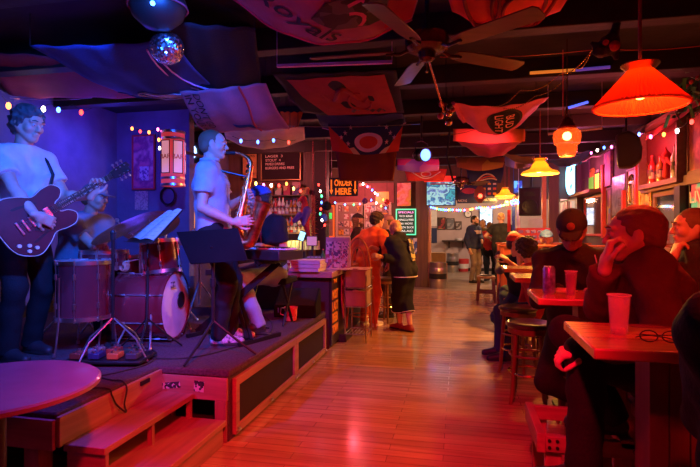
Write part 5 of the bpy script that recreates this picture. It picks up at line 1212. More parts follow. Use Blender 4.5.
b = B(); b.prism([(-.11, -.2), (-.13, .16), (.0, .2), (.1, .13), (.13, 0), (.12, -.13), (.03, -.20)], so + V((0, -.0, 0)), V((.95, -.3, 0)), UP, .22); b.build('cabinet', mat('speaker_brown', (.05, .02, .02), .5), t, bev=.03, seg=4)
b = B(); b.cyl(so + V((0, .1, .15)), V((so.x, so.y + .1, ZC)), .012, n=8); b.build('bracket', mat('black_metal'), t)
# cabinet with stickers, pennants
a, c = P(517, 229, 9.6), P(549, 229, 9.6)
t = thing('sticker_cabinet', 'red cabinet covered in stickers beneath the mounted loudspeaker', 'cabinet', ((a.x + c.x) / 2, a.y + .2, 0))
b = B(); b.bb(a.x, c.x, a.y, a.y + .4, .003, 1.40); b.build('cabinet_body', mat('red_frame'), t, bev=.01)
b = B(); k_ = 0
for i in range(5):
    for j in range(4): b.box((a.x + .07 + i * .115 + .02 * (j % 2), a.y - .003, 1.33 - j * .1), (.09, .004, .06), Matrix.Rotation(.2 * ((i * 3 + j) % 3 - 1), 3, 'Y'))
b.build('stickers', patch('stickers', [(.1, .1, .3), (.4, .1, .2), (.5, .5, .6), (.3, .15, .4)], 14), t)
b = B(); b.box((a.x + .35, a.y + .1, 1.49), (.26, .02, .16)); tag(b.build('card_sign', mat('sign_pale', (.35, .55, .45), .6)), 'pale green card propped on the sticker covered cabinet', 'sign')
for i, (px, m_, lb) in enumerate(((509, 'red_cloth', 'red pennant hanging left of the mounted loudspeaker'), (513.5, 'cap_blue', 'blue pennant hanging left of the mounted loudspeaker'), (518.5, 'paper', 'white lit banner strip beside the mounted loudspeaker'))):
    a, c = P(px - 1.6, 210 - 3 * i, 11.2), P(px + 1.6, 232, 11.2); b = B(); b.bb(a.x, c.x, a.y, a.y + .02, c.z, a.z); b.bb((a.x + c.x) / 2 - .005, (a.x + c.x) / 2 + .005, a.y, a.y + .01, a.z, ZC); tag(b.build('pennant', mat(m_)), lb, 'pennant')

# small prints pinned all over the mirror wall
random.seed(21)
pal = dict(crimson=(.4, .03, .05), orange=(.6, .2, .04), violet=(.2, .06, .3), teal=(.04, .22, .25), cream=(.5, .4, .3), dark=(.03, .02, .03), pink=(.55, .12, .25))
for nm, c_ in pal.items(): patch('print_' + nm, [c_, tuple(x * .35 for x in c_), c_, tuple(min(1, x * 1.6 + .05) for x in c_)], 9, seed=len(nm))
spots = []
for i in range(300):
    px = random.uniform(560, 699); yt = random.uniform(165, 248); w_ = random.uniform(2.5, 6) * (.6 + (px - 560) / 140); h_ = random.uniform(6, 13)
    if any(abs(px - a) < (w_ + c) / 2 + .3 and yt < b_ + d and b_ < yt + h_ for a, b_, c, d in spots): continue
    if (583 < px < 606 and yt > 185) or (652 < px < 692 and yt < 255 and yt > 160) or (568 < px < 581 and yt < 200) or px > 688 and yt < 228 or (606 < px < 654 and yt < 190) or (px > 645 and yt < 195): continue
    spots.append((px, yt, w_, h_))
    if len(spots) > 46: break
keys = list(pal)
for i, (px, yt, w_, h_) in enumerate(spots):
    k_ = keys[i % 7]; rw('snapshot', 'small %s print pinned among others on the mirror wall' % k_, 'print', px - w_ / 2, px + w_ / 2, yt, yt + h_, _M['print_' + k_], .006, mat('case_board') if i % 3 == 0 else None, .02, group='small %s prints on the mirror wall' % k_)
# ---------------------------------------------------------------- ceiling: cloths
def Pz(px, py, z): return PZ(px, py, z)
def flag(name, label, nl, nr, fl, fr_, m, sag=.1, sagv=0, hem=None, cat='flag', wr=.01, seed=0, two=None, nofold=False):
    """cloth slung under the ceiling; corners as points: near-left, near-right, far-left, far-right"""
    nl, nr, fl, fr_ = [V(p) for p in (nl, nr, fl, fr_)]
    def fn(u, v):
        p = (nl.lerp(nr, u)).lerp(fl.lerp(fr_, u), v)
        z_ = -sag * math.sin(PI * u) * (.3 + .7 * v) - sagv * math.sin(PI * v) + wr * math.sin(9 * u + seed + 3 * v) * math.sin(7 * v + seed * 2) + wr * .6 * math.sin(23 * u + seed)
        return p + V((0, 0, z_))
    c = (nl + nr + fl + fr_) / 4; t = thing(name, label, cat, c)
    b = B(); b.sheet(fn, 28, 18, .004); b.build('cloth', m, t, smooth=2)
    if hem:
        b = B(); b.tube([fn(i / 24, 1) for i in range(25)], .008, 6); b.build('hem', hem, t)
    for q in (nl, nr, fl, fr_):
        if q.z < ZC - .12:
            b = B(); b.cyl(q, V((q.x, q.y, ZC - .01)), .0025, n=5); b.build('tie', mat('black_metal'), t)
    def dec(poly2, mm, nm='printed_shape', off=-.006, h=.004):
        """flat printed shape following the cloth: poly in (u,v)"""
        bm = bmesh.new(); vs = [bm.verts.new((x, y, 0)) for x, y in poly2]; bm.faces.new(vs)
        bmesh.ops.triangulate(bm, faces=bm.faces[:]); bmesh.ops.subdivide_edges(bm, edges=bm.edges[:], cuts=2, use_grid_fill=True)
        for v_ in bm.verts: v_.co = fn(v_.co.x, v_.co.y) + V((0, 0, off))
        me = bpy.data.meshes.new(nm); bm.to_mesh(me); bm.free(); o = link_mesh(nm, me, mm, t, False)
        md = o.modifiers.new('thick', 'SOLIDIFY'); md.thickness = .002
    def txt(s, u0, v0, u1, v1, mm, up=(0, 1), bold=0, shear=0, ex=None):
        """text from (u0,v0) centre-left to (u1,v1) centre-right, height direction `up` scaled"""
        me = text_mesh(s, 1, 0, shear, bold); co = [v_.co.copy() for v_ in me.vertices]
        x0, x1 = min(q.x for q in co), max(q.x for q in co); y0, y1 = min(q.y for q in co), max(q.y for q in co)
        for v_ in me.vertices:
            a = (v_.co.x - x0) / (x1 - x0); e = (v_.co.y - y0) / (y1 - y0) - .5
            u, v = u0 + (u1 - u0) * a + up[0] * e, v0 + (v1 - v0) * a + up[1] * e
            v_.co = fn(u, v) + V((0, 0, -.007))
        link_mesh('lettering', me, mm, t, False)
    return t, fn, dec, txt
for nm, col in dict(cloth_pink=(.42, .16, .26), cloth_red=(.55, .05, .05), cloth_blue=(.04, .07, .28), cloth_white=(.6, .5, .5), cloth_black=(.015, .012, .02), cloth_rust=(.22, .05, .03), cloth_orange=(.8, .2, .04), cloth_navy=(.02, .03, .16), cloth_brown=(.2, .1, .05), cloth_beige=(.75, .6, .45), cloth_magenta=(.7, .12, .3), cloth_maroon=(.3, .03, .05)).items(): mat(nm, col, .85, bump=.3, bscale=50, var=.15, vscale=5)
wh, dk, rd = mat('cloth_white'), mat('print_dark', (.12, .03, .07), .8), mat('cloth_red')
zc = ZC - .05
# royals-style big flag, top centre
t, fn, dec, txt = flag('team_flag', 'large pinkish flag with script lettering and a dark two-letter shield at top centre', Pz(150, -110, 2.78), Pz(455, -110, 2.78), Pz(232, -2, 2.78), Pz(412, 18, 2.68), mat('cloth_pink'), .22, hem=mat('cloth_magenta'))
dec([(.46, .74), (.54, .60), (.82, .50), (.84, .84), (.58, .84)], dk)
txt('KC', .71, .55, .66, .82, mat('cloth_magenta'), up=(.13, .03), bold=.012)
txt('Royals', .18, .68, .60, .94, dk, up=(.05, -.17), shear=.4, bold=.006)
dec([(.84, .5), (.84, .95), (.99, .97), (.99, .5)], rd)
# red curvy flag top right
t, fn, dec, txt = flag('banner_flag', 'bright red flag with bold looping lines at the top right of the fan', Pz(420, -100, 2.8), Pz(640, -110, 2.8), Pz(452, 12, 2.72), Pz(560, 10, 2.72), mat('cloth_bright_red', (.85, .06, .05), .8), .10)
for k_, (u0, v0, ru, rv) in enumerate(((.28, .78, .14, .25), (.62, .80, .26, .28), (.62, .82, .17, .2))):
    b = B(); b.tube([fn(min(max(u0 + ru * math.cos(a), 0), 1), min(max(v0 + rv * math.sin(a), 0), 1)) - UP * .008 for a in [2 * PI * i / 30 for i in range(30)]], .012, 6, True); b.build('loop_line', mat('cloth_maroon'), t)
# dark flag top middle (red side)
# blue-black flag on the left
t, fn, dec, txt = flag('blue_flag', 'long dark blue flag slung low over the stage left', Pz(30, 46, 2.66), Pz(172, 40, 2.66), Pz(118, 92, 2.62), Pz(222, 96, 2.62), mat('cloth_blue'), .05, .02, hem=mat('cloth_blue'))
b = B(); b.tube([fn(.55 + .3 * math.cos(a), .90 + .07 * math.sin(a)) - UP * .008 for a in [2 * PI * i / 24 for i in range(24)]], .006, 6, True); b.build('oval_outline', mat('logo_pale', (.8, .8, .95), .6), t)
dec([(.45, .86), (.52, .94), (.72, .95), (.62, .9), (.8, .86)], mat('logo_pale')); dec([(.3, .87), (.34, .93), (.48, .92), (.42, .87)], mat('logo_pale'))
# dark flag with curved purple border
t, fn, dec, txt = flag('round_edged_flag', 'dark flag with a curved violet border next to the mirror ball', Pz(155, 20, 2.72), Pz(255, 28, 2.72), Pz(186, 90, 2.62), Pz(262, 92, 2.62), mat('cloth_black'), .03)
b = B()
for dx, dy in ((0, 0), (7, -1)): b.tube([PZ(x + dx, y + dy, 2.60) for x, y in ((147, 50), (151, 57), (157, 65), (165, 73), (175, 80), (187, 86), (200, 90), (216, 92.5))], .007, 6)
b.build('border', mat('cloth_violet', (.7, .45, .85), .7), t)
# slogan banner
t, fn, dec, txt = flag('slogan_banner', 'pinkish banner with dark slogan and a bent ribbed right half above the saxophonist', Pz(180, 92, 2.55), Pz(266, 83, 2.62), Pz(204, 131, 2.38), Pz(290, 128, 2.38), mat('cloth_pink'), .02, .05)
txt("DON'T GO", .17, .04, .17, .78, dk, up=(.085, .0)); txt("IN YOUR H", .065, .06, .065, .92, dk, up=(.075, 0))
b = B(); b.tube([fn(.68 + .02 * math.sin(6 * i / 20), i / 20) for i in range(21)], .012, 6); b.build('fold', mat('cloth_red'), t)
dec([(.42, .68), (.62, .70), (.70, .86), (.64, .87), (.58, .78), (.44, .76)], mat('cloth_navy'))
flag('orange_cloth', 'small triangular orange-lit cloth beside the slogan banner', Pz(280, 112, 2.6), Pz(303, 112, 2.6), Pz(286, 129, 2.45), Pz(298, 126, 2.45), mat('cloth_orange'), .0)
flag('slack_cloth', 'beige cloth sagging below the ceiling behind the slogan banner', P(222, 123, 5.3), P(304, 127, 5.3), P(226, 139, 6.3), P(305, 139, 6.3), mat('cloth_beige'), .13)
# dragon flag
t, fn, dec, txt = flag('dragon_flag', 'red flag with a dark coiled dragon print and blue-black edges', Pz(272, 74, 2.66), Pz(396, 70, 2.66), Pz(303, 113, 2.6), Pz(404, 112, 2.6), mat('cloth_black'), .02)
dec([(.08, .14), (.5, .05), (.9, .08), (.93, .97), (.25, .99), (.12, .5)], mat('dragon_red', (.32, .03, .04), .85))
b = B(); b.tube([fn(.30 + .4 * i / 40, .45 + .16 * math.sin(i / 40 * 9)) - UP * .012 for i in range(41)], [.006 + .016 * math.sin(PI * i / 40) for i in range(41)], 6); b.tube([fn(.62 + .1 * math.cos(a), .62 + .2 * math.sin(a)) - UP * .012 for a in [5 * i / 20 for i in range(21)]], .01, 6); b.build('dragon', mat('cloth_maroon'), t)
for i in range(6): dec([(.5 + .06 * i, .86), (.54 + .06 * i, .80), (.56 + .06 * i, .84), (.52 + .06 * i, .92)], dk, 'letter_stroke', off=-.009)
# maroon plane behind left flag
flag('maroon_cloth', 'dull maroon cloth stretched above the stage behind the blue flag', Pz(-20, 52, 2.78), Pz(112, 58, 2.78), Pz(10, 96, 2.72), Pz(150, 97, 2.72), mat('cloth_maroon'), .02)
# state-style flag: hangs nearly vertical, sagging below
def hang(name, label, px0, px1, y0, y1, d, m, narrow=0, bow=.06, cat='flag', curve=0):
    a, c = P(px0, y0, d), P(px1, y1, d); X_ = (P(px1, y0, d) - a); L = X_.length; X_ = X_.normalized(); N_ = X_.cross(UP)
    def fn(u, v):
        uu = narrow * (1 - v) * (1 - 2 * u)
        return a + X_ * (u * L + uu) + UP * ((c.z - a.z) * (1 - v) - curve * math.sin(PI * u) * (1 - v)) + N_ * (bow * math.sin(PI * v) + .012 * math.sin(11 * u))
    t = thing(name, label, cat, (a + c) / 2)
    b = B(); b.sheet(fn, 20, 12, .004); b.build('cloth', m, t, smooth=2)
    for u in (0, 1):
        q = fn(u, 1); b = B(); b.cyl(q, V((q.x, q.y, ZC - .01)), .0025, n=5); b.build('tie', mat('black_metal'), t)
    def dec(poly2, mm, nm='printed_shape', off=.008):
        bm = bmesh.new(); vs = [bm.verts.new((x, y, 0)) for x, y in poly2]; bm.faces.new(vs)
        bmesh.ops.triangulate(bm, faces=bm.faces[:]); bmesh.ops.subdivide_edges(bm, edges=bm.edges[:], cuts=2, use_grid_fill=True)
        for v_ in bm.verts: v_.co = fn(v_.co.x, v_.co.y) + N_ * off
        me = bpy.data.meshes.new(nm); bm.to_mesh(me); bm.free(); o = link_mesh(nm, me, mm, t, False); md = o.modifiers.new('thick', 'SOLIDIFY'); md.thickness = .003; md.offset = 0
    return t, fn, dec, N_
t, fn, dec, N_ = hang('state_flag', 'flag with stars, red disc in a pale ring and red corners, hung mid ceiling', 327, 404, 118, 151, 5.6, mat('cloth_navy'), .06, .03, curve=.04)
vio = mat('cloth_violet')
dec([(0, 0), (0, .75), (.32, 0)], rd); dec([(1, 0), (1, .75), (.80, 0)], rd); dec([(.32, 0), (.26, .14), (.33, .18), (.42, 0)], wh); dec([(.80, 0), (.86, .2), (.78, .14), (.7, 0)], wh)
def ring(cx, cy, rx, ry, n_=28): return [(cx + rx * math.cos(2 * PI * i / n_), cy + ry * math.sin(2 * PI * i / n_)) for i in range(n_)]
dec(ring(.54, .32, .20, .26), vio, 'pale_ring', .010); dec(ring(.54, .32, .13, .17), rd, 'red_disc', .014)
for i, (x, y) in enumerate(((.16, .42), (.22, .55), (.25, .26), (.3, .72), (.4, .80), (.54, .86), (.68, .80), (.78, .72), (.84, .55), (.8, .3), (.9, .42))):
    dec([(x + (.03 if k_ % 2 == 0 else .012) * math.cos(PI / 2 + PI * k_ / 5), y + (.08 if k_ % 2 == 0 else .032) * math.sin(PI / 2 + PI * k_ / 5)) for k_ in range(10)], vio, 'star', .011)
hang('rust_cloth', 'plain dark rust cloth hanging straight down under the starred flag', 336, 397, 150, 181, 5.9, mat('cloth_rust'), .04, .02)
flag('dark_cloth', 'dark blue-black cloth sagging between the dragon flag and the starred flag', Pz(315, 113, 2.6), Pz(402, 113, 2.6), Pz(322, 128, 2.55), Pz(406, 122, 2.62), mat('cloth_navy'), .10, hem=mat('cloth_violet'))
# checker strip + red eagle-like flag
hang('checked_bunting', 'pink, violet and blue checked strip of bunting under the stage light', 397, 439, 159, 170, 6.6, patch('checks', [(.6, .08, .25), (.5, .25, .5), (.25, .2, .6), (.7, .2, .35)], 4.5), 0, .03, curve=.03, cat='bunting')
t, fn, dec, N_ = hang('winged_flag', 'red flag with a pale winged outline below the checked bunting', 404, 447, 169, 181, 7.6, rd, .05, .03)
b = B(); b.tube([fn(.15 + .7 * i / 20, .75 - .55 * math.sin(PI * i / 20)) + N_ * .012 for i in range(21)], .008, 6); b.tube([fn(.5 + .12 * math.cos(a), .55 + .2 * math.sin(a)) + N_ * .012 for a in [2 * PI * i / 14 for i in range(14)]], .008, 6, True); b.build('wing_outline', mat('print_white'), t)
hang('red_sign', 'red lit strip sign over the television', 424, 456, 176, 182, 8.6, emis('red_strip', (1, .03, .02), .7), 0, .0, cat='sign')
t, fn, dec, N_ = hang('arc_flag', 'navy flag with white and red sweeping arcs above the team banner', 465, 504, 164, 183, 8.4, mat('cloth_navy'), .05, .04)
for k_ in range(3): b = B(); b.tube([fn(.25 + .045 * k_ + .5 * i / 16, .08 + (.38 - .12 * k_) * math.sin(PI * i / 20)) + N_ * .01 for i in range(17)], .012, 6); b.build('arc', (wh, rd, wh)[k_], t)
hang('yellow_bunting', 'brown and yellow patched cloth strip above the arc flag', 455, 505, 157, 167, 7.8, patch('patchwork', [(.2, .08, .04), (.45, .3, .05), (.3, .1, .05), (.15, .12, .06)], 3.5), .03, .03, curve=.06, cat='bunting')
hang('striped_bunting', 'yellow and white striped cloth behind the yellow lamp', 503, 535, 156, 166, 9.0, patch('patchwork2', [(.5, .4, .2), (.2, .3, .5), (.6, .5, .3), (.2, .15, .05)], 3.2, seed=2), .05, .02, curve=.05, cat='bunting')
# beer banner
t, fn, dec, txt = flag('beer_banner', 'magenta-red beer banner with a round dark lettered badge slung above the yellow lamp', P(453, 103, 4.7), P(549, 97, 4.6), P(464, 121, 5.0), P(536, 109, 5.0), mat('cloth_magenta_red', (.7, .12, .22), .6), .20, .0)
dec(ring(.55, .52, .215, .42, 32), dk, 'badge_rim', -.006); dec(ring(.55, .52, .185, .37, 32), mat('cloth_black'), 'badge_field', -.010)
pk = mat('letter_pink', (.8, .3, .3), .6)
bb_ = []
def txt2(s, c, w_, h_):
    me = text_mesh(s, 1, 0, 0, .01); co = [v_.co.copy() for v_ in me.vertices]; x0, x1 = min(q.x for q in co), max(q.x for q in co); y0, y1 = min(q.y for q in co), max(q.y for q in co)
    for v_ in me.vertices:
        a = (v_.co.x - x0) / (x1 - x0) - .5; e = (v_.co.y - y0) / (y1 - y0) - .5
        v_.co = fn(c[0] + e * h_, c[1] + a * w_) - UP * .016
    link_mesh('lettering', me, pk, t, False)
txt2('BUD', (.615, .52), .42, .10); txt2('LIGHT', (.485, .52), .62, .10)
b = B(); b.tube([fn(0, i / 10) - UP * .004 for i in range(11)], .022, 8); b.build('banner_rod', mat('cloth_magenta'), t)
hang('orange_banner', 'orange topped banner in front of a sagging maroon cloth', 453, 525, 129, 141, 5.8, mat('cloth_orange'), 0, .02, curve=.03)
flag('maroon_hammock', 'maroon cloth with a pale script swoosh sagging under the orange banner', P(455, 141, 5.85), P(524, 139, 5.85), P(466, 147, 6.4), P(515, 147, 6.4), mat('cloth_maroon'), .14)
flag('blue_pennant', 'blue cloth sagging by the yellow lamp near the mirror wall', P(548, 160, 7), P(590, 150, 7), P(550, 162, 7.6), P(588, 156, 7.6), mat('cap_blue'), .12)
# extra dark cloths that fill the ceiling
flag('brown_cloth', 'brown cloth sagging among the flags near the yellow lamp', P(500, 152, 7.0), P(545, 158, 7.0), P(505, 156, 7.6), P(548, 162, 7.6), mat('cloth_brown'), .08)
# pink fabric swag along the top of the mirror wall
flag('red_swag', 'red cloth swag draped along the top of the display case', PX(646, 140, 2.2), PX(700, 104, 2.2), PX(646, 133, 2.38), PX(700, 94, 2.38), mat('cloth_red'), .05)
flag('garland_cloth', 'wrinkled silvery cloth bunched along the top of the far mirror wall', PX(575, 164, 2.15), PX(645, 132, 2.15), PX(575, 160, 2.38), PX(645, 124, 2.38), patch('garland', [(.1, .1, .12), (.5, .45, .4), (.15, .1, .1), (.4, .1, .1)], 9, kind='NOISE'), .10, wr=.03)
# ---------------------------------------------------------------- fans
wood('blade_wood', (.10, .03, .03), (.16, .05, .04), 3, 'X', .35, .3)
def fan(label, c, R, off, blade=.13, m='blade_wood'):
    t = thing('ceiling_fan', label, 'fan', (c.x, c.y, c.z - .1))
    b = B(); b.cyl(c + UP * .05, V((c.x, c.y, ZC)), .014, n=10); b.lathe((c.x, c.y, ZC - .06), [(0, 0), (.05, .01), (.065, .06)], UP, 20); b.build('downrod', mat('black_metal'), t)
    b = B(); b.lathe(c, [(0, .07), (.07, .07), (.13, .045), (.14, .01), (.135, -.035), (.10, -.055), (.055, -.06), (.05, -.10), (.03, -.115), (0, -.118)], UP, 36); b.build('motor', mat('fan_metal', (.12, .05, .05), .25, .7), t)
    for i in range(5):
        a = math.radians(off + 72 * i); d = V((math.cos(a), math.sin(a), 0)); l = UP.cross(d); l2 = (l - UP * .22).normalized(); n_ = d.cross(l2)
        b = B(); b.prism([(.21, -.045), (.30, -.06), (R, -blade / 2), (R + .02, -blade / 2 + .03), (R + .02, blade / 2 - .03), (R, blade / 2), (.30, .06), (.21, .045)], c - UP * .05, d, l2, .008); bl = b.build('blade', mat(m), t, bev=.002)
        b = B(); b.tube([c + d * .11 - UP * .035, c + d * .17 - UP * .06, c + d * .26 - UP * .052], .011, 6); b.cyl(c + d * .24 - UP * .06, c + d * .24 - UP * .038, .012, n=8); b.build('blade_iron', mat('fan_metal'), t)
    b = B(); b.cyl(c - UP * .11, c - UP * .112 + V((.0, .0, -.06)), .0025, n=5); b.sphere(c - UP * .18, .010, 8); b.build('pull_chain', mat('brass'), t)
    return t
fc = P(427, 43, 3.15); fan('dark ceiling fan with wide blades near the top centre', fc, .74, 168 + 12.4)
f2 = P(461, 181, 8.4); fan('smaller ceiling fan far back above the television', f2, .50, 40)
# slender gold pole from the fan to the ornament cluster
a, c = P(428, 58, 3.35), P(444, 112, 4.2); b = B(); b.cyl(a, c, .008, n=8); tag(b.build('hanging_rod', mat('brass')), 'slanting brass rod hanging below the ceiling fan', 'rod')
o = P(446, 112, 4.3); t = thing('ornament_cluster', 'tangled cluster of red ornaments at the end of the brass rod', 'ornament', o)
random.seed(3)
for i in range(8):
    q = o + V((random.uniform(-.09, .09), random.uniform(-.05, .05), random.uniform(-.1, .08))); b = B(); b.sphere(q, random.uniform(.018, .035), 10); b.cyl(q, o + UP * .08, .003, n=5); b.build('bauble', [mat('red_frame'), mat('brass'), mat('black_plastic')][i % 3], t)
b = B(); b.cyl(o + UP * .05, V((o.x, o.y, ZC)), .004, n=6); b.build('cord', mat('black_metal'), t)
b = B(); o2 = P(447, 140, 5.1); b.tube([o2 + V((.0, 0, .35)), o2 + V((.03, 0, .1)), o2 - V((.0, 0, .15)), o2 + V((.06, 0, -.42))], .012, 6); b.cyl(o2 + UP * .34, V((o2.x, o2.y, ZC - .01)), .004, n=6); tag(b.build('hanging_tube', mat('black_metal')), 'thin dark crooked tube dangling beside the blue stage light', 'tube')
def tiles():
    m, nt, b = _new('mirror_tile'); N, L = nt.nodes, nt.links
    tc = N.new('ShaderNodeTexCoord'); v = N.new('ShaderNodeTexVoronoi'); v.distance = 'CHEBYCHEV'; v.inputs['Scale'].default_value = 75; L.new(tc.outputs['Object'], v.inputs['Vector'])
    mp = N.new('ShaderNodeNormalMap'); mp.space = 'OBJECT'; g_ = N.new('ShaderNodeNewGeometry'); vm = N.new('ShaderNodeVectorMath'); vm.operation = 'MULTIPLY_ADD'
    vm.inputs[1].default_value = (.9, .9, .9); s_ = N.new('ShaderNodeVectorMath'); s_.operation = 'SUBTRACT'; s_.inputs[1].default_value = (.5, .5, .5)
    L.new(v.outputs['Color'], s_.inputs[0]); L.new(s_.outputs[0], vm.inputs[0]); L.new(g_.outputs['Normal'], vm.inputs[2]); nn = N.new('ShaderNodeVectorMath'); nn.operation = 'NORMALIZE'; L.new(vm.outputs[0], nn.inputs[0]); L.new(nn.outputs[0], b.inputs['Normal'])
    b.inputs['Metallic'].default_value = 1; b.inputs['Base Color'].default_value = (.85, .85, .95, 1); b.inputs['Roughness'].default_value = .22
    return m
# ---------------------------------------------------------------- mirror ball, dome, stage light, plush
o = P(167, 48, 3.0); t = thing('mirror_ball', 'small mirror ball glinting blue and red over the stage', 'mirror ball', o)
b = B(); b.sphere(o, .098, 28); mb_ = b.build('mirror_facets', tiles(), t, smooth=False)
b = B(); b.cyl(o + UP * .095, V((o.x, o.y, ZC)), .004, n=6); b.cyl(o + UP * .09, o + UP * .115, .02, n=10); b.build('hanger', mat('steel'), t)
o = P(158, 8, 2.85); t = thing('dome_ornament', 'dark glossy dome hanging above the mirror ball', 'ornament', o)
b = B(); b.lathe(o, [(0, -.12), (.08, -.105), (.14, -.05), (.16, .02), (.15, .05), (.1, .08), (0, .1)], UP, 32); b.build('dome', mat('dome_black', (.012, .005, .005), .5), t)
b = B(); b.tube([o + V((math.cos(a) * .162, math.sin(a) * .162, .0)) for a in [2 * PI * i / 32 for i in range(32)]], .006, 6, True); b.build('trim_ring', mat('cloth_maroon'), t)
b = B(); b.sphere(o + V((.06, -.14, -.04)), .014, 8); b.build('blue_led', emis('led_blue', (.05, .2, 1), 12), t)
b = B(); b.cyl(o + UP * .09, V((o.x, o.y, ZC)), .005, n=6); b.build('hanger', mat('steel'), t)
def par(label, c, aim, r=.075, glow=5, nm='lens_blue', col=(.08, .2, 1)):
    c, aim = V(c), V(aim); d = (aim - c).normalized(); t = thing('stage_light', label, 'stage light', c)
    b = B(); b.lathe(c, [(0, -.24), (r * .6, -.24), (r * .75, -.2), (r, -.05), (r * 1.05, 0), (r * .98, 0), (r * .93, -.03), (0, -.03)], d, 28); b.build('housing', mat('black_plastic'), t)
    b = B()
    for k_ in range(4): b.lathe(c - d * (.07 + .03 * k_), [(r * .9, 0), (r * 1.02, .002), (r * 1.02, .008), (r * .9, .01)], d, 28)
    b.build('cooling_fins', mat('black_metal'), t)
    b = B(); b.lathe(c - d * .012, [(0, 0), (r * .93, 0)], d, 28); b.build('lens', emis(nm, col, glow), t)
    l = d.cross(UP).normalized(); b = B(); b.tube([c - d * .1 + l * r * 1.1, c - d * .1 + l * r * 1.1 + UP * .14, c - d * .1 + UP * .17, c - d * .1 - l * r * 1.1 + UP * .14, c - d * .1 - l * r * 1.1], .008, 6); b.cyl(c - d * .1 + UP * .17, V(((c - d * .1).x, (c - d * .1).y, ZC)), .012, n=8); b.build('yoke', mat('black_metal'), t)
    return t
PC = P(426, 155, 5.9); par('black stage light with a glowing blue lens under the flags', PC, PC + V((.55, -.75, -.12)), .075)
par('stage light aimed at the band from above the camera side', (-1.0, 1.6, 2.6), (-3.0, 4.0, 1.2))
par('second stage light over the round table aimed along the stage', (-2.6, .9, 2.6), (-1.9, 4.5, 1.1))
par('added out-of-view stage light above the aisle, aimed at the drummer', (-.6, 2.6, 2.66), (-3.1, 4.0, 1.2))  # added fixture just out of frame, housing the extra drummer light
par('added out-of-view red stage light over the entrance side, aimed at the floor by the steps', (-.1, .4, 2.6), (-1.0, 2.8, 0), .075, 5, 'lens_red', (1, .01, .01))  # added fixture out of view, gives the red floor fill a housing
o = P(609, 42, 3.3); t = thing('hanging_toy', 'dark lumpy stuffed toy with red patches hanging from the ceiling', 'toy', o)
sdf_obj('toy_body', [([sph(o + V((0, 0, -.02)), .065), sph(o + V((-.05, 0, -.05)), .05), cone(o + V((.02, 0, .02)), o + V((.05, 0, .12)), .035, .02), cone(o + V((-.05, 0, -.06)), o + V((-.1, 0, .0)), .02, .012), cone(o + V((.04, 0, -.04)), o + V((.05, .02, -.1)), .025, .018)], .008)], mat('toy_fur', (.06, .02, .04), .9, bump=1, bscale=200, var=.8, vscale=14), t, (.004, 90))
sdf_obj('red_patch', [([sph(o + V((.02, -.05, -.045)), .034), sph(o + V((-.03, -.045, -.02)), .022)], .007)], mat('red_cloth'), t)
b = B(); b.cyl(o + V((.05, 0, .1)), V((o.x + .05, o.y, ZC)), .004, n=6); b.build('cord', mat('black_metal'), t)
# ---------------------------------------------------------------- hanging lamps
def shade_lamp(label, c, R, h, m, bulb, pleats=True, canopy=True, group=None, top=.28):
    c = V(c); t = thing('pendant_lamp', label, 'lamp', c, 0, group)
    pf = [(R, 0), (R * 1.01, .006), (R * top * 1.05, h), (R * top, h + .004), (R * top * .98, h), (R * .985, .004), (R, 0)] if pleats else [(R, 0), (R, .012), (R * .93, .03), (R * .62, .055), (R * .48, .08), (R * .42, .12), (R * .3, .15), (R * .28, h), (R * .28, h - .01), (R * .4, .11), (R * .6, .05), (R * .9, .024), (R, 0)]
    b = B(); b.lathe(c, pf, UP, 144 if pleats else 64, .05 if pleats else 0); b.build('lamp_shade', m, t)
    b = B(); b.tube([c + V((math.cos(a) * R, math.sin(a) * R, .002)) for a in [2 * PI * i / 48 for i in range(48)]], .006, 6, True); b.build('shade_rim', m, t)
    b = B(); b.lathe(c + UP * h, [(R * top, 0), (R * .42, .03), (R * .42, .035), (R * .2, .05), (.012, .06)], UP, 32); b.build('fitter', bulb[2] if len(bulb) > 2 else mat('brass'), t)
    b = B(); b.cyl(c + UP * (h + .05), V((c.x, c.y, ZC)), .009, n=8); b.build('stem', mat('stem_red', (.25, .05, .04), .4), t)
    b = B(); b.sphere(c + UP * h * .45, .035, 14, (1, 1, 1.25)); b.build('bulb', bulb[0], t)
    return t
def shade_mat(name, col, em, ecol):
    m, nt, b = _new(name); b.inputs['Base Color'].default_value = (*col, 1); b.inputs['Roughness'].default_value = .25; b.inputs['Coat Weight'].default_value = .5
    b.inputs['Transmission Weight'].default_value = 0; b.inputs['Emission Color'].default_value = (*ecol, 1); b.inputs['Emission Strength'].default_value = em
    N, L = nt.nodes, nt.links; tr = N.new('ShaderNodeBsdfTranslucent'); tr.inputs[0].default_value = (*col, 1); mx = N.new('ShaderNodeMixShader'); mx.inputs[0].default_value = .6
    L.new(b.outputs[0], mx.inputs[1]); L.new(tr.outputs[0], mx.inputs[2]); L.new(mx.outputs[0], N['Material Output'].inputs[0])
    _M[name] = m; return m
L1 = P(640, 107, 2.45); RLAMP = L1 + UP * .018
shade_lamp('large fluted conical pendant lamp glowing red-orange over the nearest table', L1, .205, .175, shade_mat('shade_red', (.6, .2, .05), .10, (1, .02, .005)), (emis('bulb_orange', (1, .32, .03), 14), None))
L3 = P(540, 174, 6.3); YLAMP = L3 + UP * .012
shade_lamp('yellow conical pendant lamp over the aisle-side farther tables', L3, .225, .16, shade_mat('shade_yellow', (1, .62, .12), .9, (1, .5, .03)), (emis('bulb_yellow', (1, .75, .3), 30), None), False)
L4 = P(505, 196, 11.2); Y2LAMP = L4 + UP * .012
shade_lamp('small yellow pendant lamp far off near the back room', L4, .22, .15, mat('shade_yellow'), (emis('bulb_yellow', 0, 0), None), False)
L2 = P(567, 138, 4.0); ALAMP = L2 - UP * .2
t = thing('jar_lamp', 'amber pebbled glass jar lamp hanging between red and yellow pendants', 'lamp', L2 - UP * .13)
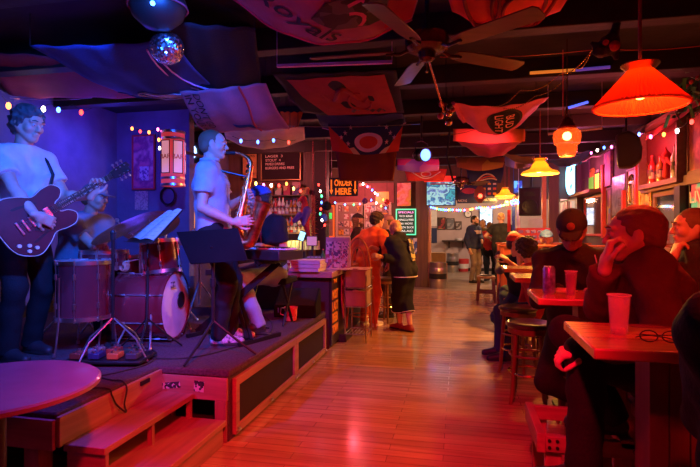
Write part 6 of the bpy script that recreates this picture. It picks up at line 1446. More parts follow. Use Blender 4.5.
def pebble():
    m, nt, b = _new('pebbled_glass'); N, L = nt.nodes, nt.links
    tc = N.new('ShaderNodeTexCoord'); v = N.new('ShaderNodeTexVoronoi'); v.inputs['Scale'].default_value = 42; L.new(tc.outputs['Object'], v.inputs['Vector'])
    bp = N.new('ShaderNodeBump'); bp.inputs['Strength'].default_value = 1; bp.inputs['Distance'].default_value = .02; bp.invert = True; L.new(v.outputs[0], bp.inputs['Height']); L.new(bp.outputs[0], b.inputs['Normal'])
    b.inputs['Base Color'].default_value = (.8, .15, .03, 1); b.inputs['Emission Color'].default_value = (1, .12, .015, 1); b.inputs['Emission Strength'].default_value = .6; b.inputs['Roughness'].default_value = .15; b.inputs['Alpha'].default_value = .6
    _M['pebbled_glass'] = m; return m
b = B(); b.lathe(L2, [(0, -.15), (.055, -.148), (.072, -.12), (.078, -.06), (.098, -.045), (.106, .01), (.10, .05), (.075, .07), (.05, .075)], UP, 40); b.build('jar', pebble(), t)
b = B(); b.lathe(L2, [(.07, .068), (.075, .085), (.05, .11), (.03, .15), (.012, .17), (0, .17)], UP, 24); b.build('lamp_cap', mat('cap_red_metal', (.4, .05, .03), .3, .5), t)
b = B(); b.sphere(L2 + V((0, 0, .015)), .035, 12); b.build('bulb', emis('bulb_hot', (1, .45, .12), 16), t)
b = B(); b.cyl(L2 + UP * .16, V((L2.x, L2.y, ZC)), .005, n=6)
for a in (0, 120, 240): b.tube([L2 + UP * .26, L2 + yawv(a) * .06 + UP * .09], .003, 5)
b.build('chain', mat('brass'), t)
L5 = P(480, 194, 10.5); t = thing('pendant_lamp', 'small red glowing glass pendant near the television', 'lamp', L5 - UP * .2)
b = B(); b.lathe(L5, [(0, -.2), (.05, -.17), (.13, -.06), (.12, .06), (.05, .16), (.02, .2)], UP, 20); b.build('lamp_shade', shade_mat('shade_smoke', (.2, .08, .07), .12, (1, .1, .05)), t)
b = B(); b.sphere(L5 - V((0, .14, .05)), .045, 12); b.build('bulb', emis('bulb_red', (1, .05, .02), 10), t)
b = B(); b.cyl(L5 + UP * .19, V((L5.x, L5.y, ZC)), .006, n=6); b.build('chain', mat('brass'), t)
# behind the camera: the next red pendant of the row
L0 = V((.95, 1.0, 1.93)); shade_lamp('red pendant lamp of the same row, nearer the entrance', L0, .22, .155, mat('shade_red'), (emis('bulb_orange', 0, 0), None))
# ---------------------------------------------------------------- string lights, wires
BC = dict(r=emis('xmas_red', (1, .03, .02), 9), b=emis('xmas_blue', (.05, .15, 1), 12), g=emis('xmas_green', (.05, .9, .25), 6), y=emis('xmas_yellow', (1, .6, .08), 9), p=emis('xmas_pink', (1, .12, .4), 9), w=emis('xmas_white', (1, .8, .7), 14), o=emis('xmas_orange', (1, .22, .03), 9))
bulb_me = {}
def string(label, pts, cols, r=.014, sag=.03, wire=.003, group=None, nm='string_lights'):
    pts = [V(p) for p in pts]; L = [0]
    for a, c in zip(pts, pts[1:]): L.append(L[-1] + (c - a).length)
    t = thing(nm, label, 'string lights', pts[0], 0, group); M = RM[t.name].inverted()
    def at(s):
        s *= L[-1]
        for i in range(len(pts) - 1):
            if s <= L[i + 1] + 1e-6:
                f_ = (s - L[i]) / max(1e-6, L[i + 1] - L[i]); return pts[i].lerp(pts[i + 1], f_) - UP * sag * math.sin(PI * f_)
        return pts[-1]
    b = B(); k_ = max(20, len(cols) * 2); b.tube([at(i / k_) for i in range(k_ + 1)], wire, 5); b.build('wire', mat('wire_green', (.02, .05, .02), .5), t)
    for i, ch_ in enumerate(cols):
        key = (ch_, r)
        if key not in bulb_me:
            bb = B(); bb.sphere((0, 0, 0), r, 10, (1, 1, 1.5)); o = bb.build('bulb', BC[ch_]); bulb_me[key] = o.data; bpy.data.objects.remove(o)
            bulb_me[key].transform(Matrix.Translation(-V((0, 0, 0))))
        o = bpy.data.objects.new('bulb', bulb_me[key]); C.objects.link(o); o.parent = t; o.location = M @ (at((i + .5) / len(cols)) - UP * r * 2.6)
random.seed(11)
rc = lambda n_, s='rbgypwo': ''.join(random.choice(s) for _ in range(n_))
string('dense row of many coloured bulbs across the opening to the back room', [P(430, 206, 11.6), P(452, 209, 11.6), P(478, 207, 11.6), P(505, 204, 11.6), P(540, 196, 11.6)], rc(56, 'rbgyygpb'), .017, .03)
string('second tangled row of coloured bulbs by the mounted loudspeaker', [P(505, 201, 10.9), P(516, 199, 10.9), P(524, 203, 10.9)], rc(12, 'ggbyr'), .018, .02)
string('string of colored bulbs sagging over the order window', [P(359, 183, 7.0), P(364, 182, 7.4), P(370, 186, 8), P(378, 194, 8.6), P(392, 204, 9.0)], 'rwrprbwbor', .014, .02)
string('lower string of bulbs over the notice cases', [P(330, 200, 7.9), P(352, 204, 8.2), P(372, 199, 8.8), P(388, 208, 9.4)], 'bbgprbwyb', .013, .02)
string('string of bulbs along the back bar beneath the menu board', [P(252, 180, 7.8), P(268, 183, 7.8), P(286, 182, 7.9), P(304, 190, 8)], 'ypwroyr', .02, .03)
string('red bulb string climbing the post by the order sign', [P(318, 180, 7.2), P(322, 196, 7.2), P(320, 214, 7.2), P(326, 226, 7.2)], 'rwgbrgwr', .014, .02)
string('large coloured bulbs strung above the mirror wall', [PX(583, 152, 2.1), PX(602, 146, 2.1), PX(620, 140, 2.1), PX(640, 132, 2.1), PX(668, 131, 2.1), PX(700, 112, 2.05)], 'ypwbpbwbpowr', .017, .04)
string('coloured bulbs on the stage wall above the guitarist', [P(2, 96, 4.2), P(22, 104, 4.6), P(50, 103, 5.2), P(72, 104, 5.4), P(92, 108, 5.6)], 'oowwbr', .020, .05)
string('thin string with one blue bulb hanging before the beige cloth', [P(232, 136, 5.0), P(255, 140, 5.2), P(276, 138, 5.4), P(296, 140, 5.6)], 'bbbr', .014, .02)
string('small bulbs by the red framed poster on the stage end wall', [P(128, 124, 5.3), P(142, 130, 5.3), P(158, 128, 5.3), P(160, 150, 5.3)], 'oropow', .013, .02)
def beads(label, pts, n_, m='brass'):
    pts = [V(p) for p in pts]; b = B(); k_ = len(pts) - 1
    for i in range(n_):
        s = i / (n_ - 1) * k_; j = min(int(s), k_ - 1); q = pts[j].lerp(pts[j + 1], s - j) - UP * .05 * math.sin(PI * (s - j)); b.sphere(q, .006, 6)
    b.tube([pts[min(int(s), k_ - 1)].lerp(pts[min(int(s), k_ - 1) + 1], s - min(int(s), k_ - 1)) - UP * .05 * math.sin(PI * (s - min(int(s), k_ - 1))) for s in [i / 40 * k_ for i in range(41)]], .002, 4)
    tag(b.build('bead_garland', mat(m)), label, 'garland')
beads('golden bead garland slanting from the stuffed toy to the beer banner', [P(595, 46, 3.35), P(560, 74, 3.8), P(520, 90, 4.2), P(490, 106, 4.5)], 60)
beads('second golden bead garland beside the beer banner', [P(592, 50, 3.35), P(575, 68, 3.9), P(535, 96, 4.4), P(500, 108, 4.7)], 50)
for i, (p0, p1, lb, m_) in enumerate(((P(440, 57, 3.5), P(592, 50, 3.4), 'thin red wire running from the fan to the stuffed toy', 'red_frame'), (P(563, 50, 3.6), P(563, 116, 4.0), 'taut red cord dropping to the jar lamp', 'red_frame'), (P(592, 48, 3.4), P(700, 46, 3.2), 'thin red wire continuing right from the stuffed toy', 'red_frame'), (P(440, 135, 5.4), P(480, 128, 5.2), 'gold wire stretched left of the beer banner', 'brass'), (P(285, 126, 5.2), P(420, 124, 5.6), 'thin dark wire crossing behind the starred flag', 'steel'), (P(10, 98, 4.4), P(92, 98, 5.2), 'thin wire looping along the stage ceiling', 'steel'))):
    b = B(); b.tube([V(p0).lerp(V(p1), s / 12) - UP * .02 * math.sin(PI * s / 12) for s in range(13)], .003, 5); tag(b.build('ceiling_wire', mat(m_)), lb, 'wire')
# fluorescent-like lit strip, bright rods on beams
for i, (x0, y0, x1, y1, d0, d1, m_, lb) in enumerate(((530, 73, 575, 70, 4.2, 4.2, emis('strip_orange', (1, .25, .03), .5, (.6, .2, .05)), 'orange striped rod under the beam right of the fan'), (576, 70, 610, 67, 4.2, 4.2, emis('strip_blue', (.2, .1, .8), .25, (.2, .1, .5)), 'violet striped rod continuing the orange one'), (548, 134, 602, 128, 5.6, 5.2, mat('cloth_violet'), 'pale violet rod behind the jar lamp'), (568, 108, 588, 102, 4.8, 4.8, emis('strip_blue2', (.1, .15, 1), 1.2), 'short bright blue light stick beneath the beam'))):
    b = B(); yb_ = (4.685, 4.685, 5.6, 5.885)[i]; a, c = PY(x0, y0, yb_), PY(x1, y1, yb_); b.cyl(a, c, .014, n=8)
    if i == 2:
        for q in (a, c): b.cyl(q, V((q.x, q.y, ZC)), .002, n=5)
    tag(b.build('ceiling_rod', m_), lb, 'rod')
b = B(); a, c = P(277, 66, 3.7), P(392, 62, 3.6); b.beam(a, c, .03, .02); 
for q in (a, c): b.cyl(q, V((q.x, q.y, ZC)), .003, n=5)
tag(b.build('flag_pole', mat('cloth_violet')), 'slim violet pole holding the dragon flag near edge', 'pole')
# green plants / garland top right by lamp
o = PX(697, 92, 2.1); t = thing('garland_cluster', 'green and red plastic garland bunched at the right edge behind the lamp', 'garland', o)
b = B(); random.seed(5)
for i in range(60):
    q = o + V((random.uniform(-.12, .12), random.uniform(-.4, .4), random.uniform(-.14, .14))); d = V((random.uniform(-1, 1), random.uniform(-1, 1), random.uniform(-1, 1))).normalized(); b.beam(q, q + d * .14, .03, .004)
b.build('leaves', mat('leaf_green', (.06, .25, .1), .5), t)
b = B()
for i in range(14):
    q = o + V((random.uniform(-.14, .1), random.uniform(-.4, .4), random.uniform(-.14, .14))); b.sphere(q, .024, 8)
b.build('berries', mat('red_frame'), t)
# ---------------------------------------------------------------- the band
def stagept(px, d): q = P(px, 0, d); q.z = SZ + .001; return q
def floorpt(px, d): q = P(px, 0, d); q.z = .002; return q
# guitar first: frame gx along the neck, gz out of the top
GC = P(36, 219, 3.30); gx = V((.34, .78, .55)).normalized(); gz0 = V((.88, -.46, .05)); gz = (gz0 - gx * gz0.dot(gx)).normalized(); gy = gz.cross(gx)
GP = lambda x, y, z: GC + gx * x + gy * y + gz * z
g = thing('electric_guitar', 'cherry red semi-hollow electric guitar held by the standing guitarist', 'guitar', GC)
def smooth_loop(pts, n_=5):
    out = []; m = len(pts)
    for i in range(m):
        p0, p1, p2, p3 = [V((*pts[(i + k) % m], 0)) for k in (-1, 0, 1, 2)]
        for j in range(n_):
            t_ = j / n_; q = .5 * ((2 * p1) + (p2 - p0) * t_ + (2 * p0 - 5 * p1 + 4 * p2 - p3) * t_ * t_ + (3 * p1 - p0 - 3 * p2 + p3) * t_ ** 3); out.append((q.x, q.y))
    return out
ol = smooth_loop([(-.24, 0), (-.22, .13), (-.12, .205), (-.02, .175), (.05, .135), (.13, .15), (.2, .145), (.235, .095), (.2, .05), (.15, .03), (.15, -.03), (.2, -.05), (.235, -.095), (.2, -.145), (.13, -.15), (.05, -.135), (-.02, -.175), (-.12, -.205), (-.22, -.13)], 4)
mat('guitar_red', (.09, .012, .02), .4, var=.5, vscale=4); mat('binding', (.75, .65, .5), .3); wood('fretboard', (.06, .03, .02), (.1, .05, .03), 3, 'X', .35)
b = B(); b.prism(ol, GP(0, 0, -.022), gx, gy, .044); b.build('body', mat('guitar_red'), g, bev=.006)
b = B(); b.tube([GP(x * 1.002, y * 1.002, .020) for x, y in ol], .0025, 5, True); b.build('binding', mat('binding'), g)
for sg in (1, -1):
    b = B(); b.prism(smooth_loop([(-.10, .115 * sg), (-.02, .10 * sg), (.05, .085 * sg), (.04, .10 * sg), (-.03, .118 * sg), (-.09, .13 * sg)], 3)[::sg], GP(0, 0, .0225), gx, gy, .001); b.build('sound_hole', mat('black_plastic'), g)
for x_ in (.075, -.03): b = B(); b.box(GP(x_, 0, .028), (.036, .072, .014), Matrix((gx, gy, gz)).transposed()); b.build('pickup', mat('chrome'), g, bev=.002)
b = B(); b.box(GP(-.085, 0, .03), (.014, .085, .014), Matrix((gx, gy, gz)).transposed()); b.build('bridge', mat('chrome'), g, bev=.002)
b = B(); b.box(GP(-.125, 0, .03), (.014, .09, .014), Matrix((gx, gy, gz)).transposed()); b.build('tailpiece', mat('chrome'), g, bev=.002)
b = B(); b.prism([(-.06, -.05), (.06, -.045), (.09, -.07), (.05, -.12), (-.02, -.1)], GP(0, 0, .026), gx, gy, .003); b.build('pickguard', mat('black_plastic'), g)
for x_, y_ in ((-.14, -.12), (-.19, -.09), (-.11, -.155), (-.16, -.15)): b = B(); b.cyl(GP(x_, y_, .022), GP(x_, y_, .04), .012, n=12); b.build('control_knob', mat('binding'), g)
b = B(); b.prism([(.12, -.026), (.60, -.021), (.60, .021), (.12, .026)], GP(0, 0, .012), gx, gy, .012); b.cyl(GP(.15, 0, .008), GP(.60, 0, .008), .021, .019, 12); b.build('neck', mat('fretboard'), g)
b = B()
for i in range(20): x_ = .60 - .62 * (1 - 2 ** (-(i + 1) / 12)) ; b.box(GP(x_, 0, .0255), (.0022, .044, .002), Matrix((gx, gy, gz)).transposed())
for i in (3, 5, 7, 9, 12, 15): x_ = .60 - .62 * (1 - 2 ** (-(i - .5) / 12)); b.box(GP(x_, 0, .0245), (.011, .034, .0015), Matrix((gx, gy, gz)).transposed())
b.build('frets', mat('binding'), g)
b = B(); b.prism([(.60, -.023), (.64, -.036), (.76, -.04), (.755, 0), (.775, .0), (.76, .04), (.64, .036), (.60, .023)], GP(0, 0, .004), gx, gy, .014); b.build('headstock', mat('black_plastic'), g, bev=.002)
for i in range(3):
    for sg in (1, -1): b = B(); x_ = .655 + i * .038; b.cyl(GP(x_, sg * .025, .016), GP(x_, sg * .025, .028), .005, n=8); b.cyl(GP(x_, sg * .036, .01), GP(x_, sg * .056, .01), .004, n=6); b.sphere(GP(x_, sg * .062, .01), .010, 8); b.build('tuning_peg', mat('chrome'), g)
b = B()
for i in range(6): b.cyl(GP(-.125, -.02 + i * .008, .038), GP(.60, -.0175 + i * .007, .029), .0008, n=4)
b.build('strings', mat('steel'), g)
pl = P(20, 0, 3.56); pl.z = SZ + .95
root, J = human('person', 'standing guitarist in a pale V-neck tee playing a red electric guitar', pl, -10, 3, 0, 1.80, hands=(GP(.40, -.055, -.02), GP(-.01, .03, .065)), poles=(V((.3, .2, -1)), V((-.6, -.4, -.55))),
      feet=(stagept(32, 3.7), stagept(8, 3.45)), head=(4, 13), shoulder=.9, hdir=(V((.3, .1, .95)), gx * .5 - gy * .75 - gz * .1), palm=(gz * 1.0 - gx * .1, -gz), curl=((.75, .8, .85, .8), (.45, .5, .5, .5)), vox=.011, hv=.006,
      shirt='tee_white', sleeve='short', pants='black_cloth', hair='hair_grey', hairtype='wavy', eyes=True, shirt_k=1.1)
b = B(); S_ = J['S'][0]; nb_ = J['nb']; F_ = J['fw']
b.tube([GP(.17, .1, -.02), J['chest'] + J['lf'] * .13 + J['F'] * .145, J['nb'] + J['lf'] * .11 + J['fw'] * .10 - UP * .07, J['nb'] + J['lf'] * .10 + UP * .035, J['nb'] + J['lf'] * .08 - J['fw'] * .10 - UP * .04, J['chest'] - J['fw'] * .14 - J['lf'] * .06, J['waist'] - J['fw'] * .06 - J['lf'] * .16, GP(-.24, 0, 0)], .012, 8); b.build('strap', mat('black_plastic'), g)
# drummer
pl = P(74, 0, 4.4); pl.z = SZ + .565
sh = [P(100, 246, 4.12), P(117, 259, 4.10)]
root, J = human('person', 'seated drummer in a dark tee and grey cap holding drumsticks', pl, -12, 20, 0, 1.70, hands=sh, poles=(V((-.4, .5, -.6)), V((-.5, -.5, -.6))), feet=(stagept(112, 4.45), stagept(103, 4.12)), knees=(V((.8, .3, .6)), V((.8, -.3, .6))),
      head=(18, 8), curl=(1.0, 1.0), vox=.012, hv=.007, shirt='tee_grey', sleeve='short', pants='denim', hair='hair_brown', hairtype='short', cap=dict(m='cap_grey'), eyes=True, shirt_k=1.2, palm=(V((0, 0, -1)), V((0, 0, -1))))
for i, (a_, tip, lb) in enumerate(((0, P(82, 254, 3.85), 'lower'), (1, P(142, 247, 4.0), 'upper'))):
    w_ = J['arms'][i][2] + J['arms'][i][3] * .06; d = (sh[i] - w_)
    t0, t1 = ((P(79, 256, 4.0), P(112, 236, 4.05)), (P(112, 246, 4.02), P(143, 240, 3.98)))[i]
    k_ = w_ - t0.lerp(t1, .5); t0, t1 = t0 + k_, t1 + k_
    b = B(); b.tube([t0, t0.lerp(t1, .85), t1], [.008, .007, .004], 8); b.sphere(t1, .006, 8); tag(b.build('drumstick', mat('binding')), ('pale drumstick in the hand of the drummer away from the viewer', 'pale drumstick in the hand of the drummer next to the floor tom')[i], 'drumstick')
# saxophone player
sd = 3.93
pl = P(214, 0, sd); pl.z = SZ + .905
SXP = [P(229, 153, sd - .05), P(238, 153, sd - .05), P(247, 156, sd - .05), P(252, 162, sd - .05), P(252, 170, sd - .05), P(248, 190, sd - .07), P(241, 220, sd - .1), P(239, 233, sd - .11), P(243, 243, sd - .12), P(250, 243, sd - .12), P(254, 234, sd - .12), P(258, 220, sd - .12), P(263, 204, sd - .11)]
SXR = [.009, .011, .015, .019, .023, .030, .038, .041, .042, .044, .045, .048, .062]
root, J = human('person', 'standing saxophonist in a pale polo shirt, in profile, blowing a saxophone', pl, 18, -3, 0, 1.72, hands=(P(243, 198, sd + .0), P(233, 222, sd - .2)), poles=(V((-.3, .5, -.8)), V((-.5, -.5, -.8))),
      feet=(stagept(231, 4.15), stagept(219, 3.92)), head=(2, 2), hdir=(V((.6, -.3, .2)), V((.9, .1, .1))), palm=(V((.3, -1, 0)), V((.2, .9, .1))), curl=(.6, .65), vox=.011, hv=.006, shirt='polo_grey', sleeve='short', pants='black_cloth', hair='hair_brown', hairtype='buzz', extra='polo', eyes=True, shirt_k=1.35, shoes='shoe_pattern')
mouth = J['HD'](.103, 0, -.054); sh_ = mouth - SXP[0]
SXP = [p + sh_ * (1 - i / 12) for i, p in enumerate(SXP)]
sx = thing('saxophone', 'brass tenor saxophone played by the man in the polo shirt', 'saxophone', SXP[8])
out = []; orr = []
for i in range(len(SXP) - 1):
    p0, p1, p2, p3 = SXP[max(i - 1, 0)], SXP[i], SXP[i + 1], SXP[min(i + 2, len(SXP) - 1)]
    for j in range(5): t_ = j / 5; out.append(.5 * ((2 * p1) + (p2 - p0) * t_ + (2 * p0 - 5 * p1 + 4 * p2 - p3) * t_ * t_ + (3 * p1 - p0 - 3 * p2 + p3) * t_ ** 3)); orr.append(SXR[i] + (SXR[i + 1] - SXR[i]) * t_)
out.append(SXP[-1]); orr.append(SXR[-1])
mat('sax_brass', (.7, .2, .07), .32, 1, var=.5, vscale=22, bump=.2, bscale=30)
b = B(); b.tube(out[9:], orr[9:], 20); b.build('tube_body', mat('sax_brass'), sx)
b = B(); b.tube(out[4:11], orr[4:11], 12); b.build('neck_tube', mat('sax_brass'), sx)
b = B(); b.tube([mouth - (SXP[1] - mouth) * .12, mouth, SXP[1]], [.006, .012, .014], 12); b.build('mouthpiece', mat('black_plastic'), sx)
bd = (SXP[-1] - SXP[-2]).normalized(); b = B(); b.lathe(SXP[-1] - bd * .01, [(.052, 0), (.064, .02), (.072, .026), (.068, .028), (.06, .02), (.045, -.02), (.0, -.04)], bd, 28); b.build('bell', mat('sax_brass'), sx)
for i in range(19, 41, 2):
    q = out[i]; dd = (out[i + 1] - q).normalized(); nn_ = dd.cross(V((0, 1, 0))).normalized(); fr_ = (V((-.2, -1, 0)) - dd * dd.dot(V((-.2, -1, 0)))).normalized()
    b = B(); b.cyl(q + fr_ * orr[i], q + fr_ * (orr[i] + .012), .015 if i % 4 else .021, n=14); b.build('key_cup', mat('brass'), sx)
b = B()
for s_ in (-1, 1): b.tube([out[i] + V((.012 * s_, -1, 0)).normalized() * (orr[i] + .016) for i in range(20, 42)], .0025, 5)
b.build('key_rod', mat('brass'), sx)
b = B(); b.tube([J['nb'] + J['fw'] * -.06 + UP * .05, J['nb'] + J['lf'] * -.07 + UP * .045, J['nb'] - J['lf'] * .055 + J['fw'] * .085 - UP * .03, out[22] - V((.03, .0, 0))], .007, 6); b.tube([J['nb'] + J['fw'] * -.06 + UP * .05, J['nb'] + J['lf'] * .07 + UP * .045, J['nb'] + J['lf'] * .04 + J['fw'] * .09 - UP * .03, out[22] - V((.03, .0, 0))], .007, 6); b.build('neck_strap', mat('black_plastic'), sx)
# keyboardist
pl = P(271, 0, 4.78); pl.z = SZ + .52
root, J = human('person', 'seated keyboardist in a black tee with a red square print and blue cap', pl, -128, 3, 0, 1.72, hands=(P(265, 247, 4.46) , P(246, 247, 4.5)), poles=(V((.35, .5, -1)), V((-.3, .6, -1))), hp=P(259, 200, 4.62), feet=(stagept(258, 4.42), stagept(240, 4.55)),
      head=(-30, 14), curl=(.35, .35), vox=.012, hv=.008, shirt='tee_black', sleeve='short', pants='jeans_light', hair='hair_dark', hairtype='short', cap=dict(m='cap_blue'), palm=(V((0, 0, -1)), V((0, 0, -1))), shirt_k=1.2, eyes=True)
qf = J['F']; ql = J['lf']; qs = J['sp']; cpt = J['chest'] + qf * .118 + qs * .0
b = B()
for s_ in (-1, 1): b.box(cpt + ql * .075 * s_ + qf * .016, (.012, .014, .16), Matrix((qf, ql, qs)).transposed()); b.box(cpt + qs * .075 * s_ + qf * .016, (.012, .16, .014), Matrix((qf, ql, qs)).transposed())
b.box(cpt + qf * .014, (.008, .08, .05), Matrix((qf, ql, qs)).transposed()); b.build('shirt_print', mat('print_red'), root)
t = thing('keyboard_bench', 'low black bench under the keyboardist', 'bench', stagept(270, 4.84)); o = V(t.location)
b = B(); b.box(o + UP * .42, (.45, .34, .06)); b.build('seat', mat('black_cloth'), t, bev=.015)
for sx_ in (-1, 1): b = B(); b.tube([o + V((.18 * sx_, -.13, .003)), o + V((.18 * sx_, .13, .39))], .012); b.tube([o + V((.18 * sx_, .13, .003)), o + V((.18 * sx_, -.13, .39))], .012); b.build('leg', mat('black_metal'), t)
# ---------------------------------------------------------------- people at the bar
def standing(label, px, d, yaw, H=1.72, lean=0, **k):
    pl = floorpt(px, d); pl.z = .535 * H; f_ = yawv(yaw); l_ = UP.cross(f_)
    ft = k.pop('feet', None) or (floorpt(px, d) + l_ * .11 + f_ * .03, floorpt(px, d) - l_ * .11)
    return human('person', label, pl, yaw, lean, 0, H, feet=ft, vox=k.pop('vox', .016), hv=k.pop('hv', .011), **k)
standing('bearded person in a dark cap standing beyond the hoop-backed stool', 357, 9.3, 10, 1.68, shirt='dark_jacket', sleeve='long', pants='denim', hair='hair_brown', hairtype='long', cap=dict(m='cap_black'), beard='hair_brown', hands=(P(372, 262, 9.2), None))
standing('dark-haired person in orange jersey and orange trousers leaning on the bar', 368, 7.15, 55, 1.66, 14, shirt='orange_jersey', sleeve='long', pants='orange_pants', hair='hair_dark', hairtype='wavy', hands=(P(352, 262, 7.4), P(388, 262, 7.0)), shoes='shoe_light', shirt_k=1.9, head=(-10, 8), fat=1.05, vox=.014)
standing('person in a pink cap and dark top standing between two others at the bar', 391, 7.9, 195, 1.62, 4, shirt='tee_black', sleeve='short', pants='dark_jacket', hair='hair_brown', hairtype='short', cap=dict(m='cap_pink'), hands=(P(376, 250, 7.9), None))
r_, J = standing('short person with cropped blond hair in black hoodie and dark shorts', 404, 6.75, 150, 1.53, 12, shirt='tee_black', sleeve='long', pants='black_cloth', shorts='long', hair='hair_blond', hairtype='short', hands=(P(382, 257, 6.6), P(378, 249, 7.0)), poles=(V((0, -.3, -1)), V((-.2, .3, -.6))), shirt_k=2.0, hood=True, fat=1.2, vox=.013, hv=.009, head=(-20, 5), shoes='shoe_maroon' if 'shoe_maroon' in _M else (mat('shoe_maroon', (.25, .03, .05), .5) and 'shoe_maroon'),
   feet=(floorpt(400, 6.85), floorpt(410, 6.72)))
for (hj, K, A) in J['legs']:
    u = (A - K).normalized(); x_, y_, _ = axes(K, K + u); c = K.lerp(A, .42) + u * .02
    b = B(); b.tube([c + (x_ * math.cos(a) + y_ * math.sin(a)) * .098 for a in [2 * PI * i / 20 for i in range(20)]], .006, 6, True); b.build('hem_stripe', mat('cloth_white'), r_)
b = B(); c = J['legs'][0][0].lerp(J['legs'][1][0], .5) - J['sp'] * .055; b.tube([c + J['fw'] * math.cos(a) * .155 + J['lf'] * math.sin(a) * .195 for a in [2 * PI * i / 28 for i in range(28)]], .007, 6, True); b.build('jacket_hem', mat('cloth_white'), r_)
b = B(); q = J['chest'] - J['F'] * .155 - J['lf'] * .05; b.box(q - J['sp'] * .05, (.012, .10, .30), Matrix((J['F'], J['lf'], J['sp'])).transposed()); b.build('back_print', patch('hoodie_print', [(.55, .45, .12), (.03, .03, .03), (.5, .45, .2), (.02, .02, .02)], 22), r_)
t_ = floorpt(392, 8.1); stool('plain wooden stool in the shadow between the people at the bar', floorpt(386, 7.45), .66, .3)
# ---------------------------------------------------------------- back room
r_, J = standing('person in a dark jacket with a white chest band standing in the back room', 474, 12.9, -35, 1.74, shirt='navy', sleeve='long', pants='tan_pants', hair='hair_dark', hairtype='short', beard='hair_dark', hands=(P(482, 240, 12.6), None), shirt_k=2.2)
b = B(); c_ = J['nb'] - J['sp'] * .13
b.sheet(lambda u, v: c_ + J['F'] * math.cos(2 * PI * u) * .165 + J['lf'] * math.sin(2 * PI * u) * .205 + J['sp'] * (v * .09 - .045), 28, 1, .004); b.build('white_band', mat('cloth_white'), r_)
standing('person half hidden behind the one in the banded jacket', 483, 13.5, -110, 1.66, shirt='olive', sleeve='long', pants='denim', hair='hair_dark')
standing('person in a red top facing away in the back room', 489.5, 13.3, 60, 1.58, shirt='red_cloth', sleeve='short', pants='black_cloth', hair='hair_brown')
standing('tall person in a black tee seen from behind in the back room', 501, 12.25, 65, 1.80, shirt='tee_black', sleeve='short', pants='tee_black', hair='hair_blond', hairtype='buzz', hands=(P(490, 238, 12.6), P(511, 236, 12.5)), fat=1.15, shirt_k=1.5)
# ---------------------------------------------------------------- booth
def sit(label, px, d, yaw, z, H=1.72, lean=8, fx=None, **k):
    pl = P(px, 0, d); pl.z = z; f_ = yawv(yaw); l_ = UP.cross(f_)
    ft = k.pop('feet', None) or [pl + f_ * .42 + l_ * .12 * s_ for s_ in (1, -1)]
    ft = [V((q.x, q.y, .002)) if fx is None else V(q) for q in ft]
    return human('person', label, pl, yaw, lean, k.pop('side', 0), H, feet=ft, vox=k.pop('vox', .014), hv=k.pop('hv', .010), **k)
sit('seated person in a red cap with blue brim resting an arm on the far table', 524, 6.1, -125, .56, 1.72, 14, feet=(floorpt(509, 5.95), floorpt(512, 6.2)), shirt='tee_black', sleeve='short', pants='denim', hair='hair_dark', cap=dict(m='cap_red'), hands=(P(509, 262, 5.7), P(518, 250, 5.9)), head=(95, 5))
sit('seated person in a violet-grey beanie-like cap behind the red cap', 513, 7.0, -90, .57, 1.7, 6, shirt='hoodie_grey', sleeve='long', pants='denim', hair='hair_grey', hairtype='wavy', cap=dict(m='cap_grey', back=1), hands=(P(526, 262, 6.6), P(512, 262, 6.6)))
sit('seated person with a dark curly mop of hair at the far table', 542, 5.35, 190, .52, 1.68, 12, shirt='red_cloth', sleeve='long', pants='denim', hair='hair_dark', hairtype='curly', head=(-70, 10), vox=.013)
sit('seated person in a bright blue cap beyond the curly haired one', 546, 7.0, -95, .57, 1.74, 4, shirt='tee_black', sleeve='long', pants='denim', hair='hair_dark', cap=dict(m='cap_blue'))
for i, (px, d, lb) in enumerate(((542, 5.35, 'low stool beneath the curly haired person'), (513, 7.0, 'low stool beneath the person in violet-grey cap'), (546, 7.0, 'low stool beneath the person in bright blue cap'), (524, 6.1, 'low stool beneath the person in the red cap'))):
    stool(lb, floorpt(px, d), .46 if i else .38, .1)
# ---------------------------------------------------------------- near tables
sit('person in a black cap with red badge looking down over two cans', 579, 3.38, -112, .75, 1.74, 18, fx=1, feet=(P(590, 424, 3.05), P(610, 424, 3.2)), knees=(V((-.5, -.6, .6)), V((-1, 0, .3))), shirt='dark_jacket', sleeve='long', pants='black_cloth', hair='hair_dark', cap=dict(m='cap_black', badge='badge_red'),
    hands=(P(606, 290, 2.9), P(560, 292, 2.95)), head=(8, 32), shirt_k=1.9, vox=.012, hv=.007, eyes=True, palm=(V((0, 0, -1)), V((0, 0, -1))), hdir=(V((-1, -.3, 0)), V((1, -.3, 0))), curl=(.7, .7), skin='skin_tan')
stool('stool under the black capped person behind the cans', floorpt(582, 3.4), .64, .8)
hp_ = P(634, 236, 2.13)
r_, J = sit('person in a brown jacket resting chin on hand in profile by the red lamp', 672, 2.16, 172, .77, 1.80, 12, fx=1, feet=(P(583, 490, 1.95), P(612, 432, 2.35)), knees=(V((-1, -.4, .1)), V((-.7, 0, 1))), shirt='brown_jacket', sleeve='long', pants='black_cloth', hair='hair_brown', hairtype='short',
    hands=(P(592, 350, 1.98), P(605, 268, 2.10)), poles=(V((.5, -.5, -.8)), V((-.3, .3, -1))), head=(-2, 2), hp=hp_, hdir=(V((-1, .1, -.15)), V((.15, -.1, 1))), palm=(V((.1, .3, -1)), V((1, -.2, .1))), curl=(.8, (.9, 1.0, 1.1, 1.1)), shirt_k=1.9, vox=.010, hv=.0055, eyes=True, neck_f=.0, fat=1.05)
stool('stool under the person resting chin on hand', floorpt(674, 2.18), .64, .8)
b = B(); nb_ = J['nb']; c_ = nb_ + UP * .045
b.tube([c_ + J['fw'] * math.cos(a) * .075 + J['lf'] * math.sin(a) * .08 + UP * .015 for a in [2 * PI * i / 18 for i in range(18)]], .018, 8, True); b.build('collar', mat('dark_jacket'), r_)
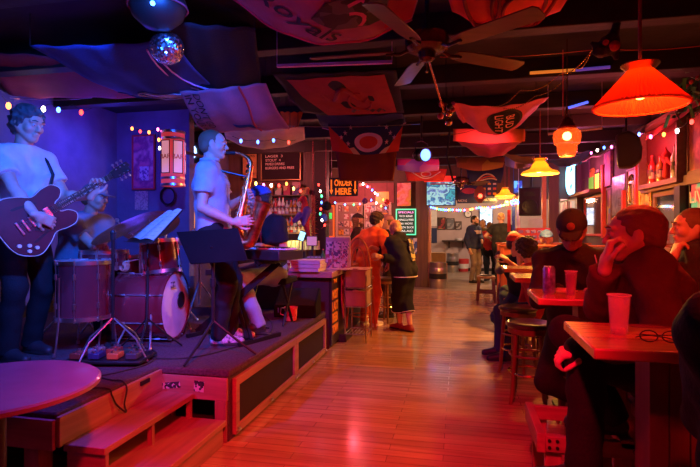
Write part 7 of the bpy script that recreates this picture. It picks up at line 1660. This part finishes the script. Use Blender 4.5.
sit('person with hand at mouth at the right edge beyond the brown jacket', 712, 3.1, 172, .77, 1.80, 10, fx=1, feet=(P(655, 425, 3.1), P(660, 420, 3.3)), knees=(V((-.7, 0, 1)), V((-.7, 0, 1))), shirt='dark_jacket', sleeve='long', pants='black_cloth', hair='hair_brown', hairtype='short',
    hands=(P(672, 262, 3.0), P(676, 296, 3.2)), poles=(V((-.3, -.3, -1)), V((-.3, .3, -1))), hp=P(692, 229, 3.08), hdir=(V((.35, .1, 1)), None), palm=(V((1, .1, -.1)), None), curl=(1.0, .5), shirt_k=1.8, vox=.012, hv=.007, eyes=True)
stool('stool under the hand-at-mouth person at the right edge', floorpt(713, 3.12), .64, .8)
sit('dark clothed person seated in the bottom right corner, seen only from the side', 802, 1.12, 100, .70, 1.76, 0, fx=1, feet=(P(730, 700, 1.5), P(800, 700, 1.5)), knees=(V((0, 1, .6)), V((0, 1, .6))), shirt='black_cloth', sleeve='long', pants='black_cloth', hair='hair_dark', hairtype='short',
    hands=(P(740, 420, 1.42), P(830, 420, 1.4)), shirt_k=2.0, vox=.012, hv=.009)
stool('stool under the dark clothed person in the bottom right corner', floorpt(802, 1.12), .57, .8)
# ---------------------------------------------------------------- lights, camera
def light(kind, name, loc, col, e, size=.1, aim=None, spot=60, blend=.6):
    L = bpy.data.lights.new(name, kind); L.color = col; L.energy = e
    if kind == 'AREA': L.size = size
    else: L.shadow_soft_size = size
    if kind == 'SPOT': L.spot_size = math.radians(spot); L.spot_blend = blend
    o = bpy.data.objects.new(name, L); C.objects.link(o); o.location = loc
    if aim is not None: o.rotation_euler = (V(aim) - V(loc)).to_track_quat('-Z', 'Y').to_euler()
    return o
w = bpy.data.worlds.new('world'); bpy.context.scene.world = w; w.use_nodes = True
w.node_tree.nodes['Background'].inputs[0].default_value = (.08, .02, .04, 1); w.node_tree.nodes['Background'].inputs[1].default_value = .05
cam = bpy.data.cameras.new('camera'); co = bpy.data.objects.new('camera', cam); C.objects.link(co)
cam.sensor_width = 36; cam.lens = FP / 700 * 36; cam.clip_start = .05
co.location = (0, 0, CZ); co.rotation_euler = (PI / 2, 0, AN)
cam.shift_y = -(233.5 - HY) / 700
sc = bpy.context.scene; sc.camera = co
sc.view_settings.view_transform = 'Standard'; sc.view_settings.look = 'None'; sc.view_settings.exposure = .2; sc.view_settings.gamma = 1
sc.view_settings.use_curve_mapping = False
sc.cycles.use_denoising = True
sc.cycles.max_bounces = 8; sc.cycles.sample_clamp_indirect = 4
BLUE = (.015, .12, 1); RED = (1, .008, .012); AMB = (1, .42, .06); PINK = (1, .12, .3); WARM = (1, .6, .35)
light('SPOT', 'stage_spot', (-.97, 1.64, 2.58), BLUE, 620, .06, (-3.0, 4.0, 1.3), 72)
light('SPOT', 'stage_spot_side', (-2.58, .95, 2.58), (.05, .1, 1), 260, .06, (-2.0, 3.9, .8), 46)
light('SPOT', 'table_blue_fill', (-2.4, 2.7, 2.6), (.10, .04, 1), 160, .06, (-1.8, 1.75, .75), 40)  # added spot without a fixture, turns the round table blue-violet
light('POINT', 'stage_back_glow', (-3.9, 4.9, 2.3), (.06, .04, 1), 22, .1)
light('POINT', 'red_lamp', RLAMP, RED, 32, .06)
light('POINT', 'red_lamp_behind', (.95, 1.0, 1.95), RED, 44, .05)
light('POINT', 'red_lamp_bulb', L1 + UP * .14, (1, .35, .03), 12, .02)
light('SPOT', 'red_floor_fill', (-.12, .46, 2.55), (1, .004, .035), 760, .06, (-.8, 3.2, 0), 66, 1)  # added red fill for floor and steps, set at the unseen red fixture
light('POINT', 'amber_jar', ALAMP, (1, .22, .04), 16, .05)
light('POINT', 'yellow_lamp', YLAMP, AMB, 260, .06)
light('POINT', 'yellow_lamp_back', Y2LAMP, AMB, 110, .06)
light('POINT', 'back_room_fill', (1.4, 14.6, 2.4), WARM, 190, .3)  # invisible fill for the back room, no lamp modelled
light('POINT', 'back_room_left_fill', (-2, 14.4, 2.4), WARM, 80, .3)  # invisible fill for the left of the back room
light('POINT', 'bar_fill', (-3.2, 7.6, 2.45), (1, .22, .25), 32, .1)  # invisible reddish fill over the bar, no lamp there
light('SPOT', 'orange_fill_over_stools', (-1.0, 6.9, 2.6), (1, .16, .03), 70, .06, (-1.0, 7.0, 0), 80, 1)  # added orange fill above the people at the bar, no fixture
light('SPOT', 'flag_fill', (.6, 5.5, 2.3), (1, .06, .25), 50, .06, (-.6, 7.4, 2.25), 80, 1)  # invisible pink fill to brighten the farther flags
light('POINT', 'glasses_fill', (-2.85, 8.3, 1.25), (1, .8, .25), 5, .04)  # added fill brightening the upturned glasses
light('POINT', 'bar_mid_fill', (-1.9, 8.6, 2.4), (1, .1, .15), 34, .1)  # second invisible bar fill, deeper along the counter
light('POINT', 'order_fill', (-2.2, 10.8, 2.3), (1, .3, .26), 75, .1)  # invisible fill in front of the notice cases
light('SPOT', 'counter_fill', (-1.9, 6.0, 2.6), (1, .12, .6), 60, .06, (-1.9, 5.9, .9), 60, 1)  # added magenta fill on the countertop, no fixture above it
light('SPOT', 'drummer_fill', (-.65, 2.63, 2.64), BLUE, 260, .05, (-3.1, 4.0, 1.2), 34, 1)  # added blue fill for the drummer, who sat in shadow
light('POINT', 'mirror_wall_fill', (1.95, 9.5, 2.3), (1, .15, .4), 40, .1)  # invisible fill along the mirror wall, no strip lamp exists
light('POINT', 'mirror_wall_fill_near', (1.95, 6.6, 2.35), (1, .1, .12), 34, .1)  # invisible fill for the nearer part of the mirror wall
